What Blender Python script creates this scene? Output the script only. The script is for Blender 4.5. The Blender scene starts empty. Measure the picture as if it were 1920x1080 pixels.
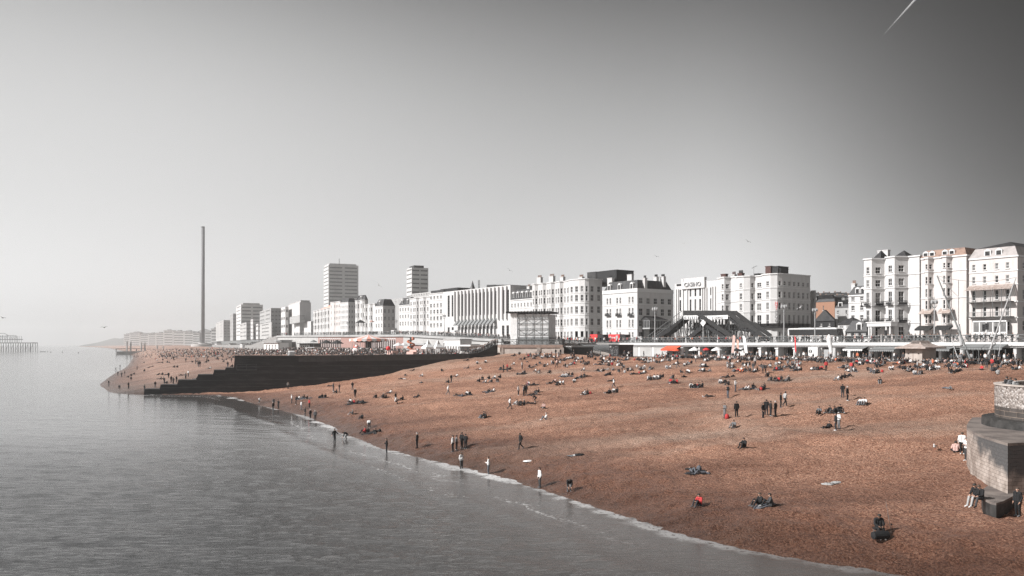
import bpy, math, random
import numpy as np
from mathutils import Vector, Matrix, Euler
from mathutils.bvhtree import BVHTree
R = math.radians
C = bpy.context.scene.collection
scene = bpy.context.scene
rng = random.Random(7)
nrng = np.random.default_rng(11)

# ------------------------------------------------------------------ camera, sky, sun
F, HY, CX, EYE = 1500.0, 645.0, 960.0, 13.0      # focal length in photo pixels, horizon row, centre column, eye height
cam = bpy.data.objects.new('camera', bpy.data.cameras.new('camera')); C.objects.link(cam)
cam.location = (0, 0, EYE); cam.rotation_euler = (R(90), 0, 0)
cam.data.sensor_width = 36; cam.data.lens = 36 * F / 1920
cam.data.shift_y = (HY - 540) / 1920
cam.data.clip_start = 0.5; cam.data.clip_end = 60000
scene.camera = cam
SUN_EL, SUN_X, SUN_Y = R(35), -0.955, -0.297
SUN_AZ = math.atan2(SUN_X, SUN_Y)
world = bpy.data.worlds.new('World'); scene.world = world; world.use_nodes = True
def build_world():
    nt = world.node_tree; N = nt.nodes; L = nt.links
    def nd(t, **k):
        n = N.new(t)
        for a, b in k.items(): setattr(n, a, b)
        return n
    def mth(op, a, b=None, c=None, clamp=False):
        n = nd('ShaderNodeMath', operation=op, use_clamp=clamp)
        for i, v in enumerate((a, b, c)):
            if v is None: continue
            if isinstance(v, (int, float)): n.inputs[i].default_value = v
            else: L.new(v, n.inputs[i])
        return n.outputs[0]
    tc = nd('ShaderNodeTexCoord'); sep = nd('ShaderNodeSeparateXYZ'); L.new(tc.outputs['Generated'], sep.inputs[0])
    zc = mth('MAXIMUM', sep.outputs[2], 0.012)
    cmb = nd('ShaderNodeCombineXYZ'); L.new(sep.outputs[0], cmb.inputs[0]); L.new(sep.outputs[1], cmb.inputs[1]); L.new(zc, cmb.inputs[2])
    sky = nd('ShaderNodeTexSky', sky_type='NISHITA', sun_disc=False, sun_elevation=SUN_EL, sun_rotation=SUN_AZ % (2 * math.pi), dust_density=2)
    L.new(cmb.outputs[0], sky.inputs[0])
    bw = nd('ShaderNodeRGBToBW'); L.new(sky.outputs[0], bw.inputs[0])
    # the air is bright towards the hazy, sunward horizon and deep high up and away from the sun
    x = mth('MINIMUM', mth('MAXIMUM', sep.outputs[0], -0.55), 0.55); z = mth('MINIMUM', zc, 0.42); y = sep.outputs[1]
    x2 = mth('MULTIPLY', x, x); z2 = mth('MULTIPLY', z, z); xr = mth('MAXIMUM', mth('SUBTRACT', x, 0.2), 0.0)
    e = mth('MULTIPLY_ADD', x, 0.442, 0.66)
    for v, c in ((z, -6.259), (x2, 1.942), (mth('MULTIPLY', x, z), -4.018), (z2, 34.266), (mth('MULTIPLY', x2, x), 2.07), (mth('MULTIPLY', x2, z), -7.658),
                 (mth('MULTIPLY', x, z2), -3.247), (mth('MULTIPLY', z2, z), -62.235), (mth('MULTIPLY', xr, xr), -21.323)):
        e = mth('MULTIPLY_ADD', v, c, e)
    ahead = mth('EXPONENT', e); behind = mth('MAXIMUM', mth('MULTIPLY_ADD', zc, -1.6, 1.45), SKYMIN)
    t = mth('MULTIPLY_ADD', y, 2.0, 0.5, True)
    k = mth('ADD', mth('MULTIPLY', ahead, t), mth('MULTIPLY', behind, mth('SUBTRACT', 1.0, t)))
    col = mth('MINIMUM', mth('MULTIPLY', bw.outputs[0], k), SKYMAX)
    L.new(col, N['Background'].inputs['Color']); N['Background'].inputs['Strength'].default_value = 0.1
SKYMIN, SKYMAX = 0.15, 6.8
HAZE = 0.00017
build_world()
sl = bpy.data.lights.new('sun', 'SUN'); sl.energy = 5.0; sl.angle = R(0.5); sl.color = (1.0, 0.985, 0.972)
sun = bpy.data.objects.new('sun', sl); C.objects.link(sun)
sd = Vector((SUN_X * math.cos(SUN_EL), SUN_Y * math.cos(SUN_EL), math.sin(SUN_EL)))
sun.rotation_euler = sd.to_track_quat('Z', 'Y').to_euler()
vs = scene.view_settings; vs.view_transform = 'Standard'; vs.look = 'None'; vs.gamma = 1; vs.exposure = 0.5
scene.cycles.use_denoising = True; scene.cycles.denoising_prefilter = 'NONE'; scene.cycles.denoising_input_passes = 'RGB_ALBEDO_NORMAL'; scene.cycles.max_bounces = 6; scene.cycles.diffuse_bounces = 2; scene.cycles.glossy_bounces = 2; scene.cycles.volume_bounces = 3

# ------------------------------------------------------------------ helpers
def tag(o, label=None, cat=None, group=None, kind=None):
    if label: o['label'] = label
    if cat: o['category'] = cat
    if group: o['group'] = group
    if kind: o['kind'] = kind
    return o
def empty(name, loc=(0, 0, 0), rz=0.0):
    o = bpy.data.objects.new(name, None); C.objects.link(o); o.location = loc; o.rotation_euler = (0, 0, rz)
    o.empty_display_size = 0.5
    return o
class MB:
    def __init__(s): s.v = []; s.f = []; s.m = []
    def poly(s, pts, mi=0):
        b = len(s.v); s.v += [tuple(p) for p in pts]; s.f.append(tuple(range(b, b + len(pts)))); s.m.append(mi)
    def raw(s, vs_, fs_, mi=0):
        b = len(s.v); s.v += [tuple(p) for p in vs_]
        for f in fs_: s.f.append(tuple(b + i for i in f)); s.m.append(mi)
    def box(s, x0, x1, y0, y1, z0, z1, mi=0):
        s.raw([(x0,y0,z0),(x1,y0,z0),(x1,y1,z0),(x0,y1,z0),(x0,y0,z1),(x1,y0,z1),(x1,y1,z1),(x0,y1,z1)],
              [(0,3,2,1),(4,5,6,7),(0,1,5,4),(1,2,6,5),(2,3,7,6),(3,0,4,7)], mi)
    def prism(s, pts, z0, z1, mi=0, top=None):
        n = len(pts); a = [(p[0], p[1], z0) for p in pts]; b = [(p[0], p[1], z1) for p in (top or pts)]
        s.raw(a + b, [tuple(range(n - 1, -1, -1)), tuple(range(n, 2 * n))] + [(i, (i + 1) % n, n + (i + 1) % n, n + i) for i in range(n)], mi)
    def exz(s, pts, y0, y1, mi=0):           # outline in x, z pulled along y
        n = len(pts); a = [(p[0], y0, p[1]) for p in pts]; b = [(p[0], y1, p[1]) for p in pts]
        s.raw(a + b, [tuple(range(n)), tuple(range(2 * n - 1, n - 1, -1))] + [(i, n + i, n + (i + 1) % n, (i + 1) % n) for i in range(n)], mi)
    def tube(s, p0, p1, r0, r1=None, n=8, mi=0):
        r1 = r0 if r1 is None else r1
        p0 = Vector(p0); p1 = Vector(p1); d = p1 - p0
        if d.length < 1e-6: return
        q = d.to_track_quat('Z', 'Y'); vs_ = []
        for p, r in ((p0, r0), (p1, r1)):
            for i in range(n):
                a = 2 * math.pi * i / n; vs_.append(tuple(p + q @ Vector((r * math.cos(a), r * math.sin(a), 0))))
        s.raw(vs_, [tuple(range(n - 1, -1, -1)), tuple(range(n, 2 * n))] + [(i, (i + 1) % n, n + (i + 1) % n, n + i) for i in range(n)], mi)
    def lathe(s, prof, c=(0, 0), n=16, mi=0):
        b = []; k = len(prof)
        for r, z in prof:
            for i in range(n):
                a = 2 * math.pi * i / n; b.append((c[0] + r * math.cos(a), c[1] + r * math.sin(a), z))
        fs = [tuple(range(n - 1, -1, -1)), tuple(range((k - 1) * n, k * n))]
        for j in range(k - 1):
            for i in range(n): fs.append((j*n+i, j*n+(i+1) % n, (j+1)*n+(i+1) % n, (j+1)*n+i))
        s.raw(b, fs, mi)
    def mesh(s, name, mats):
        me = bpy.data.meshes.new(name); me.from_pydata(s.v, [], s.f)
        for m in (mats if isinstance(mats, (list, tuple)) else [mats]): me.materials.append(m)
        if any(s.m): me.polygons.foreach_set('material_index', s.m)
        me.update(); return me
    def build(s, name, mats, parent=None, loc=None, rz=None, smooth=False):
        me = s.mesh(name, mats)
        if smooth: me.polygons.foreach_set('use_smooth', [True] * len(me.polygons))
        o = bpy.data.objects.new(name, me); C.objects.link(o)
        if parent: o.parent = parent
        if loc is not None: o.location = loc
        if rz is not None: o.rotation_euler = (0, 0, rz)
        return o
def inst(name, me, parent=None, loc=(0, 0, 0), rz=0.0):
    o = bpy.data.objects.new(name, me); C.objects.link(o)
    if parent: o.parent = parent
    o.location = loc; o.rotation_euler = (0, 0, rz); return o
def copy_tree(o, parent=None):
    c = o.copy(); C.objects.link(c)
    if parent: c.parent = parent
    for ch in list(o.children): copy_tree(ch, c)
    return c
def text_part(txt, size, depth, mat, name, parent, loc, rot, sx=1.0):
    cu = bpy.data.curves.new(name, 'FONT'); cu.body = txt; cu.size = size; cu.extrude = depth; cu.align_x = 'CENTER'
    t = bpy.data.objects.new('tmp', cu); C.objects.link(t)
    bpy.context.view_layer.update()
    me = bpy.data.meshes.new_from_object(t.evaluated_get(bpy.context.evaluated_depsgraph_get()))
    bpy.data.objects.remove(t); me.materials.clear(); me.materials.append(mat)
    o = inst(name, me, parent, loc); o.rotation_euler = rot; o.scale = (sx, 1, 1); return o

# ------------------------------------------------------------------ materials
def mat(name, col, rough=0.8, noise=None, bump=None, metal=0.0, spec=0.4, alpha=None):
    """noise=(scale, colour2, lo, hi[, stretch]) mixes a second colour; bump=(scale, distance)"""
    m = bpy.data.materials.new(name); m.use_nodes = True; nt = m.node_tree; N = nt.nodes; L = nt.links
    b = N['Principled BSDF']; b.inputs['Base Color'].default_value = (*col, 1); b.inputs['Roughness'].default_value = rough
    b.inputs['Metallic'].default_value = metal; b.inputs['Specular IOR Level'].default_value = spec
    if noise or bump:
        tc = N.new('ShaderNodeTexCoord')
    if noise:
        mp = N.new('ShaderNodeMapping'); L.new(tc.outputs['Object'], mp.inputs[0])
        st = noise[4] if len(noise) > 4 else (1, 1, 1); mp.inputs['Scale'].default_value = st
        nz = N.new('ShaderNodeTexNoise'); nz.inputs['Scale'].default_value = noise[0]; nz.inputs['Detail'].default_value = 5; nz.inputs['Roughness'].default_value = 0.65
        L.new(mp.outputs[0], nz.inputs['Vector'])
        rp = N.new('ShaderNodeMapRange'); rp.inputs['From Min'].default_value = noise[2]; rp.inputs['From Max'].default_value = noise[3]
        L.new(nz.outputs['Fac'], rp.inputs['Value'])
        mx = N.new('ShaderNodeMix'); mx.data_type = 'RGBA'; mx.inputs['A'].default_value = (*col, 1); mx.inputs['B'].default_value = (*noise[1], 1)
        L.new(rp.outputs[0], mx.inputs['Factor']); L.new(mx.outputs['Result'], b.inputs['Base Color'])
    if bump:
        n2 = N.new('ShaderNodeTexNoise'); n2.inputs['Scale'].default_value = bump[0]; n2.inputs['Detail'].default_value = 4
        L.new(tc.outputs['Object'], n2.inputs['Vector'])
        bp = N.new('ShaderNodeBump'); bp.inputs['Distance'].default_value = bump[1]; bp.inputs['Strength'].default_value = 1
        L.new(n2.outputs['Fac'], bp.inputs['Height']); L.new(bp.outputs[0], b.inputs['Normal'])
    return m
g = lambda x: (x, x, x)
M = {}
M['stucco'] = mat('white_stucco', (.53, .518, .51), .75, (.6, (.43, .41, .395), .50, .80, (1, 1, .16)), (3, .02))
M['stucco_pink'] = mat('pale_pink_stucco', (.53, .492, .474), .75, (.6, (.43, .365, .34), .50, .80, (1, 1, .16)), (3, .02))
M['stucco_grey'] = mat('grey_render', (.36, .355, .35), .8, (.2, (.27, .265, .26), .45, .7, (1, 1, .4)), (3, .02))
M['concrete'] = mat('pale_concrete', (.42, .41, .40), .8, (.15, (.34, .33, .32), .45, .7), (2, .02))
M['pale_panel'] = mat('pale_concrete_panels', (.58, .57, .56), .8, (.15, (.48, .47, .46), .45, .7), (2, .02))  # far walls only; distance haze is put into this pale colour
M['trim'] = mat('white_trim', (.60, .588, .58), .6, (1.5, (.55, .535, .52), .55, .8))
M['glass'] = mat('dark_window_glass', (.018, .018, .019), .2, (.4, (.045, .045, .045), .45, .6), spec=.22)
M['glass_pale'] = mat('curtained_window_glass', (.13, .127, .124), .3, (1.2, (.22, .215, .21), .45, .6, (2, 2, .3)))
M['slate'] = mat('dark_slate', (.03, .03, .032), .55, (.8, (.055, .053, .052), .45, .65), (6, .02))
M['slate_pale'] = mat('pale_slate', (.34, .31, .30), .7, (.8, (.25, .23, .22), .45, .65), (6, .02))
M['tile_brown'] = mat('brown_roof_tile', (.27, .18, .14), .75, (.9, (.17, .11, .09), .42, .62), (6, .03))
M['brick'] = mat('orange_brick', (.36, .20, .135), .85, (5, (.27, .14, .09), .42, .62), (8, .02))
M['brick_dark'] = mat('dark_red_brick', (.10, .05, .045), .85, (5, (.06, .035, .03), .42, .62))
M['black'] = mat('black_paint', (.014, .014, .015), .5, (1.5, (.03, .03, .03), .5, .75))
M['iron'] = mat('grey_painted_iron', (.13, .135, .135), .5, (2, (.08, .08, .08), .5, .7))
M['iron_pale'] = mat('pale_painted_iron', (.36, .36, .36), .5, (2, (.26, .26, .26), .5, .7))
M['steel'] = mat('matt_steel_cladding', (.20, .20, .205), .7, (3, (.15, .15, .15), .45, .65, (1, 1, .05)))
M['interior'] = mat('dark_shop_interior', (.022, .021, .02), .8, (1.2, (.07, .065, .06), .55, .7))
M['red'] = mat('bright_red_paint', (.62, .035, .04), .5, (2, (.5, .03, .035), .45, .65))
M['orange'] = mat('orange_red_canvas', (.72, .11, .055), .7, (3, (.6, .09, .045), .45, .65))
M['coral'] = mat('coral_brick', (.36, .22, .195), .8, (2.5, (.25, .155, .135), .42, .62))
M['pinkred'] = mat('faded_red_canvas', (.66, .28, .22), .75, (3, (.75, .45, .36), .45, .65))
M['canvas'] = mat('white_canvas', (.66, .65, .645), .75, (2, (.62, .61, .60), .45, .7))
M['canvas_grey'] = mat('grey_canvas', (.20, .205, .205), .75, (2, (.14, .14, .14), .45, .7))
M['canvas_black'] = mat('black_canvas', (.02, .02, .02), .8, (2, (.035, .035, .035), .45, .7))
M['copper'] = mat('weathered_copper_roof', (.30, .235, .205), .6, (1.2, (.42, .36, .33), .42, .62), (8, .03))
M['wood_dark'] = mat('dark_timber', (.06, .055, .05), .8, (2, (.10, .09, .085), .45, .65))
M['mesh_grey'] = mat('grey_scaffold_sheeting', (.64, .635, .63), .8, (.7, (.47, .465, .46), .4, .65), (1.5, .1))
M['mesh_white'] = mat('white_scaffold_sheeting', (.72, .71, .70), .75, (.9, (.58, .57, .56), .45, .65), (1.5, .1))
M['paving'] = mat('grey_paving', (.26, .25, .24), .85, (.7, (.20, .19, .185), .42, .62))
M['asphalt'] = mat('asphalt', (.055, .055, .055), .9, (1.2, (.075, .075, .075), .42, .62))
M['marking'] = mat('road_paint', g(.7), .7, (2, g(.5), .5, .75))
M['land'] = mat('town_ground', (.11, .105, .10), .95, (.03, (.16, .155, .15), .42, .62))
M['hill'] = mat('far_hills', (.10, .10, .098), .95, (.01, (.14, .14, .135), .42, .62))
M['stone'] = mat('pale_stone_blocks', (.44, .385, .345), .85, (.6, (.33, .29, .26), .42, .65), (4, .03))
M['stone_brown'] = mat('brown_stone_coping', (.27, .19, .155), .85, (1.2, (.19, .14, .12), .42, .65), (4, .03))
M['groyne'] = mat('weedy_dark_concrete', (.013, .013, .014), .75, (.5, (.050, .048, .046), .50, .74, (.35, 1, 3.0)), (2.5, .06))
M['groyne_top'] = mat('worn_concrete_coping', (.055, .054, .053), .85, (1.2, (.035, .034, .033), .45, .7), (6, .05))
M['rust'] = mat('rusty_ironwork', (.10, .10, .098), .85, (1, (.15, .145, .14), .42, .62))
M['skin'] = mat('skin', (.50, .31, .235), .6, (4, (.44, .26, .19), .42, .62))
M['skin_dark'] = mat('brown_skin', (.17, .09, .06), .6, (4, (.14, .075, .05), .42, .62))
M['hair_dark'] = mat('dark_hair', (.018, .015, .013), .6, (30, (.03, .025, .02), .42, .62, (1, 1, .2)))
M['hair_brown'] = mat('brown_hair', (.05, .036, .027), .6, (30, (.075, .05, .035), .42, .62, (1, 1, .2)))
M['hair_grey'] = mat('pale_hair', (.45, .43, .41), .6, (30, (.36, .34, .32), .42, .62, (1, 1, .2)))
for n_, c_ in (('k', (.012, .012, .013)), ('n', (.022, .023, .027)), ('g', (.16, .16, .165)), ('d', (.05, .05, .052)), ('w', (.68, .67, .66)),
               ('r', (.46, .045, .045)), ('o', (.55, .16, .08)), ('p', (.55, .37, .33)), ('j', (.10, .105, .12)), ('l', (.36, .355, .35))):
    M['cl_' + n_] = mat('cloth_' + n_, c_, .85, (9, tuple(x * .75 for x in c_), .42, .62), (40, .006))
M['feather_white'] = mat('white_feathers', g(.7), .8, (20, g(.5), .45, .65))
M['feather_dark'] = mat('dark_feathers', g(.08), .8, (20, g(.05), .45, .65))

# ------------------------------------------------------------------ the lie of the land (metres; sea level is 0)
A1 = Vector((-.5708, .8211)); I1 = Vector((.8211, .5708)); B0 = Vector((116, 185))
A2 = Vector((-.4000, .9165)); I2 = Vector((.9165, .4000)); P400 = B0 + A1 * 400
def coast(u, v):
    if u <= 400: p = B0 + A1 * u
    else: p = P400 + A2 * (u - 400)
    t = min(max((u - 360) / 80, 0), 1); n = (I1 * (1 - t) + I2 * t).normalized()
    return p + n * v
def pxof(p): return CX + F * p[0] / p[1]
def upx(px, v):
    lo, hi = -90.0, 3000.0
    for _ in range(50):
        m_ = (lo + hi) / 2
        if pxof(coast(m_, v)) > px: lo = m_
        else: hi = m_
    return (lo + hi) / 2
def zpx(py, Y): return EYE - (py - HY) / F * Y
ZP, ZL = 13.3, 9.55           # promenade and lower esplanade levels
def ZPu(u): return ZP + min(max((u - 112) / 120, 0), 1) * 3.9 + min(max((u - 240) / 160, 0), 1) * 1.0 - min(max((u - 400) / 150, 0), 1) * 6.2   # the road climbs to the west

def vnoise(x, y, seed=0):
    x = np.asarray(x, float); y = np.asarray(y, float); xi = np.floor(x).astype(np.int64); yi = np.floor(y).astype(np.int64)
    xf = x - xi; yf = y - yi; xf = xf * xf * (3 - 2 * xf); yf = yf * yf * (3 - 2 * yf)
    def h(a, b):
        n = (a * 374761393 + b * 668265263 + seed * 144665) & 0x7fffffff
        n = ((n ^ (n >> 13)) * 1274126177) & 0x7fffffff
        return ((n ^ (n >> 16)) & 0xffff) / 65535.0
    return (h(xi, yi) * (1 - xf) + h(xi + 1, yi) * xf) * (1 - yf) + (h(xi, yi + 1) * (1 - xf) + h(xi + 1, yi + 1) * xf) * yf
def resample(pts, n, smooth=2):
    p = np.array(pts, float)
    for _ in range(smooth):
        q = [p[0]]
        for a, b in zip(p[:-1], p[1:]): q += [.75 * a + .25 * b, .25 * a + .75 * b]
        q.append(p[-1]); p = np.array(q)
    d = np.r_[0, np.cumsum(np.linalg.norm(np.diff(p, axis=0), axis=1))]
    t = np.linspace(0, d[-1], n)
    return np.c_[np.interp(t, d, p[:, 0]), np.interp(t, d, p[:, 1])]
SHORE_NEAR = [(61, 12.5), (46, 25.5), (35.2, 34.8), (27.3, 40.8), (22.1, 45.1), (19.3, 47.2), (11.6, 54.0), (5.6, 65.9), (0, 76), (-9.7, 90.7), (-20, 106), (-28.5, 126), (-36.6, 144), (-55.7, 174), (-73, 203.5), (-86, 203.8), (-93, 206.6)]
TOP_NEAR = [tuple(coast(-85, -50)), tuple(coast(-40, -50)), tuple(coast(0, -50)), tuple(coast(40, -50)), tuple(coast(72, -50)), (14, 227), (-3.5, 233.5)]
SHORE_FAR = [(-74, 213.2), (-88, 209.3), (-97.5, 206.8), (-103, 209.5), (-110, 218), (-116, 229), (-130, 252), (-142, 278), (-176, 354), (-209, 433), (-266, 557), (-369, 780), (-489, 1026), (-628, 1300), (-796, 1625), (-1411, 2785), (-2400, 4400)]
TOP_FAR = [(-3.5, 233.4)] + [tuple(coast(u, -52)) for u in (130, 200, 300, 400, 520, 700, 900, 1200, 1600, 2200, 3000, 4200, 5600)]
def strip(name, S, T, ns, nt, prof, ztop, mat_, rough=0.0, tpow=1.0, sub=None, spow=1.0):
    S = resample(S, 2000); T = resample(T, 2000)
    si = np.linspace(0, 1, ns) ** spow * 1999; S = np.c_[np.interp(si, range(2000), S[:, 0]), np.interp(si, range(2000), S[:, 1])]
    T = np.c_[np.interp(si, range(2000), T[:, 0]), np.interp(si, range(2000), T[:, 1])]
    t = -.05 + 1.05 * np.linspace(0, 1, nt) ** tpow
    X = S[:, None, 0] * (1 - t) + T[:, None, 0] * t; Y = S[:, None, 1] * (1 - t) + T[:, None, 1] * t
    Z = prof(np.linspace(0, 1, ns)[:, None], t[None, :], X, Y)
    if rough:
        D = np.clip(1.25 - np.hypot(X, Y) / 330, .25, 1)
        fade = np.clip(t / .05 + .45, 0, 1)[None, :] * np.clip((1 - t) / .03, 0, 1)[None, :]
        n = (vnoise(X / .66, Y / .66, 1) - .5) * .30 + (vnoise(X / 1.5, Y / 1.5, 2) - .5) * .22 + (vnoise(X / 9, Y / 9, 3) - .5) * .45 + (vnoise(X / 26, Y / 26, 4) - .5) * .6
        wob = (vnoise(X / 17, Y / 17, 12) - .5) * .07
        for tc_, am in ((.16, .22), (.30, .30), (.47, .34), (.66, .28)):
            q = t[None, :] - tc_ - wob - .02 * np.sin(X / 23 + tc_ * 9); n = n + am * np.exp(-(q / .018) ** 2) - am * .6 * np.exp(-((q + .035) / .02) ** 2)
        Z = Z + n * rough * D * fade
    W_ = np.linalg.norm(S - T, axis=1)[:, None] * t[None, :]
    v = np.stack([X, Y, Z], -1).reshape(-1, 3)
    idx = np.arange(ns * nt).reshape(ns, nt)
    f = np.stack([idx[:-1, :-1], idx[1:, :-1], idx[1:, 1:], idx[:-1, 1:]], -1).reshape(-1, 4)
    me = bpy.data.meshes.new(name)
    me.vertices.add(len(v)); me.vertices.foreach_set('co', v.astype(np.float32).ravel())
    me.loops.add(f.size); me.loops.foreach_set('vertex_index', f.ravel().astype(np.int32))
    me.polygons.add(len(f)); me.polygons.foreach_set('loop_start', np.arange(0, f.size, 4, dtype=np.int32)); me.polygons.foreach_set('loop_total', np.full(len(f), 4, np.int32))
    at = me.attributes.new('inland', 'FLOAT', 'POINT'); at.data.foreach_set('value', W_.astype(np.float32).ravel())
    me.update(calc_edges=True); me.validate()
    if me.polygons[0].normal.z < 0: me.flip_normals()
    me.polygons.foreach_set('use_smooth', [True] * len(me.polygons))
    me.materials.append(mat_)
    o = bpy.data.objects.new(name, me); C.objects.link(o); tag(o, kind='structure')
    bv = BVHTree.FromPolygons([tuple(x) for x in v], [tuple(x) for x in f.tolist()])
    return o, bv
def beach_mat():
    m = bpy.data.materials.new('brown_shingle'); m.use_nodes = True; nt = m.node_tree; N = nt.nodes; L = nt.links; b = N['Principled BSDF']
    geo = N.new('ShaderNodeNewGeometry')
    def noise(sc, det=4, rg=.6, st=None):
        n = N.new('ShaderNodeTexNoise'); n.inputs['Scale'].default_value = sc; n.inputs['Detail'].default_value = det; n.inputs['Roughness'].default_value = rg
        if st:
            mp = N.new('ShaderNodeMapping'); mp.inputs['Scale'].default_value = st; mp.inputs['Rotation'].default_value = (0, 0, R(-34)); L.new(geo.outputs['Position'], mp.inputs[0]); L.new(mp.outputs[0], n.inputs[0])
        else: L.new(geo.outputs['Position'], n.inputs[0])
        return n.outputs['Fac']
    def ramp(fac, *st):
        r = N.new('ShaderNodeValToRGB'); e = r.color_ramp.elements
        e[0].position, e[0].color = st[0][0], (*st[0][1], 1); e[1].position, e[1].color = st[-1][0], (*st[-1][1], 1)
        for p, c in st[1:-1]:
            x = e.new(p); x.color = (*c, 1)
        L.new(fac, r.inputs[0]); return r.outputs[0]
    def mix(f, a, c, mode='MIX'):
        x = N.new('ShaderNodeMix'); x.data_type = 'RGBA'; x.blend_type = mode
        if isinstance(f, float): x.inputs['Factor'].default_value = f
        else: L.new(f, x.inputs['Factor'])
        for s_, k_ in ((a, 'A'), (c, 'B')):
            if isinstance(s_, tuple): x.inputs[k_].default_value = (*s_, 1)
            else: L.new(s_, x.inputs[k_])
        return x.outputs['Result']
    base = ramp(noise(5.6, 6, .78), (.34, (.05, .020, .012)), (.45, (.29, .135, .083)), (.52, (.49, .258, .17)), (.60, (.60, .365, .26)), (.72, (.84, .66, .55)))
    pale = ramp(noise(.05, 4, .6, (.28, 1.3, 1)), (.52, (0, 0, 0)), (.70, (1, 1, 1)))
    pf = N.new('ShaderNodeMath'); pf.operation = 'MULTIPLY'; pf.inputs[1].default_value = .72; L.new(pale, pf.inputs[0])
    col = mix(pf.outputs[0], base, ramp(noise(8.5, 5, .75), (.34, (.10, .06, .045)), (.5, (.42, .30, .235)), (.66, (.70, .57, .48))))
    dk = ramp(noise(.09, 5, .65, (.45, 1.4, 1)), (.42, (1.12, 1.10, 1.08)), (.68, (.60, .53, .49)))
    col = mix(1.0, col, dk, 'MULTIPLY')
    at = N.new('ShaderNodeAttribute'); at.attribute_name = 'inland'
    ad = N.new('ShaderNodeMath'); ad.operation = 'MULTIPLY_ADD'; L.new(noise(.35, 3), ad.inputs[0]); ad.inputs[1].default_value = -6.0; L.new(at.outputs['Fac'], ad.inputs[2])
    wet = N.new('ShaderNodeMapRange'); wet.inputs['From Min'].default_value = -2; wet.inputs['From Max'].default_value = 13; L.new(ad.outputs[0], wet.inputs['Value'])
    wc = ramp(wet.outputs[0], (0, (.34, .30, .28)), (.30, (.55, .49, .46)), (1, (1, 1, 1)))
    col = mix(1.0, col, wc, 'MULTIPLY'); L.new(col, b.inputs['Base Color'])
    rr = N.new('ShaderNodeMapRange'); rr.inputs['To Min'].default_value = .32; rr.inputs['To Max'].default_value = .9; L.new(wet.outputs[0], rr.inputs['Value']); L.new(rr.outputs[0], b.inputs['Roughness'])
    hs = N.new('ShaderNodeMath'); hs.operation = 'MULTIPLY_ADD'; L.new(noise(1.7, 5, .65, (.75, 1.4, 1)), hs.inputs[0]); hs.inputs[1].default_value = 1.0
    L.new(noise(6.5, 4, .7), hs.inputs[2])
    bp = N.new('ShaderNodeBump'); bp.inputs['Distance'].default_value = .52; bp.inputs['Strength'].default_value = 1.0; L.new(hs.outputs[0], bp.inputs['Height']); L.new(bp.outputs[0], b.inputs['Normal'])
    return m
M['beach'] = beach_mat()
PT = np.array([-.05, 0, .05, .17, .27, .42, .6, .8, 1.0]); PZ = np.array([-.9, 0, .135, .27, .39, .55, .72, .88, 1.0])
GT = np.array([-.05, .02, .19, .26, .43, .61, .71, .81, .94, 1.0]); GZ = np.array([-.6, -.15, .02, .35, 1.8, 4.4, 6.5, 8.7, 9.4, 10.5])
def prof_near(s, t, X, Y):
    zt = 9.55 + np.clip((s - .86) / .14, 0, 1) * .7
    main = np.where(PZ[0] == PZ[0], np.interp(t, PT, PZ), 0) * zt
    main = np.where(t < 0, np.interp(t, PT, PZ) * 1.0, main)
    k = np.clip((s - .80) / .17, 0, 1); k = k * k * (3 - 2 * k)
    return main * (1 - k) + np.interp(t, GT, GZ) * k
FT = np.array([-.05, 0, .10, .16, .25, .45, .7, 1.0]); FZ = np.array([-1.0, 0, .24, .42, .62, .80, .92, 1.0])
def prof_far(s, t, X, Y):
    z = np.interp(t, FT, FZ); return np.where(t < 0, z, z * 9.5)
beach, BV_N = strip('beach', SHORE_NEAR, TOP_NEAR, 620, 330, prof_near, 0, M['beach'], 1.0, 1.15)
M['far_beach'] = M['beach'].copy(); M['far_beach'].name = 'pale_far_shingle'  # copy of the shingle; the greying of distance haze is put into its colour
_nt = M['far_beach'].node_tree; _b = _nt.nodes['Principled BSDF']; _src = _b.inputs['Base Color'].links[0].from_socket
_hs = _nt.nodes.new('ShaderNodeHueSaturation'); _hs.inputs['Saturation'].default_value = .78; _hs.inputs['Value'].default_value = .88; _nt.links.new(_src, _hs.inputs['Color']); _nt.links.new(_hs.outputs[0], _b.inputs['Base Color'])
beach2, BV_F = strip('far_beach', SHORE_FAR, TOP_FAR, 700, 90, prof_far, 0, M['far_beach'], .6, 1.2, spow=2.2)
def ray(px, py, bvs=None):
    d = Vector(((px - CX) / F, 1, -(py - HY) / F)).normalized(); best = None
    for bv in (bvs or (BV_N, BV_F)):
        h = bv.ray_cast(Vector((0, 0, EYE)), d)
        if h[0] is not None and (best is None or h[3] < best[3]): best = h
    return best[0] if best else None
def ground(x, y, bvs=None):
    for bv in (bvs or (BV_N, BV_F)):
        h = bv.ray_cast(Vector((x, y, 60)), Vector((0, 0, -1)))
        if h[0] is not None: return h[0].z
    return ZL

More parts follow.
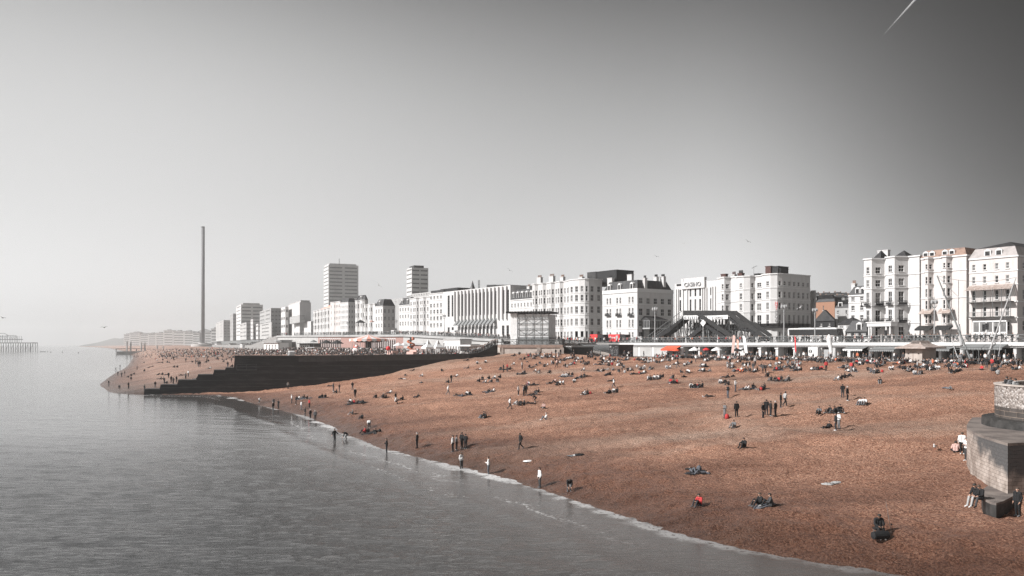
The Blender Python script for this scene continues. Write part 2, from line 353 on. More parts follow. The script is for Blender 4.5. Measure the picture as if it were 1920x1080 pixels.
# ------------------------------------------------------------------ sea
def sea():
    ys = np.r_[np.linspace(16, 40, 60), 40 * (170 / 40) ** np.linspace(0.004, 1, 330), 170 * (9000 / 170) ** np.linspace(.01, 1, 90)]
    ks = np.linspace(-1.05, .80, 560)
    Yg, Kg = np.meshgrid(ys, ks, indexing='ij'); X = Kg * Yg; Y = Yg
    Z = np.zeros_like(X)
    rs = np.random.default_rng(3)
    for i in range(34):
        lam = 1.3 * 1.115 ** i if i < 26 else 9 + 3 * (i - 26)
        th = R(80) + rs.normal(0, .42); kx, ky = math.cos(th) * 2 * math.pi / lam, math.sin(th) * 2 * math.pi / lam
        amp = .0066 * lam ** .55 * (1 if lam < 7 else .5)
        ph = rs.uniform(0, 6.28)
        res = np.clip((lam / (Yg * .0115 + .001) - 1.6) / 2, 0, 1)
        q = np.sin(kx * X + ky * Y + ph + 1.2 * vnoise(X / (lam * 3), Y / (lam * 3), i))
        Z += (amp * res * (1 - np.abs(q)) * 1.3 - amp * .5 * res) * np.clip(1.25 - Yg / 170, .28, 1)
    S = np.concatenate([resample(SHORE_NEAR, 500), resample(SHORE_FAR, 700)[20:]])
    NV = S[::4]
    dist = np.full(X.shape, 1e9)
    m = (Yg < 1200)
    xs, yy = X[m], Y[m]; dm = np.full(xs.shape, 1e9)
    for p in NV: dm = np.minimum(dm, (xs - p[0]) ** 2 + (yy - p[1]) ** 2)
    dist[m] = np.sqrt(dm)
    Z = Z * np.clip(dist / 14, .08, 1)
    Z += np.where(dist < 16, .10 * np.exp(-((dist - 7 - 2 * vnoise(X / 8, Y / 8, 9)) / 1.1) ** 2), 0)
    v = np.stack([X, Y, Z], -1).reshape(-1, 3); ny, nx = X.shape; idx = np.arange(ny * nx).reshape(ny, nx)
    f = np.stack([idx[:-1, :-1], idx[:-1, 1:], idx[1:, 1:], idx[1:, :-1]], -1).reshape(-1, 4)
    me = bpy.data.meshes.new('sea')
    me.vertices.add(len(v)); me.vertices.foreach_set('co', v.astype(np.float32).ravel())
    me.loops.add(f.size); me.loops.foreach_set('vertex_index', f.ravel().astype(np.int32))
    me.polygons.add(len(f)); me.polygons.foreach_set('loop_start', np.arange(0, f.size, 4, dtype=np.int32)); me.polygons.foreach_set('loop_total', np.full(len(f), 4, np.int32))
    at = me.attributes.new('shore', 'FLOAT', 'POINT'); at.data.foreach_set('value', np.minimum(dist, 999).astype(np.float32).ravel())
    me.update(calc_edges=True); me.polygons.foreach_set('use_smooth', [True] * len(me.polygons))
    mt = bpy.data.materials.new('sea_water'); mt.use_nodes = True; nt = mt.node_tree; N = nt.nodes; L = nt.links; b = N['Principled BSDF']
    b.inputs['Roughness'].default_value = .10; b.inputs['IOR'].default_value = 1.66; b.inputs['Specular IOR Level'].default_value = .5
    geo = N.new('ShaderNodeNewGeometry'); a = N.new('ShaderNodeAttribute'); a.attribute_name = 'shore'
    def noise(sc, det, st=(1, 1, 1), rot=0):
        n = N.new('ShaderNodeTexNoise'); n.inputs['Scale'].default_value = sc; n.inputs['Detail'].default_value = det; n.inputs['Roughness'].default_value = .62
        mp = N.new('ShaderNodeMapping'); mp.inputs['Scale'].default_value = st; mp.inputs['Rotation'].default_value = (0, 0, rot)
        L.new(geo.outputs['Position'], mp.inputs[0]); L.new(mp.outputs[0], n.inputs[0]); return n.outputs['Fac']
    def mth(op, x, y, z=None):
        n = N.new('ShaderNodeMath'); n.operation = op
        for i, q in enumerate((x, y, z)):
            if q is None: continue
            if isinstance(q, (int, float)): n.inputs[i].default_value = q
            else: L.new(q, n.inputs[i])
        return n.outputs[0]
    def rng_(x, a0, a1, b0=0., b1=1.):
        n = N.new('ShaderNodeMapRange'); n.interpolation_type = 'SMOOTHSTEP'; L.new(x, n.inputs['Value'])
        n.inputs['From Min'].default_value = a0; n.inputs['From Max'].default_value = a1; n.inputs['To Min'].default_value = b0; n.inputs['To Max'].default_value = b1; return n.outputs[0]
    big = noise(.16, 5)
    d = mth('MULTIPLY_ADD', big, -6.0, mth('ADD', a.outputs['Fac'], 2.8))          # ragged distance from the water's edge
    sp_ = N.new('ShaderNodeSeparateXYZ'); L.new(geo.outputs['Position'], sp_.inputs[0]); px_ = sp_.outputs[0]
    patch = mth('MULTIPLY', rng_(noise(.03, 2), .40, .56), rng_(px_, 12., -4.))
    edge = mth('MULTIPLY', mth('MULTIPLY', rng_(d, 1.35, .3), rng_(noise(2.6, 6), .36, .48)), mth('MULTIPLY', mth('MULTIPLY_ADD', patch, .45, .55), rng_(px_, 24., 4., .25, 1.)))
    line2 = mth('MULTIPLY', mth('MULTIPLY', rng_(d, 4.1, 4.5), rng_(d, 4.9, 4.5)), mth('MULTIPLY', patch, rng_(noise(2.4, 7), .46, .60)))
    line3 = mth('MULTIPLY', mth('MULTIPLY', rng_(d, 7.6, 8.0), rng_(d, 8.4, 8.0)), mth('MULTIPLY', rng_(noise(.05, 3), .5, .6), rng_(noise(2.0, 7), .50, .64)))
    streak = mth('MULTIPLY', mth('MULTIPLY', rng_(a.outputs['Fac'], 9., 3.), patch), rng_(noise(2.6, 8, (1, 2.0, 1), R(20)), .53, .64))
    foam = mth('MINIMUM', mth('ADD', mth('ADD', edge, line2), mth('ADD', line3, mth('MULTIPLY', streak, .5))), 1.0)
    mx = N.new('ShaderNodeMix'); mx.data_type = 'RGBA'; mx.inputs['B'].default_value = (.56, .55, .545, 1); L.new(foam, mx.inputs['Factor'])
    silt = N.new('ShaderNodeMix'); silt.data_type = 'RGBA'; silt.inputs['A'].default_value = (.085, .078, .074, 1); silt.inputs['B'].default_value = (.034, .0345, .035, 1)
    L.new(rng_(a.outputs['Fac'], 0, 34), silt.inputs['Factor']); L.new(silt.outputs['Result'], mx.inputs['A']); L.new(mx.outputs['Result'], b.inputs['Base Color'])
    L.new(rng_(foam, 0, 1, .10, .8), b.inputs['Roughness'])
    h = mth('MULTIPLY_ADD', noise(1.5, 6, (.42, 1.6, 1), R(-6)), 1.0, mth('MULTIPLY', noise(.16, 4, (.5, 1.5, 1), R(6)), 1.8))
    bp = N.new('ShaderNodeBump'); bp.inputs['Distance'].default_value = .22; bp.inputs['Strength'].default_value = 1.0
    L.new(mth('MULTIPLY', rng_(a.outputs['Fac'], 0, 20, .25, 1.), rng_(sp_.outputs[1], 40., 125., 1., .15)), bp.inputs['Strength']); L.new(h, bp.inputs['Height']); L.new(bp.outputs[0], b.inputs['Normal'])
    me.materials.append(mt)
    o = bpy.data.objects.new('sea', me); C.objects.link(o); tag(o, kind='structure')
sea()
bed = MB(); bed.poly([(-9800, -300, -1.6), (7300, -300, -1.6), (7300, 9050, -1.6), (-9800, 9050, -1.6)])
tag(bed.build('sea_bed', mat('sea_bed_sand', (.06, .058, .055), .9, (.3, (.08, .075, .07), .42, .62))), kind='structure')
# the land behind the front and the level strips of the sea front
US = [-88, -60, -30, 0, 40, 80, 112, 136, 160, 180, 200, 240, 280, 320, 360, 380, 400, 420, 440, 480, 560, 700, 900, 1200, 1700, 2400, 3400, 4500, 5600]
def ribbon(name, v0, v1, z, m_, us=US, drop=0.0):
    b = MB(); zz = z
    for u0, u1 in zip(us[:-1], us[1:]):
        za, zc = (zz, zz) if zz < 11 else (zz - ZP + ZPu(u0), zz - ZP + ZPu(u1))
        p = [coast(u0, v0), coast(u1, v0), coast(u1, v1), coast(u0, v1)]
        b.poly([(p[3][0], p[3][1], za), (p[2][0], p[2][1], zc), (p[1][0], p[1][1], zc), (p[0][0], p[0][1], za)])
        dr = drop if u0 < 388 else za - ZL + .3
        if drop: b.poly([(p[0][0], p[0][1], za), (p[1][0], p[1][1], zc), (p[1][0], p[1][1], zc - dr), (p[0][0], p[0][1], za - dr)])
    o = b.build(name, m_); tag(o, kind='structure'); return o
ribbon('lower_esplanade', -51, -33.5, ZL - .08, M['paving'])
ribbon('promenade', -38, -22, ZP, M['paving'], drop=.5)
ribbon('road', -22, -6, ZP - .13, M['asphalt'])
ribbon('pavement', -6, 2.5, ZP, M['paving'], drop=.14)
b = MB()
for k in range(-80, 460, 7):
    p = [coast(k, -14.1), coast(k + 3, -14.1), coast(k + 3, -13.9), coast(k, -13.9)]
    b.poly([(q[0], q[1], ZPu(k + d_) - .126) for q, d_ in zip(p, (0, 3, 3, 0))])
tag(b.build('road_marking', M['marking']), kind='structure')
def land():
    b = MB(); vs_ = [2.4, 40, 120, 260, 500, 1000, 2200]; rows = []
    for u in US:
        row = []
        for v in vs_:
            p = coast(u, v); z = ZPu(u) - .02 + max(v - 30, 0) * .035 + (8 * math.sin(u * .004 + v * .006) if v > 200 else 0)
            row.append((p[0], p[1], z))
        rows.append(row)
    for i in range(len(US) - 1):
        for j in range(len(vs_) - 1): b.poly([rows[i][j], rows[i][j + 1], rows[i + 1][j + 1], rows[i + 1][j]])
    tag(b.build('town_ground', M['land']), kind='structure')
land()
# ------------------------------------------------------------------ groyne across the beach
def groyne():
    P0 = Vector((-97, 205)); P1 = Vector((-3.2, 231.5)); d = (P1 - P0).normalized()
    root = empty('groyne', (P0.x, P0.y, 0), math.atan2(d.y, d.x))
    tag(root, 'long dark concrete groyne stepping up from the sea across the beach', 'groyne')
    def sx(px):
        k = (px - CX) / F; s = (k * P0.y - P0.x) / (d.x - k * d.y); return s, (P0 + d * s).y
    st = [(270, 735), (272, 730.8), (299, 730.8), (301, 722.5), (332, 722.5), (334, 713.5), (368, 713.5), (371, 703.5), (399, 703.5), (401, 695), (421, 695), (423, 690.6), (438.5, 690.6), (440, 668), (560, 668.2), (700, 667), (800, 665.5), (880, 664.3), (896, 662), (910, 656.5), (924, 649), (933, 648)]
    pts = [(sx(px)[0], zpx(py, sx(px)[1])) for px, py in st]
    L_all = pts[-1][0]; s_band = sx(556)[0]
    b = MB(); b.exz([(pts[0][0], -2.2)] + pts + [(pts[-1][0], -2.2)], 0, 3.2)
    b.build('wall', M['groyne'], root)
    for (a0, z0), (a1, z1) in zip(pts[1:-1], pts[2:]):
        if abs(z1 - z0) < .8 and a1 - a0 > 1:
            c = MB(); c.raw([(a0, -.14, z0 + .003), (a1, -.14, z1 + .003), (a1, 3.3, z1 + .003), (a0, 3.3, z0 + .003), (a0, -.14, z0 + .22), (a1, -.14, z1 + .22), (a1, 3.3, z1 + .22), (a0, 3.3, z0 + .22)],
                            [(0,3,2,1),(4,5,6,7),(0,1,5,4),(1,2,6,5),(2,3,7,6),(3,0,4,7)])
            c.build('coping', M['groyne_top'], root)
    for zz in (1.6, 3.4, 5.2, 7.0):
        i0 = next(k for k, p in enumerate(pts) if p[1] > zz + .3); c = MB(); c.box(pts[i0][0] + .4, pts[-1][0] - 1, -.05, -.003, zz, zz + .1); c.build('joint_ledge', M['groyne_top'], root)
    for k in range(1, 14):
        xx = L_all * k / 14; zt = np.interp(xx, [p[0] for p in pts], [p[1] for p in pts]); c = MB(); c.box(xx, xx + .22, -.09, -.051, -1.5, zt - 1.55 if xx > s_band else zt - .3); c.build('pilaster', M['groyne'], root)
    # the paler rendered band under the coping and the buttress with a mounting stair
    s0, s1 = sx(560)[0], sx(880)[0]; z0, z1 = zpx(668.2, sx(560)[1]), zpx(664.3, sx(880)[1])
    c = MB(); c.raw([(s0, -.1, z0 - 1.5), (s1, -.1, z1 - 1.4), (s1, -.1, z1 - .02), (s0, -.1, z0 - .02), (s0, 0, z0 - 1.5), (s1, 0, z1 - 1.4), (s1, 0, z1 - .02), (s0, 0, z0 - .02)],
                    [(0,1,2,3),(4,7,6,5),(0,4,5,1),(3,2,6,7),(0,3,7,4),(1,5,6,2)])
    c.build('rendered_band', M['groyne_top'], root)
    c = MB()
    for px in (444, 462, 480): s_ = sx(px)[0]; c.tube((s_, -.5, 6.2), (s_, -.5, 7.6), .05)
    a_, b_ = sx(444)[0], sx(482)[0]; c.tube((a_, -.5, 7.6), (b_, -.5, 7.6), .05); c.tube((a_, -.5, 6.9), (b_, -.5, 6.9), .05); c.box(a_, b_, -.7, 0, 6.0, 6.2)
    c.build('stair_rail', M['groyne_top'], root)
    # guard rail of the ramp at the landward end
    c = MB(); q = [(sx(px)[0], zpx(py, sx(px)[1])) for px, py in ((884, 664), (897, 661.5), (910, 656), (924, 648.5), (933, 647.5))]
    for (a0, z0), (a1, z1) in zip(q[:-1], q[1:]):
        c.tube((a0, .2, z0 + 1.3), (a1, .2, z1 + 1.3), .05); c.tube((a0, .2, z0 + .75), (a1, .2, z1 + .75), .035)
        for k in range(4): f = k / 4; c.tube((a0 + (a1-a0)*f, .2, z0 + (z1-z0)*f), (a0 + (a1-a0)*f, .2, z0 + (z1-z0)*f + 1.3), .04)
    c.build('guard_rail', M['iron_pale'], root)
    # white rounded life ring locker standing on the beach behind
    return root
groyne()

# ------------------------------------------------------------------ rounded groyne head by the pier
def groyne_head():
    root = empty('stone_groyne', (40, 62, 0)); tag(root, 'rounded stone groyne head with flint parapet ring above concrete buttress', 'groyne head')
    P = lambda px, Y: ((px - CX) / F * Y - 40, Y - 62)
    gd = Vector((.8211, .5708)); gn = Vector((-.5708, .8211))
    def stadium(cx, cy, r, ln=22, n=22):
        c = Vector((cx - 40, cy - 62)); pts = []
        for i in range(n + 1):
            a = math.pi * i / n; pts.append(tuple(c + gn * (-r * math.cos(a)) - gd * (r * math.sin(a))))
        return pts + [tuple(c + gn * r + gd * ln), tuple(c - gn * r + gd * ln)]
    def ring(mb, outer, inner, z0, z1):
        n = len(outer)
        for i in range(n):
            j = (i + 1) % n
            a, b2, c, d = outer[i], outer[j], inner[i], inner[j]
            mb.poly([(*a, z0), (*a, z1), (*b2, z1), (*b2, z0)]); mb.poly([(*c, z0), (*d, z0), (*d, z1), (*c, z1)]); mb.poly([(*a, z1), (*c, z1), (*d, z1), (*b2, z1)])
    cx, cy = 46.6, 64.5
    flint = bpy.data.materials.new('flint_facing'); flint.use_nodes = True; nt = flint.node_tree; N = nt.nodes; L = nt.links; bs = N['Principled BSDF']; bs.inputs['Roughness'].default_value = .8
    tc = N.new('ShaderNodeTexCoord'); vo = N.new('ShaderNodeTexVoronoi'); vo.inputs['Scale'].default_value = 5.5; L.new(tc.outputs['Object'], vo.inputs['Vector'])
    rp = N.new('ShaderNodeValToRGB'); e = rp.color_ramp.elements; e[0].position = .05; e[0].color = (.46, .43, .41, 1); e[1].position = .95; e[1].color = (.09, .07, .062, 1)
    x = e.new(.45); x.color = (.30, .26, .235, 1); L.new(vo.outputs['Color'], rp.inputs[0]); L.new(rp.outputs[0], bs.inputs['Base Color'])
    bp = N.new('ShaderNodeBump'); bp.inputs['Distance'].default_value = .12; L.new(vo.outputs['Distance'], bp.inputs['Height']); bp.invert = True; L.new(bp.outputs[0], bs.inputs['Normal'])
    def courses(name, c1, c2, mort, sc, rw, rh, stain=None):
        m = bpy.data.materials.new(name); m.use_nodes = True; nt = m.node_tree; N = nt.nodes; L = nt.links; bs = N['Principled BSDF']; bs.inputs['Roughness'].default_value = .75
        tc = N.new('ShaderNodeTexCoord'); mp = N.new('ShaderNodeMapping'); mp.inputs['Rotation'].default_value = (R(90), 0, 0)
        # courses run round the wall: use the arc position along its face and the height
        sp = N.new('ShaderNodeSeparateXYZ'); L.new(tc.outputs['Object'], sp.inputs[0]); cb = N.new('ShaderNodeCombineXYZ'); ad = N.new('ShaderNodeMath'); ad.operation = 'SUBTRACT'
        L.new(sp.outputs[0], ad.inputs[0]); L.new(sp.outputs[1], ad.inputs[1]); L.new(ad.outputs[0], cb.inputs[0]); L.new(sp.outputs[2], cb.inputs[1])
        br = N.new('ShaderNodeTexBrick'); br.inputs['Scale'].default_value = sc; br.inputs['Brick Width'].default_value = rw; br.inputs['Row Height'].default_value = rh; br.inputs['Mortar Size'].default_value = .018
        br.inputs['Color1'].default_value = (*c1, 1); br.inputs['Color2'].default_value = (*c2, 1); br.inputs['Mortar'].default_value = (*mort, 1); L.new(cb.outputs[0], br.inputs['Vector'])
        nz = N.new('ShaderNodeTexNoise'); nz.inputs['Scale'].default_value = .9; nz.inputs['Detail'].default_value = 5; L.new(tc.outputs['Object'], nz.inputs[0])
        out = br.outputs['Color']
        mx = N.new('ShaderNodeMix'); mx.data_type = 'RGBA'; mx.blend_type = 'MULTIPLY'; mr = N.new('ShaderNodeMapRange'); mr.inputs['From Min'].default_value = .38; mr.inputs['From Max'].default_value = .62; L.new(nz.outputs['Fac'], mr.inputs['Value'])
        L.new(mr.outputs[0], mx.inputs['Factor']); L.new(out, mx.inputs['A']); mx.inputs['B'].default_value = (.6, .57, .55, 1); out = mx.outputs['Result']
        if stain:      # the dark render that is left on the upper part, ending in a ragged edge
            m2 = N.new('ShaderNodeMix'); m2.data_type = 'RGBA'; a2 = N.new('ShaderNodeMath'); a2.operation = 'MULTIPLY_ADD'; L.new(nz.outputs['Fac'], a2.inputs[0]); a2.inputs[1].default_value = 2.6; L.new(sp.outputs[2], a2.inputs[2])
            a3 = N.new('ShaderNodeMath'); a3.operation = 'MULTIPLY_ADD'; L.new(sp.outputs[1], a3.inputs[0]); a3.inputs[1].default_value = -.30; L.new(a2.outputs[0], a3.inputs[2])
            r2 = N.new('ShaderNodeMapRange'); r2.inputs['From Min'].default_value = stain; r2.inputs['From Max'].default_value = stain + .9; L.new(a3.outputs[0], r2.inputs['Value'])
            L.new(r2.outputs[0], m2.inputs['Factor']); L.new(out, m2.inputs['A']); m2.inputs['B'].default_value = (.075, .073, .073, 1); out = m2.outputs['Result']
        L.new(out, bs.inputs['Base Color'])
        bp = N.new('ShaderNodeBump'); bp.inputs['Distance'].default_value = .08; L.new(br.outputs['Fac'], bp.inputs['Height']); bp.invert = True; L.new(bp.outputs[0], bs.inputs['Normal'])
        return m
    m_course = courses('dark_weathered_courses', (.055, .047, .043), (.085, .072, .065), (.30, .235, .19), 1.0, 1.5, .42)
    m_block = courses('worn_block_courses', (.34, .285, .25), (.42, .36, .32), (.20, .165, .145), 1.6, .8, .42, stain=7.1)
    m_cap = mat('grey_brown_concrete_top', (.20, .168, .15), .8, (.5, (.11, .092, .084), .42, .62), (3, .04))
    m_dark = mat('dark_shaded_concrete', (.022, .021, .02), .7, (.8, (.05, .047, .045), .45, .65), (3, .04))  # shade of the ledge front put into the colour; stepped base shares it
    # parapet ring in flint, courses below it, stepped base, buttress, ledge
    o, i = stadium(cx, cy, 6.6), stadium(cx, cy, 6.15, 22.0)
    mb = MB(); ring(mb, o, i, 7.85, 9.6); mb.build('flint_parapet', flint, root)
    mb = MB(); ring(mb, stadium(cx, cy, 6.68), stadium(cx, cy, 6.07, 22.1), 9.603, 9.72); mb.build('coping', M['stone'], root)
    mb = MB(); mb.prism(o, 5.4, 7.845); mb.build('course_band', m_course, root)
    mb = MB(); mb.prism(stadium(cx, cy, 6.05), 7.848, 8.1); mb.build('platform', m_cap, root)
    mb = MB(); mb.prism(stadium(cx - .5, cy - .6, 7.7), 1.0, 6.95, top=stadium(cx - .4, cy - .5, 7.45)); mb.build('stepped_base', m_dark, root)
    blk = [P(1889.5, 54.0), P(1872, 55.4), P(1854, 57.2), P(1838, 59.0), P(1824, 61.0), P(1815, 63.2), P(1811.5, 65.5), P(1816, 69.0), (2, 11), (12, 14), (14, 4), (7.5, -3.6)]
    cv = blk[:9]
    for _ in range(2): cv = [cv[0]] + [q for a_, b_ in zip(cv[:-1], cv[1:]) for q in ((.75 * a_[0] + .25 * b_[0], .75 * a_[1] + .25 * b_[1]), (.25 * a_[0] + .75 * b_[0], .25 * a_[1] + .75 * b_[1]))] + [cv[-1]]
    blk = cv + blk[9:]
    mb = MB(); mb.prism(blk, -1.2, 6.12); mb.build('buttress', m_block, root)
    mb = MB(); mb.prism(blk, 6.123, 6.30); mb.build('buttress_top', m_cap, root)
    led = [P(1840, 54.3), P(1842, 53.1), P(1848, 52.0), P(1857, 51.2), P(1868, 50.8), P(1882, 51.5), P(1900, 53.2), P(1920, 55.3), (4, -4.5), (1, -3), P(1868, 57.5), P(1850, 56.8), P(1843, 55.6)]
    mb = MB(); mb.prism(led, -1.5, 2.75); mb.build('ledge', m_dark, root)
    mb = MB(); mb.prism(led, 2.753, 2.9); mb.build('ledge_top', m_cap, root)
groyne_head()

# ------------------------------------------------------------------ buildings
_win = {}
def window_meshes(w, h, style):
    key = (round(w, 1), round(h, 1), style)
    if key in _win: return _win[key]
    w, h = max(key[0], .3), max(key[1], .4); f = MB(); t = min(.10, w * .12)
    if style == 'sash':
        f.box(-w/2, -w/2 + t, -.02, .12, 0, h); f.box(w/2 - t, w/2, -.02, .12, 0, h); f.box(-w/2 + t, w/2 - t, -.02, .12, h - t, h); f.box(-w/2 + t, w/2 - t, -.02, .12, 0, t)
        f.box(-w/2 + t, w/2 - t, 0, .1, h*.5 - .05, h*.5 + .05)
        if w > .8: f.box(-.03, .03, .02, .09, t, h*.5 - .05); f.box(-.03, .03, .02, .09, h*.5 + .05, h - t)
        f.box(-w/2 - .12, w/2 + .12, -.34, -.021, -.14, .0)
    elif style == 'bars':
        f.box(-w/2, -w/2 + t, -.02, .12, 0, h); f.box(w/2 - t, w/2, -.02, .12, 0, h)
        n = max(2, int(h / 1.1))
        for k in range(n + 1): z = h * k / n; f.box(-w/2 + t, w/2 - t, 0, .1, max(0, z - .05), min(h, z + .05))
    else:
        f.box(-w/2, w/2, -.02, .12, 0, .1); f.box(-w/2, w/2, -.02, .12, h - .1, h)
    p = MB(); p.poly([(-w/2 + .01, .14, .01), (w/2 - .01, .14, .01), (w/2 - .01, .14, h - .01), (-w/2 + .01, .14, h - .01)])
    fr = f.mesh('window', M['trim'] if style != 'bars' else M['iron'])
    pn = [p.mesh('pane', M['glass']), p.mesh('pane', M['glass_pale'])]
    _win[key] = (fr, pn); return _win[key]
def wall_panel(mb, p0, p1, z0, z1, holes, dep=.26):
    """a wall face from p0 to p1 with real openings (s0, s1, za, zb) and their reveals"""
    p0 = Vector(p0); p1 = Vector(p1); ln = (p1 - p0).length; d = (p1 - p0) / ln; nin = Vector((-d.y, d.x))
    def pt(s, y, z): q = p0 + d * s + nin * y; return (q.x, q.y, z)
    xs = sorted({0.0, ln} | {round(h[0], 4) for h in holes} | {round(h[1], 4) for h in holes}); zs = sorted({z0, z1} | {round(h[2], 4) for h in holes} | {round(h[3], 4) for h in holes})
    for a, b_ in zip(xs[:-1], xs[1:]):
        run = None
        for c, e in zip(zs[:-1], zs[1:]):
            m_, n_ = (a + b_) / 2, (c + e) / 2
            solid = not any(h[0] < m_ < h[1] and h[2] < n_ < h[3] for h in holes)
            if solid: run = (run[0] if run else c, e)
            if (not solid or e == zs[-1]) and run:
                mb.poly([pt(a, 0, run[0]), pt(b_, 0, run[0]), pt(b_, 0, run[1]), pt(a, 0, run[1])]); run = None
    for s0, s1, a, b_ in holes:
        mb.poly([pt(s0, 0, a), pt(s0, 0, b_), pt(s0, dep, b_), pt(s0, dep, a)]); mb.poly([pt(s1, 0, b_), pt(s1, 0, a), pt(s1, dep, a), pt(s1, dep, b_)])
        mb.poly([pt(s0, 0, b_), pt(s1, 0, b_), pt(s1, dep, b_), pt(s0, dep, b_)]); mb.poly([pt(s1, 0, a), pt(s0, 0, a), pt(s0, dep, a), pt(s1, dep, a)])
def band(poly, z0, z1, out):
    """a moulding that follows the wall line, standing proud by out"""
    mb = MB(); P = [Vector(p) for p in poly]; n = len(P); O = []
    for i in range(n):
        ds = []
        if i > 0: ds.append((P[i] - P[i-1]).normalized())
        if i < n - 1: ds.append((P[i+1] - P[i]).normalized())
        ns = [Vector((d.y, -d.x)) for d in ds]; nn = (ns[0] + ns[-1]).normalized(); k = max(nn.dot(ns[0]), .5); O.append(P[i] + nn * (out / k))
    Q = [p + (o - p) * -.02 for p, o in zip(P, O)]
    for i in range(n - 1):
        a, b_, c, d = Q[i], Q[i+1], O[i], O[i+1]
        mb.poly([(*c, z0), (*d, z0), (*d, z1), (*c, z1)]); mb.poly([(*c, z1), (*d, z1), (*b_, z1), (*a, z1)]); mb.poly([(*a, z0), (*b_, z0), (*d, z0), (*c, z0)])
    for i, s in ((0, 1), (n - 1, -1)):
        q = [(*Q[i], z0), (*O[i], z0), (*O[i], z1), (*Q[i], z1)]; mb.poly(q if s > 0 else q[::-1])
    return mb
class Bld: pass
def bld(name, label, px0, px1, ytop, rows, spec, v=0.0, depth=14.0, side=0, wall='stucco', corner=None, base=None, wfrac=.42, bands=True, style='sash', roof='flat', mh=0, dorm=0, roofm='slate', left_side=0, parts=True, cat='building', trimw=True, para=.9, srows=None, sides_px=None, group=None, siderows=None):
    """front between photo columns px0..px1; rows are (top, bottom) photo rows of each storey's windows at the middle of the front"""
    if corner is None:
        u1 = upx(px1, v); u0 = upx(px0, v); c0, c1 = coast(u0, v), coast(u1, v)
        if (c0 - c1).length > 1 and u0 > 400: pass
    else:
        c1 = Vector(((px1 - CX) / F * corner, corner)); k0 = (px0 - CX) / F; ax = A1 if corner < 560 else A2
        s = (k0 * c1.y - c1.x) / (ax.x - k0 * ax.y); c0 = c1 + ax * s
    d = (c1 - c0); w = d.length; d = d / w; inn = Vector((-d.y, d.x)); rz = math.atan2(d.y, d.x)
    zb = (ZPu(u1) if corner is None else ZPu(400)) if base is None else base
    B = Bld(); B.w = w; B.rz = rz; B.c0 = c0; B.d = d; B.inn = inn; B.zb = zb
    def X(px, y=0.0):
        k = (px - CX) / F; q = c0 + inn * y; return (k * q.y - q.x) / (d.x - k * d.y)
    B.X = X
    def Z(py, px, y=0.0):
        q = c0 + d * X(px, y) + inn * y; return zpx(py, q.y) - zb
    B.Z = Z
    if sides_px:        # how far back the flank reaches, from the photo column of its far corner
        k = (sides_px - CX) / F; depth = (k * c1.y - c1.x) / (inn.x - k * inn.y)
    B.depth = depth
    pm = (px0 + px1) / 2; h = Z(ytop, pm); B.h = h
    root = empty(name, (c0.x, c0.y, zb), rz); tag(root, label, cat, group); B.root = root
    # wall line
    tot = sum(s[1] for s in spec); poly = [(0, 0)]; wins = []; x = 0
    for sp in spec:
        kind, fw = sp[0], sp[1] * w / tot
        if kind == 'f':
            poly.append((x + fw, 0)); wins.append(sp[2])
        elif kind == 'o':
            dp = sp[2]; q = min(dp, fw * .3)
            poly += [(x + q, -dp), (x + fw - q, -dp), (x + fw, 0)]; wins += list(sp[3]) if len(sp) > 3 else [1, 1, 1]
        elif kind == 'q':          # square bay
            dp = sp[2]; poly += [(x, -dp), (x + fw, -dp), (x + fw, 0)]; wins += [0, sp[3] if len(sp) > 3 else 1, 0]
        else:
            dp, n = sp[2], sp[3]; a0 = math.atan2(dp, fw / 2); 
            for i in range(1, n + 1):
                a = math.pi * (1 - i / n); poly.append((x + fw/2 + fw/2 * math.cos(a), -dp * math.sin(a)))
            wins += [1 if (n <= 4 or n == 6 or i % 2 == (0 if n % 4 == 1 else 1)) else 0 for i in range(n)]
        x += fw
    B.poly = poly
    rws = [(Z(b_, pm), Z(a, pm)) for a, b_ in rows]
    mb = MB(); W = []; pane_i = 0
    loc_r = random.Random(sum(map(ord, label)))
    def face(p0, p1, nw, rws_, wf):
        ln = (Vector(p1) - Vector(p0)).length; holes = []
        if nw:
            cols = [(i + .5) / nw for i in range(nw)] if isinstance(nw, int) else list(nw); step = 1 / len(cols) if isinstance(nw, int) else min([abs(a - b_) for a, b_ in zip(cols[:-1], cols[1:])] + [.4])
            ww = min(max(.35, ln * step * wf), 2.2 if style != 'plain' else 60)
            for c in cols:
                for za, zz in rws_:
                    if zz - za < .3: continue
                    s = min(max(c * ln, ww / 2 + .06), ln - ww / 2 - .06)
                    if s - ww/2 < .02: continue
                    holes.append((s - ww/2, s + ww/2, max(za, .1), min(zz, h - .35)))
        wall_panel(mb, p0, p1, 0, h, holes)
        dd = (Vector(p1) - Vector(p0)) / ln
        for s0, s1, a, b_ in holes:
            q = Vector(p0) + dd * ((s0 + s1) / 2); nin = Vector((-dd.y, dd.x)); q = q + nin * .12
            W.append((q.x, q.y, a, math.atan2(dd.y, dd.x), s1 - s0, b_ - a))
    for (p0, p1), nw in zip(zip(poly[:-1], poly[1:]), wins):
        if (Vector(p1) - Vector(p0)).length > .05: face(p0, p1, nw, rws, wfrac)
    sr = rws if siderows is None else [(Z(b_, px1), Z(a, px1)) for a, b_ in siderows]
    face((w, 0), (w, depth), side, sr, wfrac * .9)
    mb.poly([(w, depth, 0), (0, depth, 0), (0, depth, h), (w, depth, h)])
    face((0, depth), (0, 0), left_side, rws, wfrac)
    mb.build('wall', M[wall], root)
    rp = [(p[0], p[1] + .3) for p in poly[1:-1]]; rp = [(.2, .3)] + rp + [(w - .2, .3), (w - .2, depth - .2), (.2, depth - .2)]
    rb = MB()
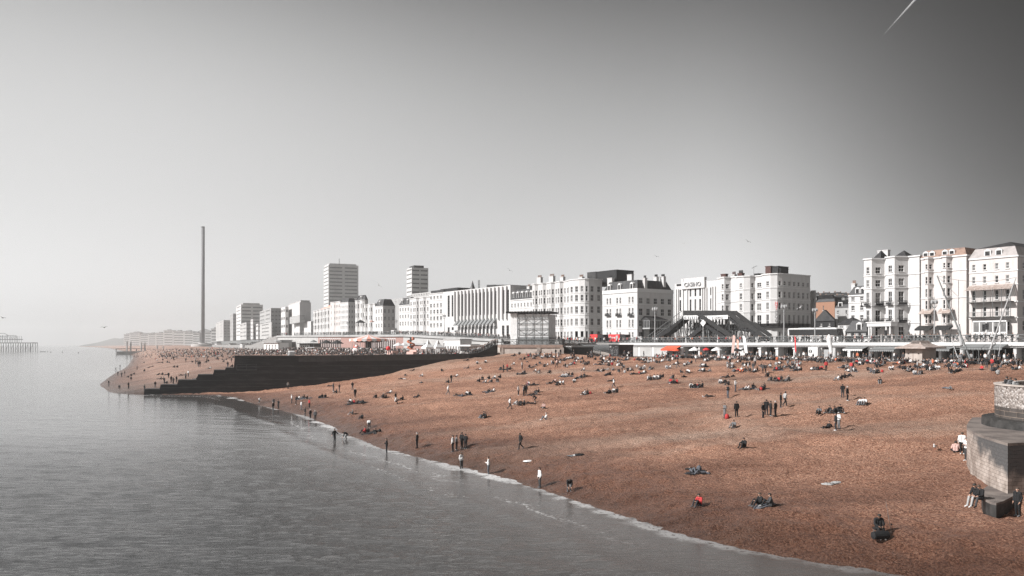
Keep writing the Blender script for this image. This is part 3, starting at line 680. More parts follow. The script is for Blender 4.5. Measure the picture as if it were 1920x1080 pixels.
    if roof == 'flat':
        rb.poly([(p[0], p[1], h - para) for p in rp]); rb.poly([(p[0], p[1], h - para - .3) for p in rp][::-1])
        # inner face of the parapet
        full = poly + [(w, depth), (0, depth)]; pb = MB(); n = len(full)
        for i in range(n):
            j = (i + 1) % n; a, b_ = Vector(full[i]), Vector(full[j])
            if (b_ - a).length < .05: continue
            e = (b_ - a).normalized(); nn = Vector((-e.y, e.x)) * .28; ai, bi = a + nn, b_ + nn
            pb.poly([(*a, h), (*b_, h), (*bi, h), (*ai, h)]); pb.poly([(*bi, h), (*bi, h - para), (*ai, h - para), (*ai, h)])
        pb.build('parapet', M[wall], root)
        rb.build('roof', M[roofm], root)
    elif roof == 'mansard':
        ins = mh * .42; a = [(-.1, -.1, h), (w + .1, -.1, h), (w + .1, depth, h), (-.1, depth, h)]; t = [(ins, ins, h + mh), (w - ins, ins, h + mh), (w - ins, depth - ins, h + mh), (ins, depth - ins, h + mh)]
        rb.raw(a + t, [(3, 2, 1, 0), (4, 5, 6, 7), (0, 1, 5, 4), (1, 2, 6, 5), (2, 3, 7, 6), (3, 0, 4, 7)]); rb.build('roof', M[roofm], root)
    elif roof == 'hip':
        ins = min(depth, w) / 2; rb.raw([(-.4, -.4, h), (w + .4, -.4, h), (w + .4, depth + .4, h), (-.4, depth + .4, h), (ins if w > depth else w/2, depth/2, h + mh), ((w - ins) if w > depth else w/2 + .1, depth/2, h + mh)],
               [(3, 2, 1, 0), (0, 1, 5, 4), (1, 2, 5), (2, 3, 4, 5), (3, 0, 4)]); rb.build('roof', M[roofm], root)
    elif roof == 'gable':      # ridge runs inland, gable to the front
        rb.raw([(-.3, -.3, h), (w + .3, -.3, h), (w + .3, depth, h), (-.3, depth, h), (w/2, -.3, h + mh), (w/2, depth, h + mh)], [(3, 2, 1, 0), (0, 1, 4), (1, 2, 5, 4), (2, 3, 5), (3, 0, 4, 5)]); rb.build('roof', M[roofm], root)
    for i in range(dorm if isinstance(dorm, int) else len(dorm)):
        dx = w * (i + .5) / dorm if isinstance(dorm, int) else X(dorm[i]); dw = min(1.5, w / (dorm if isinstance(dorm, int) else len(dorm)) * .5); y0 = mh * .42 * .12; dh = mh * .72
        db = MB(); yb = mh * .42 * .95
        db.exz([(dx - dw/2, h + .15), (dx + dw/2, h + .15), (dx + dw/2, h + dh), (dx, h + dh + dw * .28), (dx - dw/2, h + dh)], y0, yb + 1.0)
        o = db.build('dormer', M['trim'], root)
        db = MB(); db.box(dx - dw*.34, dx + dw*.34, y0 - .06, y0 + .05, h + .5, h + dh * .9); db.build('pane', M['glass'], o)
    if bands:
        top = poly + [(w, depth)]
        band(top, h - .32, h + .02, .28).build('cornice', M['trim'], root)
        if len(rws) > 1:
            for (a0, a1), (b0, b1) in list(zip(rws[:-1], rws[1:]))[::1 if bands == 2 else 2]:
                zc = a0 - (a0 - b1) * .35; band(top, zc - .12, zc + .12, .16).build('string_course', M['trim'] if wall.startswith('stucco') else M[wall], root)
    W.sort(key=lambda q: -q[2])
    for (x_, y_, z_, r_, ww, hh) in W[:100]:
        fr, pn = window_meshes(ww, hh, style); o = inst('window', fr, root, (x_, y_, z_), r_)
        if parts: inst('pane', pn[1 if loc_r.random() < .30 else 0], o)
        else: o.data = pn[1]  # far panes take the paler glass, with haze put into the colour
    return B
def chimney(B, px, y, pytop, wpx, pots=4, z0=None, m='stucco', dy=1.2, pm='stone_brown'):
    """a stack at photo column px, y metres behind the front line"""
    x = B.X(px, y); q = B.c0 + B.d * x + B.inn * y; w = wpx / F * q.y; top = zpx(pytop, q.y) - B.zb; z0 = B.h - 1.4 if z0 is None else z0
    mb = MB(); mb.box(x - w/2, x + w/2, y, y + dy, z0, top - .25); mb.box(x - w/2 - .1, x + w/2 + .1, y - .1, y + dy + .1, top - .247, top)
    o = mb.build('chimney', M[m], B.root)
    for k in range(pots):
        p = MB(); xx = x - w/2 + w * (k + .5) / pots; p.lathe([(.17, top + .003), (.14, top + .75), (.17, top + .78), (.17, top + .9)], (xx, y + dy/2), 8); p.build('chimney_pot', M[pm], o)
def rbox(B, px0, px1, y, py0, dep, m='slate', z0=None, name='roof_box', py1=None):
    x0, x1 = B.X(px0, y), B.X(px1, y); t = B.Z(py0, (px0 + px1) / 2, y); z0 = B.h - 1 if z0 is None else z0
    if py1 is not None: z0 = B.Z(py1, (px0 + px1) / 2, y)
    mb = MB(); mb.box(min(x0, x1), max(x0, x1), y, y + dep, z0, t); mb.box(min(x0, x1) - .12, max(x0, x1) + .12, y - .12, y + dep + .12, t + .003, t + .2); return mb.build(name, M[m], B.root)
def balcony(B, x, y, z, w, ang=0.0, h=1.0, d=.8, m='black'):
    mb = MB(); mb.box(-w/2, w/2, -d, -.003, -.12, 0)
    for k in range(int(w / .22) + 1): xx = -w/2 + .03 + (w - .06) * k / max(1, int(w / .22)); mb.box(xx - .035, xx + .035, -d + .02, -d + .08, 0, h)
    mb.box(-w/2, w/2, -d, -d + .1, h, h + .08); mb.box(-w/2, -w/2 + .08, -d + .1, -.003, h, h + .08); mb.box(w/2 - .08, w/2, -d + .1, -.003, h, h + .08); mb.box(-w/2, w/2, -d + .03, -d + .07, .12, .62)
    o = mb.build('balcony', M[m], B.root); o.location = (x, y, z); o.rotation_euler = (0, 0, ang); return o

# --- the front, from the pier end westwards
B = bld('hotel', 'white hotel with pale mansard and two storeys of iron veranda', 1817, 1908, 482, [(494, 505), (517, 530), (544, 562), (575, 593), (602, 620)], [('f', 1, [.1, .33, .58, .8])], depth=22, side=3, roof='mansard', mh=2.3, dorm=[1851, 1872], roofm='slate_pale', wfrac=.34, wall='stucco_pink', bands=2)
mb = MB(); h = B.h + 2.3; i = .95; mb.raw([(i, i, h), (B.w - i, i, h), (B.w - i, 21, h), (i, 21, h), (B.w * .62, 6, h + 1.6), (B.w * .62, 16, h + 1.6)], [(3, 2, 1, 0), (0, 1, 4), (1, 2, 5, 4), (2, 3, 5), (3, 0, 4, 5)]); mb.build('upper_roof', M['slate'], B.root)
x0, x1 = B.X(1820), B.X(1902)
for py in (566, 594):
    z = B.Z(py, 1860); mb = MB(); mb.box(x0, x1, -2.0, -.003, z - .16, z); mb.build('veranda_floor', M['wood_dark'], B.root)
    mb = MB()
    for k in range(int((x1 - x0) / .3)): xx = x0 + .1 + k * .3; mb.box(xx - .025, xx + .025, -1.97, -1.92, z, z + 1.0)
    mb.box(x0, x1, -1.98, -1.9, z + 1.0, z + 1.08); mb.build('veranda_railing', M['iron'], B.root)
for k in range(6):
    xx = x0 + (x1 - x0) * k / 5; mb = MB(); mb.tube((xx, -1.9, B.Z(594, 1860)), (xx, -1.9, B.Z(541, 1860)), .07); mb.build('veranda_post', M['iron'], B.root)
zt = B.Z(533.5, 1860); ze = B.Z(543, 1860); mb = MB(); nx = 26
for k in range(nx):
    a, b_ = x0 - .3 + (x1 - x0 + .6) * k / nx, x0 - .3 + (x1 - x0 + .6) * (k + 1) / nx
    prof = [(0, zt), (-.7, zt - .45), (-1.5, ze + .25), (-2.3, ze)]
    for (ya, za), (yb, zb_) in zip(prof[:-1], prof[1:]): mb.raw([(a, ya, za), (b_ - .06, ya, za), (b_ - .06, yb, zb_), (a, yb, zb_), (a, ya, za - .12), (b_ - .06, ya, za - .12), (b_ - .06, yb, zb_ - .12), (a, yb, zb_ - .12)], [(3, 2, 1, 0), (4, 5, 6, 7), (0, 1, 5, 4), (2, 3, 7, 6), (1, 2, 6, 5), (3, 0, 4, 7)])
mb.build('veranda_roof', M['copper'], B.root)
mb = MB(); z0, z1 = B.Z(621, 1860), B.Z(604, 1860); xa, xb = B.X(1830), B.X(1893)
mb.box(xa, xb, -1.6, -.003, z1, z1 + .35)
for k in range(6): xx = xa + (xb - xa) * k / 5; mb.box(xx - .12, xx + .12, -1.5, -1.3, z0 - .8, z1)
mb.box(xa, xb, -1.45, -1.3, z0 - .8, z0 - .2); f_ = mb.build('bay_front', M['trim'], B.root)
mb = MB(); mb.box(xa + .1, xb - .1, -1.40, -1.32, z0 - .2, z1 - .01); mb.build('pane', M['glass_pale'], f_)
mb = MB(); mb.box(B.X(1800), B.X(1912), -4.2, -3.95, 0, 1.5); mb.build('terrace_wall', M['stucco_pink'], B.root)

B = bld('hotel', 'pale hotel with two stacked bays under brown mansard roof with dormers', 1727, 1812, 481, [(494, 503), (518, 531), (541, 556), (563, 579), (590, 606)], [('f', .09, 0), ('o', .19, 1.3, (0, 1, 1)), ('f', .19, 0), ('o', .22, 1.3, (0, 1, 1)), ('f', .31, 0)], depth=18, side=0, roof='mansard', mh=1.9, dorm=[1735, 1747, 1771, 1784], roofm='tile_brown', wfrac=.55, wall='stucco_pink')
for pa, pb in ((1731, 1754), (1765, 1789)):
    x0, x1 = B.X(pa), B.X(pb); z = B.Z(581, 1760)
    mb = MB(); mb.raw([(x0, -2.4, z - .9), (x1, -2.4, z - .9), (x1, -.5, z + .3), (x0, -.5, z + .3), (x0, -2.4, z - 1.0), (x1, -2.4, z - 1.0), (x1, -.5, z - 1.0), (x0, -.5, z - 1.0)], [(0, 1, 2, 3), (7, 6, 5, 4), (0, 4, 5, 1), (1, 5, 6, 2), (0, 3, 7, 4)]); mb.build('hood', M['copper'], B.root)
    z = B.Z(613, 1760); mb = MB(); mb.raw([(x0 - .4, -3.4, z - .5), (x1 + .4, -3.4, z - .5), (x1 + .4, -1.3, z + .35), (x0 - .4, -1.3, z + .35), (x0 - .4, -3.4, z - .9), (x1 + .4, -3.4, z - .9), (x1 + .4, -1.3, z - .1), (x0 - .4, -1.3, z - .1)], [(0, 1, 2, 3), (7, 6, 5, 4), (0, 4, 5, 1), (1, 5, 6, 2), (0, 3, 7, 4)]); mb.build('awning', M['canvas_black'], B.root)
mb = MB(); mb.tube((B.X(1797), -.12, 1), (B.X(1797), -.12, B.h - 6), .07); mb.build('drainpipe', M['stucco_pink'], B.root)

B = bld('hotel', 'white hotel with two tall angular bays, black balconies and columned porch', 1622, 1724, 483, [(500, 512), (524, 537), (548, 568), (581, 602), (613, 630)], [('o', .37, 3.2), ('f', .03, 0), ('o', .40, 3.2), ('f', .2, 0)], depth=18, side=0, wfrac=.42, bands=2)
for pc, pw in ((1650, 16), (1693, 24)):
    x0, x1 = B.X(pc - pw/2, 2), B.X(pc + pw/2, 2); h = B.h + .1; mb = MB(); mb.raw([(x0, .4, h), (x1, .4, h), (x1, 5, h), (x0, 5, h), ((x0+x1)/2, 2.6, B.Z(469.5, pc, 2.6))], [(3, 2, 1, 0), (0, 1, 4), (1, 2, 4), (2, 3, 4), (3, 0, 4)]); mb.build('pyramid_roof', M['slate'], B.root)
chimney(B, 1655, 5, 469, 20, 0)
pl = B.poly
for zpy in (573, 605):
    z = B.Z(zpy, 1672)
    for (p, q) in zip(pl[:-1], pl[1:]):
        L_ = (Vector(q) - Vector(p)).length
        if L_ < 1.8 or abs(p[1]) < .1 and abs(q[1]) < .1: continue
        m_ = (Vector(p) + Vector(q)) / 2; a = math.atan2(q[1] - p[1], q[0] - p[0]); balcony(B, m_.x, m_.y, z, min(L_ * .62, 2.6), a)
x0, x1 = B.X(1631, -5), B.X(1676, -5); z = B.Z(612, 1653, -5); zt = B.Z(603.5, 1653, -5)
mb = MB(); mb.box(x0, x1, -6.4, -3.3, z, zt - .25); mb.box(x0 - .2, x1 + .2, -6.6, -3.3, zt - .247, zt); mb.build('porch', M['trim'], B.root)
for f in (.06, .16, .78, .94):
    mb = MB(); xx = x0 + (x1 - x0) * f; mb.lathe([(.34, 0), (.34, .2), (.25, .25), (.22, z - .25), (.33, z - .1), (.33, z - .003)], (xx, -6.0), 12); mb.build('column', M['trim'], B.root)
mb = MB(); mb.box(x0 + 1.2, x1 - 1.2, -3.5, -3.28, 0, z - .6); mb.build('door', M['stucco_pink'], B.root)

B = bld('house', 'narrow white house with a dark hipped attic and tall chimney', 1591, 1624, 553, [(557, 564), (573, 582), (591, 600)], [('f', 1, 2)], v=9, depth=12, roof='mansard', mh=2.6, dorm=[1607, 1617], wfrac=.4)
chimney(B, 1599.5, 1, 531.5, 7, 3, m='stucco')
B = bld('cottage', 'low white cottage with grey hipped roof beside the coach', 1571, 1598, 608, [(610.5, 615.5)], [('f', 1, 2)], v=-3, depth=7, roof='hip', mh=2.0, wfrac=.6, bands=False)
B = bld('pavilion', 'dark roofed pavilion in front of the narrow white house', 1585, 1626, 622, [(624, 629)], [('f', 1, 3)], v=-5, depth=7, roof='mansard', mh=3.0, dorm=[1610], wall='black', bands=False, wfrac=.6)
B = bld('house', 'orange brick gabled house behind the black roofed shed', 1530, 1565, 566, [(573, 582)], [('f', 1, [.4])], v=34, sides_px=1567.5, side=1, roof='mansard', mh=2.2, wall='brick', bands=False, wfrac=.12, siderows=[(573, 582)], base=ZP, left_side=0)
rbox(B, 1538, 1551, .3, 557.5, 8, 'slate')
B = bld('house', 'grey rendered house with black mansard next to the orange brick house', 1565.5, 1597, 577, [(582, 589), (599, 605)], [('f', 1, [.18, .68])], v=31, sides_px=1600, side=0, roof='mansard', mh=2.4, dorm=[1575], wall='stucco_grey', wfrac=.3, bands=False)
B = bld('shed', 'black gabled shed with two small white windows', 1528.5, 1565, 602, [(606, 612)], [('f', 1, [.32, .74])], v=8, sides_px=1568, roof='gable', mh=3.3, wall='black', bands=False, wfrac=.22)
B = bld('house', 'narrow grey house wall rising behind the curved corner hotel', 1519.5, 1527.5, 544.5, [(560, 566), (580, 588)], [('f', 1, [.6])], v=16, sides_px=1530, wall='stucco_grey', bands=False)

B = bld('hostel', 'white double bow fronted hostel curving round its street corner', 1383, 1467, 516, [(530, 538), (549, 560.5), (569, 582), (591, 613), (622, 638)], [('b', .40, 2.6, 5), ('f', .19, 1), ('b', .41, 2.6, 5)], sides_px=1519, side=6, wfrac=.5, bands=2)
top = B.poly + [(B.w, B.depth)]; z = B.Z(614, 1425)
band(top, z - .18, z, 1.1).build('balcony_floor', M['black'], B.root); band([(p[0], p[1]) for p in top], z - .5, z - .181, .4).build('balcony_bracket', M['stucco'], B.root)
mb = MB()
bb = band(top, z, z + .08, 1.12); 
for zz in (z + .02, z + .5, z + 1.0): q = band(top, zz, zz + .07, 1.1); mb.raw(q.v, q.f)
P_ = [Vector(p) for p in top]
for a, c in zip(P_[:-1], P_[1:]):
    d_ = (c - a); L_ = d_.length; d_ = d_ / L_; nn = Vector((d_.y, -d_.x)) * 1.05
    for k in range(int(L_ / .35)): p = a + d_ * (k * .35) + nn; mb.box(p.x - .03, p.x + .03, p.y - .03, p.y + .03, z, z + 1.0)
mb.build('balcony_railing', M['black'], B.root)
rbox(B, 1435, 1445, 5, 500, 4, 'brick_dark'); rbox(B, 1444, 1459, 5.5, 500.5, 5, 'black'); rbox(B, 1459, 1463, 6, 504, 4, 'slate')
chimney(B, 1467, 8, 510, 7, 5, pm='black'); chimney(B, 1387, 3, 512, 10, 4, m='brick_dark', pm='black'); rbox(B, 1414, 1422, 4, 514, 3, 'black')
o = None
for k, ch in enumerate('HOSTELPOINT'):
    t = text_part(ch, 1.05, .05, M['red'] if k < 4 else M['black'], 'sign_letter', B.root, (B.X(1457.5, -1.6), -2.05, B.Z(570 + k * 3.75, 1457, -1.6)), (R(90), 0, R(24)))
mb = MB(); mb.tube((B.X(1390), 6, B.h), (B.X(1390), 6, B.h + 3.6), .04); mb.tube((B.X(1386), 6, B.h + 3.0), (B.X(1396), 6, B.h + 3.7), .04)
for k in range(5): xx = B.X(1387 + k * 2); mb.tube((xx, 5.6, B.h + 3.1 + k * .13), (xx, 6.4, B.h + 3.1 + k * .13), .03)
mb.build('aerial', M['iron'], B.root)

B = bld('house', 'tall narrow white house with one angular bay beside the casino', 1345, 1382.5, 519.5, [(533, 542), (552, 563), (573, 583), (598, 612)], [('f', .25, 0), ('o', .42, 1.8, (0, 1, 1)), ('f', .33, 0)], depth=14, wfrac=.55, bands=2)
chimney(B, 1356, 3, 513.5, 11, 0, m='brick_dark'); chimney(B, 1374, 5, 514.5, 8, 3, m='stucco', pm='brick_dark')

B = bld('casino', 'white art deco casino with tall window slots and lettered parapet', 1265, 1345, 529, [(541, 555.5), (561, 582), (606, 622)], [('f', 1, [.14, .385, .50, .61, .86])], depth=16, bands=False, style='bars', wfrac=.36)
z0, z1, z2 = B.Z(541, 1302), B.Z(527, 1302), B.Z(521, 1302); xa, xb = B.X(1280), B.X(1323.5)
mb = MB(); mb.box(xa, xb, -.7, -.003, z0, z1); mb.box(xa + .2, xb - .2, -.6, .6, z1 + .003, z2); mb.box(xa, xa + .9, -.75, 0, z1 + .003, z1 + 1.0); mb.box(xb - .9, xb, -.75, 0, z1 + .003, z1 + 1.0); mb.build('raised_parapet', M['stucco'], B.root)
mb = MB()
for px in (1268, 1272, 1281, 1289, 1317, 1321, 1325, 1336, 1341): mb.box(B.X(px) - .22, B.X(px) + .22, -.35, -.003, 0, z0 if 1279 < px < 1326 else z0 + .2)
mb.build('pilaster', M['stucco'], B.root)
t = text_part('CASINO', 1.95, .16, M['iron_pale'], 'sign_lettering', B.root, ((xa + xb) / 2, -.86, B.Z(536.8, 1302)), (R(90), 0, 0), 1.02)
mb = MB(); mb.box(B.X(1269), B.X(1279), -.15, -.003, B.Z(536, 1274), B.Z(532.5, 1274)); mb.build('vent_panel', M['black'], B.root)

B = bld('hotel', 'white hotel with gabled dormers, iron balconies and black mansard roof', 1130, 1195, 548, [(558, 569), (578.5, 591), (600, 614), (623, 633)], [('f', 1, [.14, .23, .43, .52, .78, .87])], sides_px=1262, side=5, roof='mansard', mh=4.2, dorm=[1141, 1160, 1183], wfrac=.55, siderows=[(558, 569), (578, 591), (600, 612), (622, 634)])
band(B.poly + [(B.w, B.depth)], B.h + .02, B.h + 1.0, .2).build('balustrade', M['trim'], B.root)
for px, pt, wp, y in ((1143, 521, 13, 6), (1180, 514.5, 12, 9), (1207, 521, 6, 4), (1228, 519, 8, 12), (1241, 518.5, 9, 14)): chimney(B, px, y, pt, wp, 4, z0=B.h, pm='black')
for px in (1141, 1161, 1184): balcony(B, B.X(px), 0, B.Z(592.5, px), 2.6, 0, .9)
x = B.w; mb = MB(); z0, z1 = B.Z(617, 1200), B.Z(600, 1200)
mb.box(x + .003, x + 4.2, 2.0, 11.5, z0, z0 + .5); mb.box(x + .003, x + 4.2, 2.0, 11.5, z1 - .3, z1)
for k in range(13):
    yy = 2.0 + 9.4 * k / 12; mb.box(x + 4.0, x + 4.2, yy, yy + .12, z0 + .5, z1 - .3)
for k in range(6): xx = x + 4.0 * k / 5 + .05; mb.box(xx, xx + .12, 2.0, 2.15, z0 + .5, z1 - .3)
o = mb.build('conservatory', M['iron_pale'], B.root)
mb = MB(); mb.box(x + .01, x + 4.1, 2.1, 11.4, z0 + .5, z1 - .3); mb.build('pane', M['glass'], o)
mb = MB(); mb.raw([(x, 1.7, z1), (x + 4.5, 1.7, z1), (x + 4.5, 11.8, z1), (x, 11.8, z1), (x, 3.5, z1 + 1.5), (x, 10, z1 + 1.5)], [(0, 1, 4), (1, 2, 5, 4), (2, 3, 5), (3, 2, 1, 0)]); mb.build('conservatory_roof', M['slate'], B.root)
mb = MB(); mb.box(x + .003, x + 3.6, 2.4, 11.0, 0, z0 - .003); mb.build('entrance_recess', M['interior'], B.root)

B = bld('hotel', 'long white hotel of repeated narrow bays ending in a round corner', 999, 1104, 527.5, [(541, 551), (556.5, 567.5), (577, 589), (599, 611), (622, 634)], [('o', .105, 1.1, (0, 1, 1)), ('f', .05, 1)] * 4 + [('f', .05, 1), ('b', .33, 2.6, 6)], sides_px=1129, side=2, wfrac=.5, bands=2)
for px, pt, wp in ((1010, 520, 12), (1033, 517.5, 13), (1053, 519, 9), (1088, 519, 11)): chimney(B, px, 5, pt, wp, 5, pm='stone_brown')
rbox(B, 1101, 1117, 8, 511, 9, 'slate', z0=B.h - 2, name='plant_room'); rbox(B, 1117, 1156, 8.2, 508.5, 9, 'black', z0=B.h - 2, name='plant_room')
B = bld('terrace_house', 'white gabled terrace between the slotted hotel and the long hotel', 957, 999, 561, [(568, 575), (583, 591), (602, 611), (622, 634)], [('f', 1, 7)], v=0, depth=14, roof='mansard', mh=4.4, dorm=5, wfrac=.4)
chimney(B, 990, 4, 537, 8, 3)

cols = [.035, .09]
B = bld('hotel', 'white concrete hotel with rows of tall black window slots', 830, 957, 541, [(549, 591), (612, 632)], [('f', 1, [.10, .165] + [.262 + .0535 * i for i in range(11)] + [.905, .965])], depth=24, bands=False, style='bars', wfrac=.62)
for k in range(11):
    x = B.w * (.262 + .0535 * k); z = B.Z(603, 893); mb = MB(); mb.raw([(x - 1.1, -2.6, z - 1.4), (x + 1.1, -2.6, z - 1.4), (x + 1.1, -.003, z + 1.3), (x - 1.1, -.003, z + 1.3), (x - 1.1, -2.6, z - 1.7), (x + 1.1, -2.6, z - 1.7), (x + 1.1, -.003, z - .3), (x - 1.1, -.003, z - .3)], [(0, 1, 2, 3), (7, 6, 5, 4), (0, 4, 5, 1), (1, 5, 6, 2), (0, 3, 7, 4)]); mb.build('canopy', M['canvas_grey'], B.root)
mb = MB()
for k in range(16): xx = B.w * (.20 + .0535 * k) ; mb.box(xx, xx + .8, -.9, -.003, B.Z(601, 893), B.h - .4) if xx < B.w - 1 else None
mb.build('fin', M['stucco'], B.root)
for pa, pb in ((912, 928), (928, 944), (944, 958)):
    y = 2; x0, x1 = B.X(pa, y), B.X(pb, y); z = B.h - .2; t = B.Z(534.5, (pa + pb) / 2, y); mb = MB(); mb.exz([(x0, z), (x1, z), (x1 - .5, t), (x0 + .3, t + .3)], y, y + 12); mb.build('roof_light', M['slate'], B.root)
mb = MB(); x = B.X(886, 9); z = B.h; mb.lathe([(1.7, z - 2), (1.7, z + .5), (.9, z + 2.5), (.04, B.Z(526, 886, 9))], (x, 9), 8); mb.build('spire', M['slate'], B.root)
mb = MB(); x = B.X(898, 9)
for dx in (-.5, .5): mb.tube((x + dx, 9, z - 1), (x + dx, 9, B.Z(525, 898, 9)), .16)
mb.tube((x - .7, 9, z + 3), (x + .7, 9, z + 3), .15); mb.build('roof_mast', M['iron'], B.root)
B = bld('hotel', 'white balconied block under a dark plant room beside the slotted hotel', 805, 830, 549.5, [(555, 560), (569, 576), (580.5, 588), (593, 600), (606, 613)], [('f', 1, 4)], depth=16, wfrac=.5)
rbox(B, 808, 832, 8, 545, 8, 'slate', z0=B.h - 2, name='plant_room'); rbox(B, 826, 858, 8.4, 541.5, 9, 'black', z0=B.h - 2, name='plant_room')
B = bld('terrace_house', 'white stepped terrace with pinkish strips below the smaller tower', 768, 805, 558, [(565, 571), (577, 584), (590, 597), (603, 610)], [('f', .3, 2), ('o', .2, 1.2), ('f', .15, 1), ('o', .2, 1.2), ('f', .15, 1)], depth=14, wfrac=.4, bands=2)
B = bld('terrace_house', 'white terrace with grey gables and a single end stack', 748, 768, 572, [(577, 583), (590, 596), (603, 610)], [('f', 1, 4)], depth=14, roof='mansard', mh=4, dorm=2, wfrac=.4)
chimney(B, 753, 3, 567, 5, 3)
B = bld('office_block', 'pale flat roofed office block standing behind the white terrace', 770, 812, 549, [(551, 553.5), (557, 560)], [('f', 1, 9)], v=36, depth=14, wall='concrete', bands=False, wfrac=.6)
B = bld('office_block', 'grey slab block behind the gabled white house', 716, 770, 560, [(564, 567)], [('f', 1, 5)], v=34, depth=16, wall='stucco_grey', bands=False, wfrac=.3, sides_px=776)
B = bld('house', 'white gabled corner house with a grey flank', 703, 718, 574, [(580, 587), (594, 601), (607, 614)], [('f', 1, 3)], sides_px=741, side=3, wfrac=.35, roof='mansard', mh=4, dorm=1)
B = bld('terrace_house', 'white striped terrace house west of the gabled corner house', 684, 703, 570, [(577, 584), (592, 599), (606, 613)], [('o', .3, 1.2), ('f', .2, 0), ('o', .3, 1.2), ('f', .2, 0)], depth=12, wfrac=.5, sides_px=708)
B = bld('terrace_house', 'tall white terrace house with a dark attic below the big tower', 668, 684, 563, [(570, 578), (587, 595), (604, 612)], [('o', .4, 1.2), ('f', .2, 0), ('o', .4, 1.2)], depth=12, roof='mansard', mh=3, dorm=1, wfrac=.5, sides_px=690)
B = bld('hotel', 'pinkish white hotel block whose dark flank faces the pier', 638, 653, 567, [(573, 577), (582, 587), (592, 597), (602, 607), (611, 616)], [('f', 1, 6)], sides_px=668, side=3, wfrac=.45, roof='mansard', mh=2.5)
B = bld('hotel', 'pinkish ornate hotel with a rounded gable and many small windows', 621, 638, 566, [(572, 577), (583, 588), (594, 599), (605, 610)], [('b', .5, 1.5, 5), ('f', .5, 3)], depth=12, wfrac=.4, wall='stucco_pink')
B = bld('hotel', 'white hotel of thin vertical strips west of the pinkish hotel', 590, 621, 580, [(585, 592), (597, 604), (609, 616)], [('o', .12, 1.2), ('f', .08, 0)] * 5, depth=12, wfrac=.5)
mb = MB(); mb.raw([(3, 1, B.h), (B.w - 3, 1, B.h), (B.w - 3, 9, B.h), (3, 9, B.h), (B.w/2, 5, B.h + 3)], [(0, 1, 4), (1, 2, 4), (2, 3, 4), (3, 0, 4), (3, 2, 1, 0)]); mb.build('red_roof', M['pinkred'], B.root)

def rboxf(B, px0, px1, py0, m='concrete', name='roof_storey', inset=.6, z0=None):
    c1 = B.c0 + B.d * B.w
    def yy(px): k = (px - CX) / F; return (k * c1.y - c1.x) / (B.inn.x - k * B.inn.y)
    y0, y1 = yy(px0), yy(px1); t = zpx(py0, (c1 + B.inn * y0).y) - B.zb; z0 = B.h - 1.2 if z0 is None else z0
    mb = MB(); mb.box(inset, B.w - inset, y0, y1, z0, t); mb.box(inset - .1, B.w - inset + .1, y0 - .1, y1 + .1, t + .003, t + .3); return mb.build(name, M[m], B.root)
def far(name, label, px0, pxm, px1, ytop, Y, nrow, yb=632, wall='concrete', fr=3, sd=6, style='plain', wf=.72, base=None):
    rows = []
    for i in range(nrow):
        a = ytop + (yb - ytop) * (i + .30) / nrow; rows.append((a, a + (yb - ytop) / nrow * .34))
    b = bld(name, label, px0, pxm, ytop, rows, [('f', 1, fr)], corner=Y, sides_px=px1, side=sd, wall=wall, bands=False, wfrac=wf, parts=False, style=style, siderows=rows, base=base)
    return b
B = far('tower_block', 'tall grey residential tower with closely banded storeys', 607, 616, 672, 498, 1010, 19, 628, 'pale_panel', 1, 2, wf=.93)
rboxf(B, 618, 668, 494, 'pale_panel')
mb = MB(); mb.tube((B.w, 5, B.h), (B.w, 5, B.Z(483, 638, 12)), .35); q = mb.build('roof_mast', M['iron'], B.root); q.location = (2, 8, 0)
B = far('tower_block', 'shorter banded tower block above the white terrace', 762.5, 772, 803, 503, 640, 15, 625, 'pale_panel', 1, 2, wf=.93)
rboxf(B, 777, 795, 498, 'slate', 'lift_room')
B = far('conference_hall', 'windowless white conference hall of stacked blocks', 540, 562, 583, 570, 700, 1, 640, 'stucco', 0, 0)
rboxf(B, 564, 581, 563.5); rbox(B, 543, 562, -4, 593, 4, 'stucco_grey', py1=606)
B = far('conference_hall', 'low white annexe with a flat canopy beside the conference hall', 570, 583, 592, 603, 660, 1, 640, 'stucco', 0, 0)
B = far('hotel', 'grey slab hotel with a striped seaward face', 487, 508, 528, 581, 830, 7, 632, 'stucco_grey', 2, 3)
B = far('hotel', 'low striped hotel wing in front of the grey slab hotel', 487, 509, 512, 606, 780, 4, 632, 'concrete', 1, 1, wf=.9)
B = far('tower_block', 'wide hazy block with a curved banded seaward side', 443, 452, 493, 573, 1050, 9, 632, 'pale_panel', 1, 2, wf=.9)
rboxf(B, 456, 487, 568.5)
B = far('tower_block', 'slim hazy tower next to the wide banded block', 431.5, 437, 444, 589, 1250, 7, 634, 'stucco_grey', 1, 2)
B = far('apartment_block', 'pale hazy apartment block near the tall slender tower', 405, 419, 432, 603, 1400, 6, 634, 'concrete', 2, 2)
B = far('apartment_block', 'low pale block in front of the wide banded block', 450, 462, 468, 606, 950, 4, 634, 'concrete', 2, 2)
B = far('apartment_block', 'slim white stair tower seaward of the wide banded block', 470, 474, 476, 599, 900, 5, 634, 'stucco', 1, 1)
B = far('terrace_house', 'low white terrace between the slim stair tower and the striped wing', 476, 484, 489, 608, 880, 3, 634, 'stucco', 2, 1)
B = far('office_block', 'grey office block behind the white conference hall', 514, 527, 541, 580, 960, 6, 632, 'stucco_grey', 2, 4)
B = far('terrace_house', 'white terrace end with tall strips beside the conference hall', 527, 535, 541, 576, 740, 4, 634, 'stucco', 2, 1)
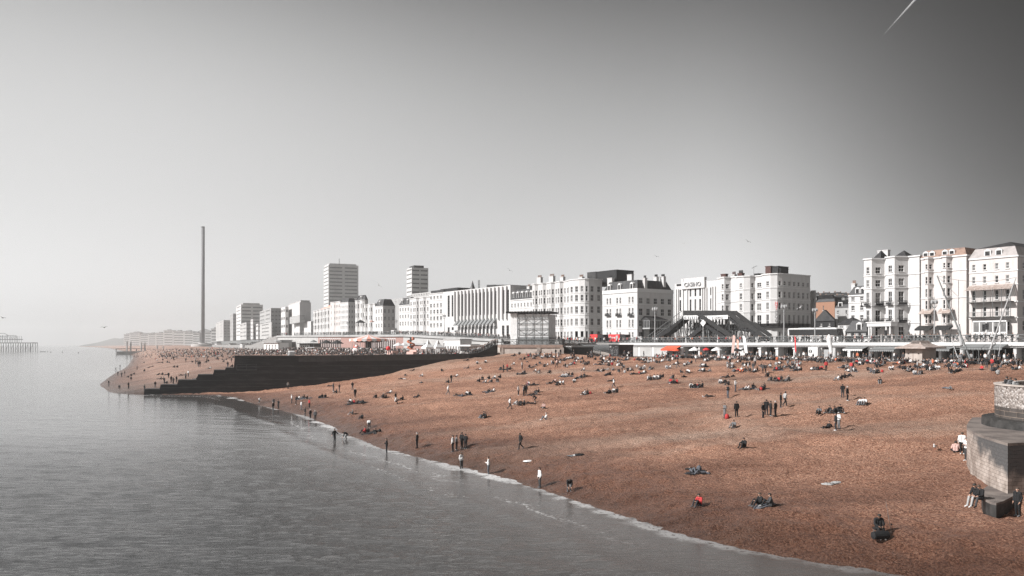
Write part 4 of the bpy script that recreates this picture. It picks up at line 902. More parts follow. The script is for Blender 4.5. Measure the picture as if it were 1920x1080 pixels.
# hazy blocks on the far shore
hz = [(232, 243, 627, 3000), (243, 262, 624, 2900), (263, 278, 627.5, 2800), (278, 292, 625.5, 2700), (292, 307, 624.5, 2550), (307, 324, 620, 2400), (325, 345, 621.5, 2250), (345, 362, 622, 2100), (361, 374, 624.5, 1950), (384, 396, 623, 1800), (396, 406, 617, 1650)]
hl = ['lowest pale block at the end of the far shore', 'square pale block second from the end of the far shore', 'low pale block third along the far shore', 'pale terraced block fourth along the far shore', 'pale block fifth along the far shore', 'broad grey block standing highest on the far shore', 'long pale block just past the highest far block', 'stepped pale block in the far row', 'small pale block seaward of the tall slender tower', 'small pale block just landward of the tall slender tower', 'pale narrow block beside the hazy apartment block']
for (a, c, yt, Y), lb in zip(hz, hl):
    k0, k1 = (a - CX) / F, (c - CX) / F; x0, x1 = k0 * Y, k1 * Y; h = zpx(yt, Y) - 6
    root = empty('apartment_block', (x0, Y, 6)); tag(root, lb, 'building', 'hazy blocks along the far shore')
    mb = MB(); w = x1 - x0; wall_panel(mb, (0, 0), (w, 0), 0, h, [(w * .06, w * .94, h * (j + .25) / 6, h * (j + .65) / 6) for j in range(6)], 1.5)
    mb.poly([(w, 0, 0), (w, 25, 0), (w, 25, h), (w, 0, h)]); mb.poly([(0, 25, 0), (0, 0, 0), (0, 0, h), (0, 25, h)]); mb.poly([(w, 25, 0), (0, 25, 0), (0, 25, h), (w, 25, h)])
    mb.build('wall', M['pale_panel'], root)
    mb = MB(); mb.box(-.5, w + .5, -.5, 25.5, h, h + 1.2); mb.box(w * .3, w * .6, 6, 18, h + 1.203, h + 4); mb.build('roof', M['stucco_grey'], root)
    for j in range(6): q = MB(); q.poly([(w * .06, 1.2, h * (j + .25) / 6), (w * .94, 1.2, h * (j + .25) / 6), (w * .94, 1.2, h * (j + .65) / 6), (w * .06, 1.2, h * (j + .65) / 6)]); q.build('window', M['glass_pale'], root)  # paler glass again, haze put into the panes
def hills():
    b = MB(); n = 60; rows = []
    for j, dv in enumerate((0, 300, 700, 1200)):
        row = []
        for i in range(n):
            f = i / (n - 1); px = 150 + f * 320; Y = 4300 - 2300 * f ** .8 + dv
            hh = (0, 38 * min(1, f * 4), 62 * min(1, f * 3), 0)[j] * (.75 + .5 * vnoise(i * .35, j * 1.3, 5))
            row.append(((px - CX) / F * Y, Y, 4 + hh))
        rows.append(row)
    for j in range(3):
        for i in range(n - 1): b.poly([rows[j][i], rows[j][i + 1], rows[j + 1][i + 1], rows[j + 1][i]])
    tag(b.build('hills', M['hill'], smooth=True), kind='structure')
    b = MB(); rows = []
    for j in range(5):
        row = []
        for i in range(30):
            px = 1380 + i * 14; Y = 420 + j * 90; hh = (0, .45, .8, 1, .2)[j]
            row.append(((px - CX) / F * Y, Y, ZP + hh * 38 * (.9 + .2 * vnoise(i * .4, j, 8))))
        rows.append(row)
    for j in range(4):
        for i in range(29): b.poly([rows[j][i], rows[j][i + 1], rows[j + 1][i + 1], rows[j + 1][i]])
    tag(b.build('hillside', M['land'], smooth=True), kind='structure')
    for i in range(16):
        px = 1519 + (i % 8) * 10.5 + (5 if i > 7 else 0); j = 1 if i > 7 else 0; Y = 590 - 80 * j; y0 = 551.5 + 5.5 * j + (i * 7 % 5) * .5
        x = (px - CX) / F * Y; z = zpx(y0 + 8, Y); w = 4.6; h = zpx(y0, Y) - z
        root = empty('hillside_house', (x, Y, z), R(-14)); tag(root, 'small slate roofed house on the hill behind the orange brick house, ' + ('upper row' if j == 0 else 'lower row'), 'house', 'houses on the hill behind the orange brick house, ' + ('upper row' if j == 0 else 'lower row'))
        mb = MB(); wall_panel(mb, (-w/2, 0), (w/2, 0), 0, h, [(.6, 1.6, h * .35, h * .75), (2.6, 3.6, h * .35, h * .75)], .3); mb.box(-w/2, w/2, .35, 7, 0, h - .02); mb.build('wall', M['stucco_grey'], root)
        mb = MB(); mb.raw([(-w/2 - .2, -.3, h), (w/2 + .2, -.3, h), (w/2 + .2, 7.3, h), (-w/2 - .2, 7.3, h), (-w/2 - .2, 3.5, h + 1.7), (w/2 + .2, 3.5, h + 1.7)], [(0, 1, 5, 4), (2, 3, 4, 5), (1, 2, 5), (3, 0, 4), (3, 2, 1, 0)]); rf = mb.build('roof', M['slate'], root)
        mb = MB(); mb.box(-w/2 + .2, -w/2 + 1, 3, 4, h + .8, h + 2.6); mb.build('chimney', M['stone_brown'], rf)
hills()
# the tall slender viewing tower
Y = 1157; x = (380.5 - CX) / F * Y
root = empty('observation_tower', (x, Y, 9)); tag(root, 'very tall slender steel observation tower standing on the beach', 'tower')
mb = MB(); mb.lathe([(2.45, 0), (2.45, zpx(426.5, Y) - 9)], n=20); mb.build('shaft', M['steel'], root, smooth=True)
mb = MB(); mb.lathe([(2.65, zpx(426.5, Y) - 8.99), (2.65, zpx(425, Y) - 9), (1.5, zpx(424.6, Y) - 9)], n=20); mb.build('cap', M['iron'], root)
mb = MB(); mb.lathe([(16, .0), (16, 3.2), (15, 3.4), (15, 4.2), (6, 4.6), (6, 6)], n=28); mb.build('visitor_building', M['concrete'], root)
# ------------------------------------------------------------------ sea front: walls, railings, street furniture
class Site(Bld):
    def __init__(s, name, px, v, z, label, cat, group=None, rz=None, Y=None):
        if Y is None: 
            u = upx(px, v); z = z - ZP + ZPu(u) if z > 11 else z
            s.c0 = coast(u, v); s.d = (-(A1 if u < 400 else A2)).copy()
        else: s.c0 = Vector(((px - CX) / F * Y, Y)); s.d = -A1
        if rz is not None: s.d = Vector((math.cos(rz), math.sin(rz)))
        s.inn = Vector((-s.d.y, s.d.x)); s.zb = z; s.rz = math.atan2(s.d.y, s.d.x)
        s.root = empty(name, (s.c0.x, s.c0.y, z), s.rz); tag(s.root, label, cat, group)
    def X(s, px, y=0.0):
        k = (px - CX) / F; q = s.c0 + s.inn * y; return (k * q.y - q.x) / (s.d.x - k * s.d.y)
    def Z(s, py, px, y=0.0):
        q = s.c0 + s.d * s.X(px, y) + s.inn * y; return zpx(py, q.y) - s.zb
    def part(s, mb, name, m, parent=None, smooth=False): return mb.build(name, M[m], parent or s.root, smooth=smooth)

S = Site('sea_wall', 1166, -38, ZL - .3, 'long white sea wall with dark open shop arches under the promenade', 'sea wall')
H = ZP - ZL + .3; xe = S.X(1990)
ops = [(1252, 1276), (1281, 1309), (1312, 1345), (1349, 1372), (1395, 1424), (1428, 1456), (1460, 1489), (1494, 1521), (1541, 1559), (1566, 1590), (1595, 1628), (1636, 1672), (1677, 1720), (1726, 1760), (1765, 1800), (1806, 1850), (1855, 1900), (1906, 1960)]
holes = [(S.X(a), S.X(b_), .15, H - 1.05) for a, b_ in ops]
mb = MB(); wall_panel(mb, (0, 0), (xe, 0), 0, H, holes, 3.6); S.part(mb, 'wall', 'stucco')
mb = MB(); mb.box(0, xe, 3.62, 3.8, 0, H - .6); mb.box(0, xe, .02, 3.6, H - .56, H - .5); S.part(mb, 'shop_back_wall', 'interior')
mb = MB(); mb.box(-.2, xe, -.75, -.003, H - .62, H + .02); mb.box(-.2, xe, -.35, -.004, H - .95, H - .624); S.part(mb, 'fascia', 'trim')
for k, (a, b_) in enumerate(ops):
    x0, x1 = S.X(a), S.X(b_)
    if k == 8:
        mb = MB()
        for j in range(9): mb.box(x0, x1, .5, .58, .15 + j * .28, .15 + j * .28 + .25)
        S.part(mb, 'roller_shutter', 'iron_pale'); continue
    mb = MB(); nb = 3 + k % 3
    for j in range(nb + 1): xx = x0 + (x1 - x0) * j / nb; mb.box(xx - .05, xx + .05, 2.2, 2.3, .15, H - 1.1)
    mb.box(x0, x1, 2.2, 2.3, H - 1.6, H - 1.5); mb.box(x0, x1, 2.24, 2.26, .2, .9); S.part(mb, 'shop_front', 'iron' if k % 2 else 'wood_dark')
for a, b_ in ((1172, 1196), (1200, 1222), (1226, 1248)):
    mb = MB(); x0, x1 = S.X(a), S.X(b_); mb.box(x0, x1, -.06, -.003, .3, H - 1.25); mb.box(x0, x1, -.14, -.003, H - 1.245, H - 1.1); S.part(mb, 'blind_arch', 'concrete')
for a in (1426, 1458, 1491.5, 1593, 1633):
    x = S.X(a); mb = MB(); mb.box(x - .35, x + .35, -.3, -.003, 0, H - 1.5); mb.box(x - .5, x + .5, -.5, -.003, H - 1.497, H - 1.2); S.part(mb, 'pier', 'trim')
for a in (1525, 1534):
    x = S.X(a); mb = MB(); mb.box(x - .62, x + .62, -1.1, -.003, .1, H - 1.0); o = S.part(mb, 'door', 'trim')
    mb = MB()
    if a == 1525:
        mb.lathe([(.42, 0), (.42, .04)], (0, 0), 20); q = mb.build('round_mark', M['black'], o); q.location = (x, -1.105, H - 2.0); q.rotation_euler = (R(90), 0, 0)
        mb = MB(); mb.box(x - .1, x + .1, -1.17, -1.15, H - 2.3, H - 1.7); mb.build('mark_bar', M['trim'], o)

S = Site('sea_wall', 560, -38, ZL - .3, 'coral brick sea wall with white arches behind the striped carousel', 'sea wall')
xe = S.X(944); holes = []
for a in np.arange(600, 742, 4.1):
    x0, x1 = S.X(a), S.X(a + 2.4)
    if not 640 < a < 690: holes.append((x0, x1, .4, H - 1.3))
for a in np.arange(832, 876, 5): holes.append((S.X(a), S.X(a + 2.6), .4, H - 1.9))
xa = S.X(520); uz = upx(560, -38); hx = lambda x: ZPu(uz - x) - ZL + .3; mb = MB(); fb = MB(); wb = MB(); ns = 22
for k in range(ns):
    x0, x1 = xa + (xe - xa) * k / ns, xa + (xe - xa) * (k + 1) / ns; h0, h1 = hx(x0), hx(x1); hm_ = min(h0, h1)
    wall_panel(mb if S.X(596) < x0 < S.X(744) else wb, (x0, 0), (x1, 0), 0, hm_ - .5, [(max(a, x0 + .01) - x0, min(b_, x1 - .01) - x0, c_, d_ + hm_ - H - (1.2 if a < S.X(745) else 0)) for a, b_, c_, d_ in holes if min(b_, x1) - max(a, x0) > .8], 1.2)
    fb.raw([(x0, -.6, h0 - .9), (x1, -.6, h1 - .9), (x1, .6, h1 - .9), (x0, .6, h0 - .9), (x0, -.6, h0 + .02), (x1, -.6, h1 + .02), (x1, .6, h1 + .02), (x0, .6, h0 + .02)], [(0, 3, 2, 1), (4, 5, 6, 7), (0, 1, 5, 4), (2, 3, 7, 6)])
S.part(mb, 'wall', 'coral'); S.part(wb, 'wall', 'concrete'); S.part(fb, 'fascia', 'stucco_grey')
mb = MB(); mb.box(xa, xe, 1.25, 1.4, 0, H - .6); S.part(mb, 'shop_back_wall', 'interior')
for h_ in holes[:60]:
    h_ = (h_[0], h_[1], h_[2], h_[3] + hx(h_[0]) - H - .6)
    mb = MB(); mb.box(h_[0] - .25, h_[0] - .003, -.12, -.003, .4, h_[3] + .3); mb.box(h_[1] + .003, h_[1] + .25, -.12, -.003, .4, h_[3] + .3); mb.box(h_[0], h_[1], -.12, -.003, h_[3] + .003, h_[3] + .3); S.part(mb, 'arch_surround', 'trim')

# bastion of stone blocks at the landward end of the groyne
bp_ = [(-3.0, 231.8), (14.2, 227.2)]
q0, q1 = coast(upx(1062, -36), -36), coast(upx(930, -36), -36)
root = empty('bastion', (-3, 231.8, 0)); tag(root, 'pale stone bastion of the sea wall below the scaffolded box', 'sea wall')
poly = [(p[0] + 3, p[1] - 231.8) for p in (bp_[0], bp_[1], q0, q1)]
mb = MB(); mb.prism(poly, -1, 11.95); mb.build('wall', M['stone'], root)
big = [(poly[0][0] - .2, poly[0][1] - .3), (poly[1][0] + .2, poly[1][1] - .3), poly[2], poly[3]]
mb = MB(); mb.prism(big, 11.953, 12.75); mb.build('coping', M['stone_brown'], root)
mb = MB(); mb.prism(poly, 12.753, 12.85); mb.build('deck', M['paving'], root)
e0, e1 = Vector(poly[0]), Vector(poly[1])
for f in (.0, .62, 1.0):
    p = e0 + (e1 - e0) * f; mb = MB(); mb.box(p.x - .5, p.x + .5, p.y - .35, p.y + .1, 5, 11.95); mb.build('pilaster', M['stone'], root)
def rail_run(name, label, pts, h=1.45, posts=5.0, m='iron', base_extra=0.0, group=None):
    """a cast iron railing along world points: rails, posts and a crossed lattice"""
    p0 = Vector(pts[0]); root = empty(name, p0); tag(root, label, 'railing', group)
    tr, lat, br = MB(), MB(), MB(); acc = 0; np_ = 0
    for a, b_ in zip(pts[:-1], pts[1:]):
        a = Vector(a) - p0; b_ = Vector(b_) - p0; L_ = (b_ - a).length; n = max(1, round(L_ / posts)); up = Vector((0, 0, 1))
        tr.tube(a + up * h, b_ + up * h, .085, n=6); br.tube(a + up * .12, b_ + up * .12, .05, n=5); br.tube(a + up * (h * .62), b_ + up * (h * .62), .045, n=5)
        for k in range(n + 1):
            p = a + (b_ - a) * (k / n)
            if np_ < 95:
                q = MB(); q.lathe([(.17, 0), (.17, .2), (.11, .25), (.11, h - .1), (.17, h), (.17, h + .12), (.05, h + .3)], (p.x, p.y), 8); 
                o = q.build('post', M[m], root); o.location.z = p.z; np_ += 1
        nc = max(1, round(L_ / 1.05))
        for k in range(nc):
            c0, c1 = a + (b_ - a) * (k / nc), a + (b_ - a) * ((k + 1) / nc); mid = (c0 + c1) / 2
            lat.tube(c0 + up * .14, c1 + up * h * .6, .045, n=4); lat.tube(c1 + up * .14, c0 + up * h * .6, .045, n=4)
            lat.tube(mid + up * .14, mid + up * h * .62, .03, n=4); lat.tube(c0 + up * h * .64, mid + up * h * .97, .03, n=4); lat.tube(mid + up * h * .97, c1 + up * h * .64, .03, n=4)
    tr.build('top_rail', M[m], root); br.build('lower_rail', M[m], root); lat.build('lattice', M['iron'], root); return root
def cpts(pa, pb, v, z, n=12):
    ua, ub = upx(pa, v), upx(pb, v); return [(*coast(ua + (ub - ua) * i / n, v), z - ZP + ZPu(ua + (ub - ua) * i / n)) for i in range(n + 1)]
rail_run('promenade_railing', 'ornate grey iron railing along the promenade above the shop arches', cpts(1168, 1985, -37.7, ZP))
rail_run('promenade_railing', 'long grey railing on top of the coral brick sea wall', cpts(552, 936, -37.7, ZP))
rail_run('promenade_railing', 'short railing on the stone bastion below the scaffolded box', [(*bp_[0], 12.85), (*bp_[1], 12.85), (*coast(upx(1058, -40), -40), 12.85)])
u0, u1 = upx(1066, -41), upx(1143, -41); r0, r1 = coast(u0, -42.5), coast(u1, -42.5)
root = empty('ramp', (r1.x, r1.y, ZL), math.atan2(-A1.y, -A1.x)); tag(root, 'sloping ramp with stone parapet from the promenade down to the black kiosk', 'ramp')
L_ = (u0 - u1); mb = MB(); mb.exz([(-L_, -1), (0, -1), (0, .1), (-L_, ZP - ZL)], -2.2, 3.9); mb.build('wall', M['stone'], root)
mb = MB(); mb.exz([(-L_, ZP - ZL - .35), (0, -.25), (0, .3), (-L_, ZP - ZL + .3)], -2.45, -2.203); mb.build('coping', M['stone_brown'], root)
ra, rb_ = r0 - I1 * 2.1, r1 - I1 * 2.1
rail_run('ramp_railing', 'grey lattice railing following the sloping ramp beside the black kiosk', [(*ra, ZP + .05), (*((ra + rb_) / 2), (ZP + ZL) / 2 + .1), (*rb_, ZL + .15)], 1.3)
S = Site('stair_recess_block', 1049, -56, ZL - 3, 'dark stair block beside the stone bastion', 'stair block')
mb = MB(); x1 = S.X(1072); mb.box(0.3, x1, 0, 8, 0, S.Z(651, 1060)); S.part(mb, 'wall', 'groyne_top'); mb = MB(); mb.box(.1, x1 + .2, -.2, 8.2, S.Z(651, 1060) + .003, S.Z(648.5, 1060)); S.part(mb, 'coping', 'concrete')  # solid box; the shade of the stair recess is put into its dark colour
# scaffolded box
S = Site('scaffolded_box', 957, -52, 12.85, 'sheeted scaffold box with a dark flat roof on the stone bastion', 'scaffolding', rz=R(-16), Y=243)
w = S.X(1029); h = S.Z(587, 990)
xm = S.X(970.5)
mb = MB(); mb.box(0, xm, .1, 9, 0, h); S.part(mb, 'white_sheeting', 'mesh_white')
mb = MB(); mb.box(xm + .003, w, .2, 9, 2.2, h - .4); S.part(mb, 'grey_sheeting', 'mesh_grey')
mb = MB(); mb.box(xm, w - .2, .15, 9, 0, 2.15); S.part(mb, 'hoarding', 'canvas_grey')
mb = MB(); mb.box(-1, w + .6, -.8, 10, h + .003, h + .5)
for k in range(16): xx = -1 + (w + 1.5) * k / 15; mb.box(xx - .12, xx + .12, -1.2, -.803, h + .05, h + .42)
S.part(mb, 'roof', 'canvas_black')
mb = MB()
for k in range(5): xx = xm + (w - xm) * k / 4; mb.tube((xx, -.1, 0), (xx, -.1, h), .09, n=6)
for k in range(6): zz = 1.6 + (h - 1.6) * k / 5; mb.tube((xm, -.14, zz), (w, -.14, zz), .10, n=6)
for i in range(2):
    for k in range(4):
        a, b_ = xm + (w - xm) * k / 4, xm + (w - xm) * (k + 1) / 4; z0, z1 = 1.6 + (h - 1.6) * (1 + 2 * i) / 5, 1.6 + (h - 1.6) * (2 + 2 * i) / 5
        mb.tube((a, -.2, z0 if (k + i) % 2 else z1), (b_, -.2, z1 if (k + i) % 2 else z0), .07, n=6)
S.part(mb, 'scaffold_tube', 'iron')
# lamp posts
def lamp():
    r = empty('street_lamp'); tag(r, 'x', 'street lamp', 'street lamps along the promenade')
    mb = MB(); mb.lathe([(.28, 0), (.28, .9), (.16, 1.1), (.12, 5), (.10, 8.6)], n=10); mb.build('post', M['iron_pale'], r)
    mb = MB()
    for a in range(4):
        c, s = math.cos(a * math.pi / 2), math.sin(a * math.pi / 2); mb.tube((0, 0, 7.4), (.55 * c, .55 * s, 7.9), .05, n=6); mb.tube((.55 * c, .55 * s, 7.9), (.55 * c, .55 * s, 8.4), .05, n=6)
    mb.tube((0, 0, 8.6), (0, 0, 10), .05, n=6); mb.build('bracket', M['iron'], r)
    for a in range(4):
        c, s = .55 * math.cos(a * math.pi / 2), .55 * math.sin(a * math.pi / 2); mb = MB(); mb.lathe([(.12, 8.4), (.24, 8.55), (.26, 8.95), (.1, 9.2), (.03, 9.4)], (c, s), 8); mb.build('lantern', M['iron_pale'], r)
    return r
L0 = lamp(); first = True
for px, pt, lb in ((1470, 566, 'in front of the curved hostel'), (1228, 571, 'between the dormered hotel and the footbridge'), (1040, 585, 'in front of the long white hotel'), (833, 587, 'in front of the slotted concrete hotel'), (1752, 556, 'in front of the brown mansard hotel'), (1528, 573, 'beside the orange brick house'), (743, 598, 'near the white van'), (776, 600, 'in front of the stepped terrace'), (652, 602, 'in front of the dark hotel flank'), (553, 612, 'by the conference hall')):
    o = L0 if first else copy_tree(L0); first = False; p = coast(upx(px, -36.5), -36.5); zz = ZPu(upx(px, -36.5)); o.location = (p.x, p.y, zz); s = (zpx(pt, p.y) - zz) / 10; o.scale = (s, s, s); o['label'] = 'tall four lantern street lamp ' + lb
# temporary footbridge
S = Site('footbridge', 1226, -24, ZP, 'black temporary footbridge with stair flights and an event banner', 'footbridge')
X, Z = S.X, S.Z
def flight(pts_top, pts_bot, y0, y1, m, name): mb = MB(); mb.exz(pts_top + pts_bot[::-1], y0, y1); return S.part(mb, name, m)
c = lambda px, py: (X(px), Z(py, px))
for y0 in (-1.6, 1.6):
    flight([c(1288, 582.5), c(1374, 582.5)], [c(1288, 591.5), c(1374, 591.5)], y0 - .08, y0 + .08, 'canvas_black', 'deck_panel')
    flight([c(1374, 582.5), c(1402, 604), c(1410, 604), c(1440, 627)], [c(1374, 592), c(1401, 615), c(1410, 615), c(1438, 634)], y0 - .08, y0 + .08, 'canvas_black', 'stair_panel')
    mb = MB(); a, b_ = c(1286, 583), c(1222, 630)
    mb.tube((a[0], y0, a[1]), (b_[0], y0, b_[1]), .09, n=6); mb.tube((a[0], y0, a[1] - 1.3), (b_[0], y0, b_[1] - 1.0), .06, n=6)
    for k in range(15):
        f = k / 14; mb.tube((a[0] + (b_[0] - a[0]) * f, y0, a[1] + (b_[1] - a[1]) * f), (a[0] + (b_[0] - a[0]) * f, y0, a[1] + (b_[1] - a[1]) * f - 1.4), .055, n=6)
    S.part(mb, 'stair_railing', 'iron')
flight([c(1286, 594), c(1374, 594)], [c(1286, 599), c(1374, 599)], -1.5, 1.5, 'black', 'deck')
flight([c(1286, 595.5), c(1258, 616), c(1224, 638)], [c(1286, 600.5), c(1262, 622), c(1230, 641)], -1.5, 1.5, 'black', 'stair')
flight([c(1374, 595), c(1402, 616), c(1410, 616), c(1440, 636)], [c(1374, 600), c(1401, 622), c(1410, 621), c(1435, 640)], -1.5, 1.5, 'black', 'stair')
flight([c(1319, 584), c(1388, 628)], [c(1319, 591), c(1384, 636)], -2.9, -2.75, 'canvas_black', 'stair_panel')
flight([c(1322, 600), c(1378, 634)], [c(1322, 605), c(1372, 638)], -2.7, -1.7, 'black', 'stair')
flight([c(1327, 612), c(1300, 632)], [c(1330, 618), c(1306, 636)], -2.9, -1.8, 'black', 'stair')
mb = MB()
for px in (1288, 1304, 1320, 1337, 1355, 1374, 1404):
    for y in (-1.4, 1.4): mb.tube((X(px), y, -.1), (X(px), y, Z(594 if px < 1400 else 615, px)), .12, n=6)
for a, b_ in ((1288, 1304), (1304, 1320), (1337, 1355), (1355, 1374)): mb.tube((X(a), -1.4, .5), (X(b_), -1.4, Z(600, a)), .07, n=6); mb.tube((X(b_), 1.4, .5), (X(a), 1.4, Z(600, a)), .07, n=6)
S.part(mb, 'scaffold_tube', 'iron')
mb = MB()
for y in (-2.2, 0.4, 2.2):
    pr = None
    for k in range(27):
        px = 1262 + k * 6; top_ = np.interp(px, [1224, 1286, 1374, 1402, 1440], [636, 598, 598, 620, 637]); 
        if px > 1412: break
        mb.tube((X(px), y, -.1), (X(px), y, Z(top_, px)), .07, n=5); q = (X(px), y, Z(top_, px) if k % 2 else .2)
        if pr: mb.tube(pr, q, .06, n=5)
        if k % 3 == 0: mb.tube((X(px), y, Z(617, px)), (X(min(px + 18, 1412)), y, Z(617, px)), .07, n=5)
        pr = q
S.part(mb, 'truss', 'black')
mb = MB(); mb.box(X(1290), X(1330), 2.3, 2.4, .1, Z(604, 1310)); mb.box(X(1336), X(1372), 2.3, 2.4, .1, Z(608, 1350)); S.part(mb, 'netting', 'canvas_grey')
for a, b_ in ((1290, 1317), (1334, 1373)):
    mb = MB(); mb.box(X(a), X(b_), -1.86, -1.78, Z(599.5, a), Z(592.3, a)); o = S.part(mb, 'banner', 'canvas')
    if a > 1300: text_part('IS COURAGE', .85, .02, M['black'], 'lettering', o, ((X(a) + X(b_)) / 2, -1.885, Z(598.4, a)), (R(90), 0, 0), .82)
    else:
        mb = MB(); lr = random.Random(6); xa = X(a) + .3
        while xa < X(b_) - .6: w_ = lr.uniform(.2, .7); mb.exz([(xa, Z(599, a)), (xa + w_, Z(599, a)), (xa + w_ * lr.random(), Z(593, a)), (xa, Z(593 + 3 * lr.random(), a))], -1.885, -1.863); xa += w_ + .25
        mb.build('graphic', M['canvas_grey'], o)
mb = MB(); x, z = X(1332), Z(606, 1332); mb.raw([(x - 1.0, -3.1, z), (x, -3.1, z - 1.0), (x + 1.0, -3.1, z), (x, -3.1, z + 1.0), (x - 1.0, -3.0, z), (x, -3.0, z - 1.0), (x + 1.0, -3.0, z), (x, -3.0, z + 1.0)], [(0, 1, 2, 3), (7, 6, 5, 4), (0, 4, 5, 1), (1, 5, 6, 2), (2, 6, 7, 3), (3, 7, 4, 0)]); mb.tube((x, -3.05, -.1), (x, -3.05, z - 1), .07); S.part(mb, 'diamond_sign', 'canvas')
# coach
S = Site('coach', 1477, -15, ZP - .13, 'white coach with a black window band parked behind the promenade railing', 'coach')
w = S.X(1572); h = S.Z(614.8, 1520)
mb = MB(); mb.exz([(0, .45), (w - .2, .45), (w, 1.3), (w - .5, h - .3), (w - 1.0, h), (.25, h), (0, h - .3)], 0, 2.5); S.part(mb, 'body', 'trim')
mb = MB(); mb.exz([(.5, h * .52), (w - 1.6, h * .50), (w - .02, h * .42), (w - .42, h - .42), (.35, h - .35)], -.03, 2.53); S.part(mb, 'window', 'black')
mb = MB(); mb.exz([(w - .02, h * .4), (w + .05, h * .4), (w - .40, h - .35), (w - .48, h - .35)], .12, 2.38); S.part(mb, 'windscreen', 'glass')
mb = MB(); mb.box(w * .2, w * .45, .5, 2, h + .003, h + .16); S.part(mb, 'roof_hatch', 'iron')
for x in (w * .17, w * .74):
    for y in (-.05, 2.15): mb = MB(); mb.tube((x, y, .5), (x, y + .4, .5), .5, n=18); S.part(mb, 'wheel', 'black')
mb = MB(); mb.tube((w - .2, -.03, h - .6), (w + .5, -.5, h - .9), .06); mb.box(w + .35, w + .6, -.62, -.4, h - 1.7, h - .9); S.part(mb, 'mirror', 'black')
text_part('WINDSORIAN', 1.0, .02, M['black'], 'lettering', S.root, (w * .56, -.04, h * .27), (R(90), 0, 0), .95)
# red trailers, screens, crowd barriers on the promenade
for px0, px1, lb, t in ((1106, 1120, 'red cross braced trailer with black side panels near the round hotel corner', ''), (1141, 1161.5, 'red trailer with white lettering and a pale grille', 'Brew')):
    S = Site('trailer', px0, -31, ZP, lb, 'trailer'); w = S.X(px1); zt = S.Z(627, px0); 
    mb = MB(); mb.box(0, w, 0, 2.3, .5, zt); S.part(mb, 'body', 'red')
    x2 = S.X(px1 + 11); mb = MB(); mb.box(w + .003, x2, .1, 2.2, .5, zt - .1); S.part(mb, 'black_panel', 'black')
    for x in (w * .25, w * .75): mb = MB(); mb.tube((x, -.05, .38), (x, .2, .38), .38, n=14); S.part(mb, 'wheel', 'black')
    if t:
        text_part(t, 1.25, .03, M['canvas'], 'lettering', S.root, (w * .38, -.04, 1.35), (R(90), 0, 0)); mb = MB(); mb.box(w * .68, w * .86, -.06, -.003, .8, zt - .4); S.part(mb, 'grille', 'iron_pale')
    else:
        mb = MB(); mb.exz([(.1, .6), (w * .62, .6), (.1, zt - .3)], -.05, -.003); S.part(mb, 'dark_panel', 'black'); mb = MB(); mb.box(w * .74, w * .8, -.09, -.051, .5, zt); mb.box(0, w, -.09, -.051, zt * .55, zt * .55 + .2); S.part(mb, 'brace', 'orange')
S = Site('screen', 1177, -34, ZP, 'pale solid screen panel on the promenade beside the lettered trailer', 'screen'); w = S.X(1203); zt = S.Z(631, 1190)
mb = MB(); mb.exz([(.1, 0), (w, 0), (w, zt), (w * .5, zt), (w * .15, zt * .6)], 0, .12); S.part(mb, 'panel', 'iron_pale'); mb = MB(); mb.tube((w, .2, 0), (w, .2, zt), .07); mb.tube((.1, .2, 0), (.1, .2, zt * .5), .07); S.part(mb, 'post', 'iron')
# black kiosk on the beach
S = Site('kiosk', 1142.5, -52.5, ZL - .1, 'black container kiosk with chalked menu on the top of the beach', 'kiosk'); w = S.X(1160); h = S.Z(647.5, 1152)
mb = MB(); mb.box(0, w, 0, 5.4, -.6, h); S.part(mb, 'body', 'black'); mb = MB(); mb.box(-.12, w + .12, -.12, 5.5, h + .003, h + .2)
for k in range(8): mb.box(w * k / 8, w * k / 8 + .12, -.2, -.123, h - .25, h + .35)
S.part(mb, 'roof', 'canvas_black')
mb = MB(); lr = random.Random(4)
for r in range(7):
    for k in range(9):
        if lr.random() < .6: x = .3 + k * (w - .7) / 9; mb.box(x, x + lr.uniform(.12, .3), -.03, -.003, h * (.88 - r * .12), h * (.88 - r * .12) + .12)
mb.box(.25, .8, -.035, -.003, h * .82, h * .97); S.part(mb, 'chalked_menu', 'iron_pale')
# stone kiosk with the bell shaped roof
S = Site('kiosk', 1697, -53, ZL - .1, 'pale stone kiosk with flared copper roof on the beach', 'kiosk'); w = S.X(1729); h = S.Z(653.5, 1712); d_ = 5.0
mb = MB(); wall_panel(mb, (0, 0), (w, 0), -.6, h, [(.5, .8, .3, .6), (w * .75, w * .75 + .3, .3, .6), (.5, .8, 1.6, 1.9), (w * .75, w * .75 + .3, 1.6, 1.9)], .2); mb.poly([(w, 0, -.6), (w, d_, -.6), (w, d_, h), (w, 0, h)]); mb.poly([(0, d_, -.6), (0, 0, -.6), (0, 0, h), (0, d_, h)]); mb.poly([(w, d_, -.6), (0, d_, -.6), (0, d_, h), (w, d_, h)]); mb.box(.05, w - .05, .22, d_ - .05, -.6, h - .01); S.part(mb, 'wall', 'stone')
mb = MB(); mb.box(w * .46, w * .48, -.04, -.003, -.1, h * .75); mb.box(w * .3, w * .66, -.04, -.003, h * .75, h * .79); S.part(mb, 'door', 'stone_brown')
zt = S.Z(641, 1712) - h; rows = [(-1.3, 0), (-.2, .25 * zt), (.5, .55 * zt), (.95, zt)]
mb = MB(); mb.box(-1.3, w + 1.3, -1.3, d_ + 1.3, h + .003, h + .25)
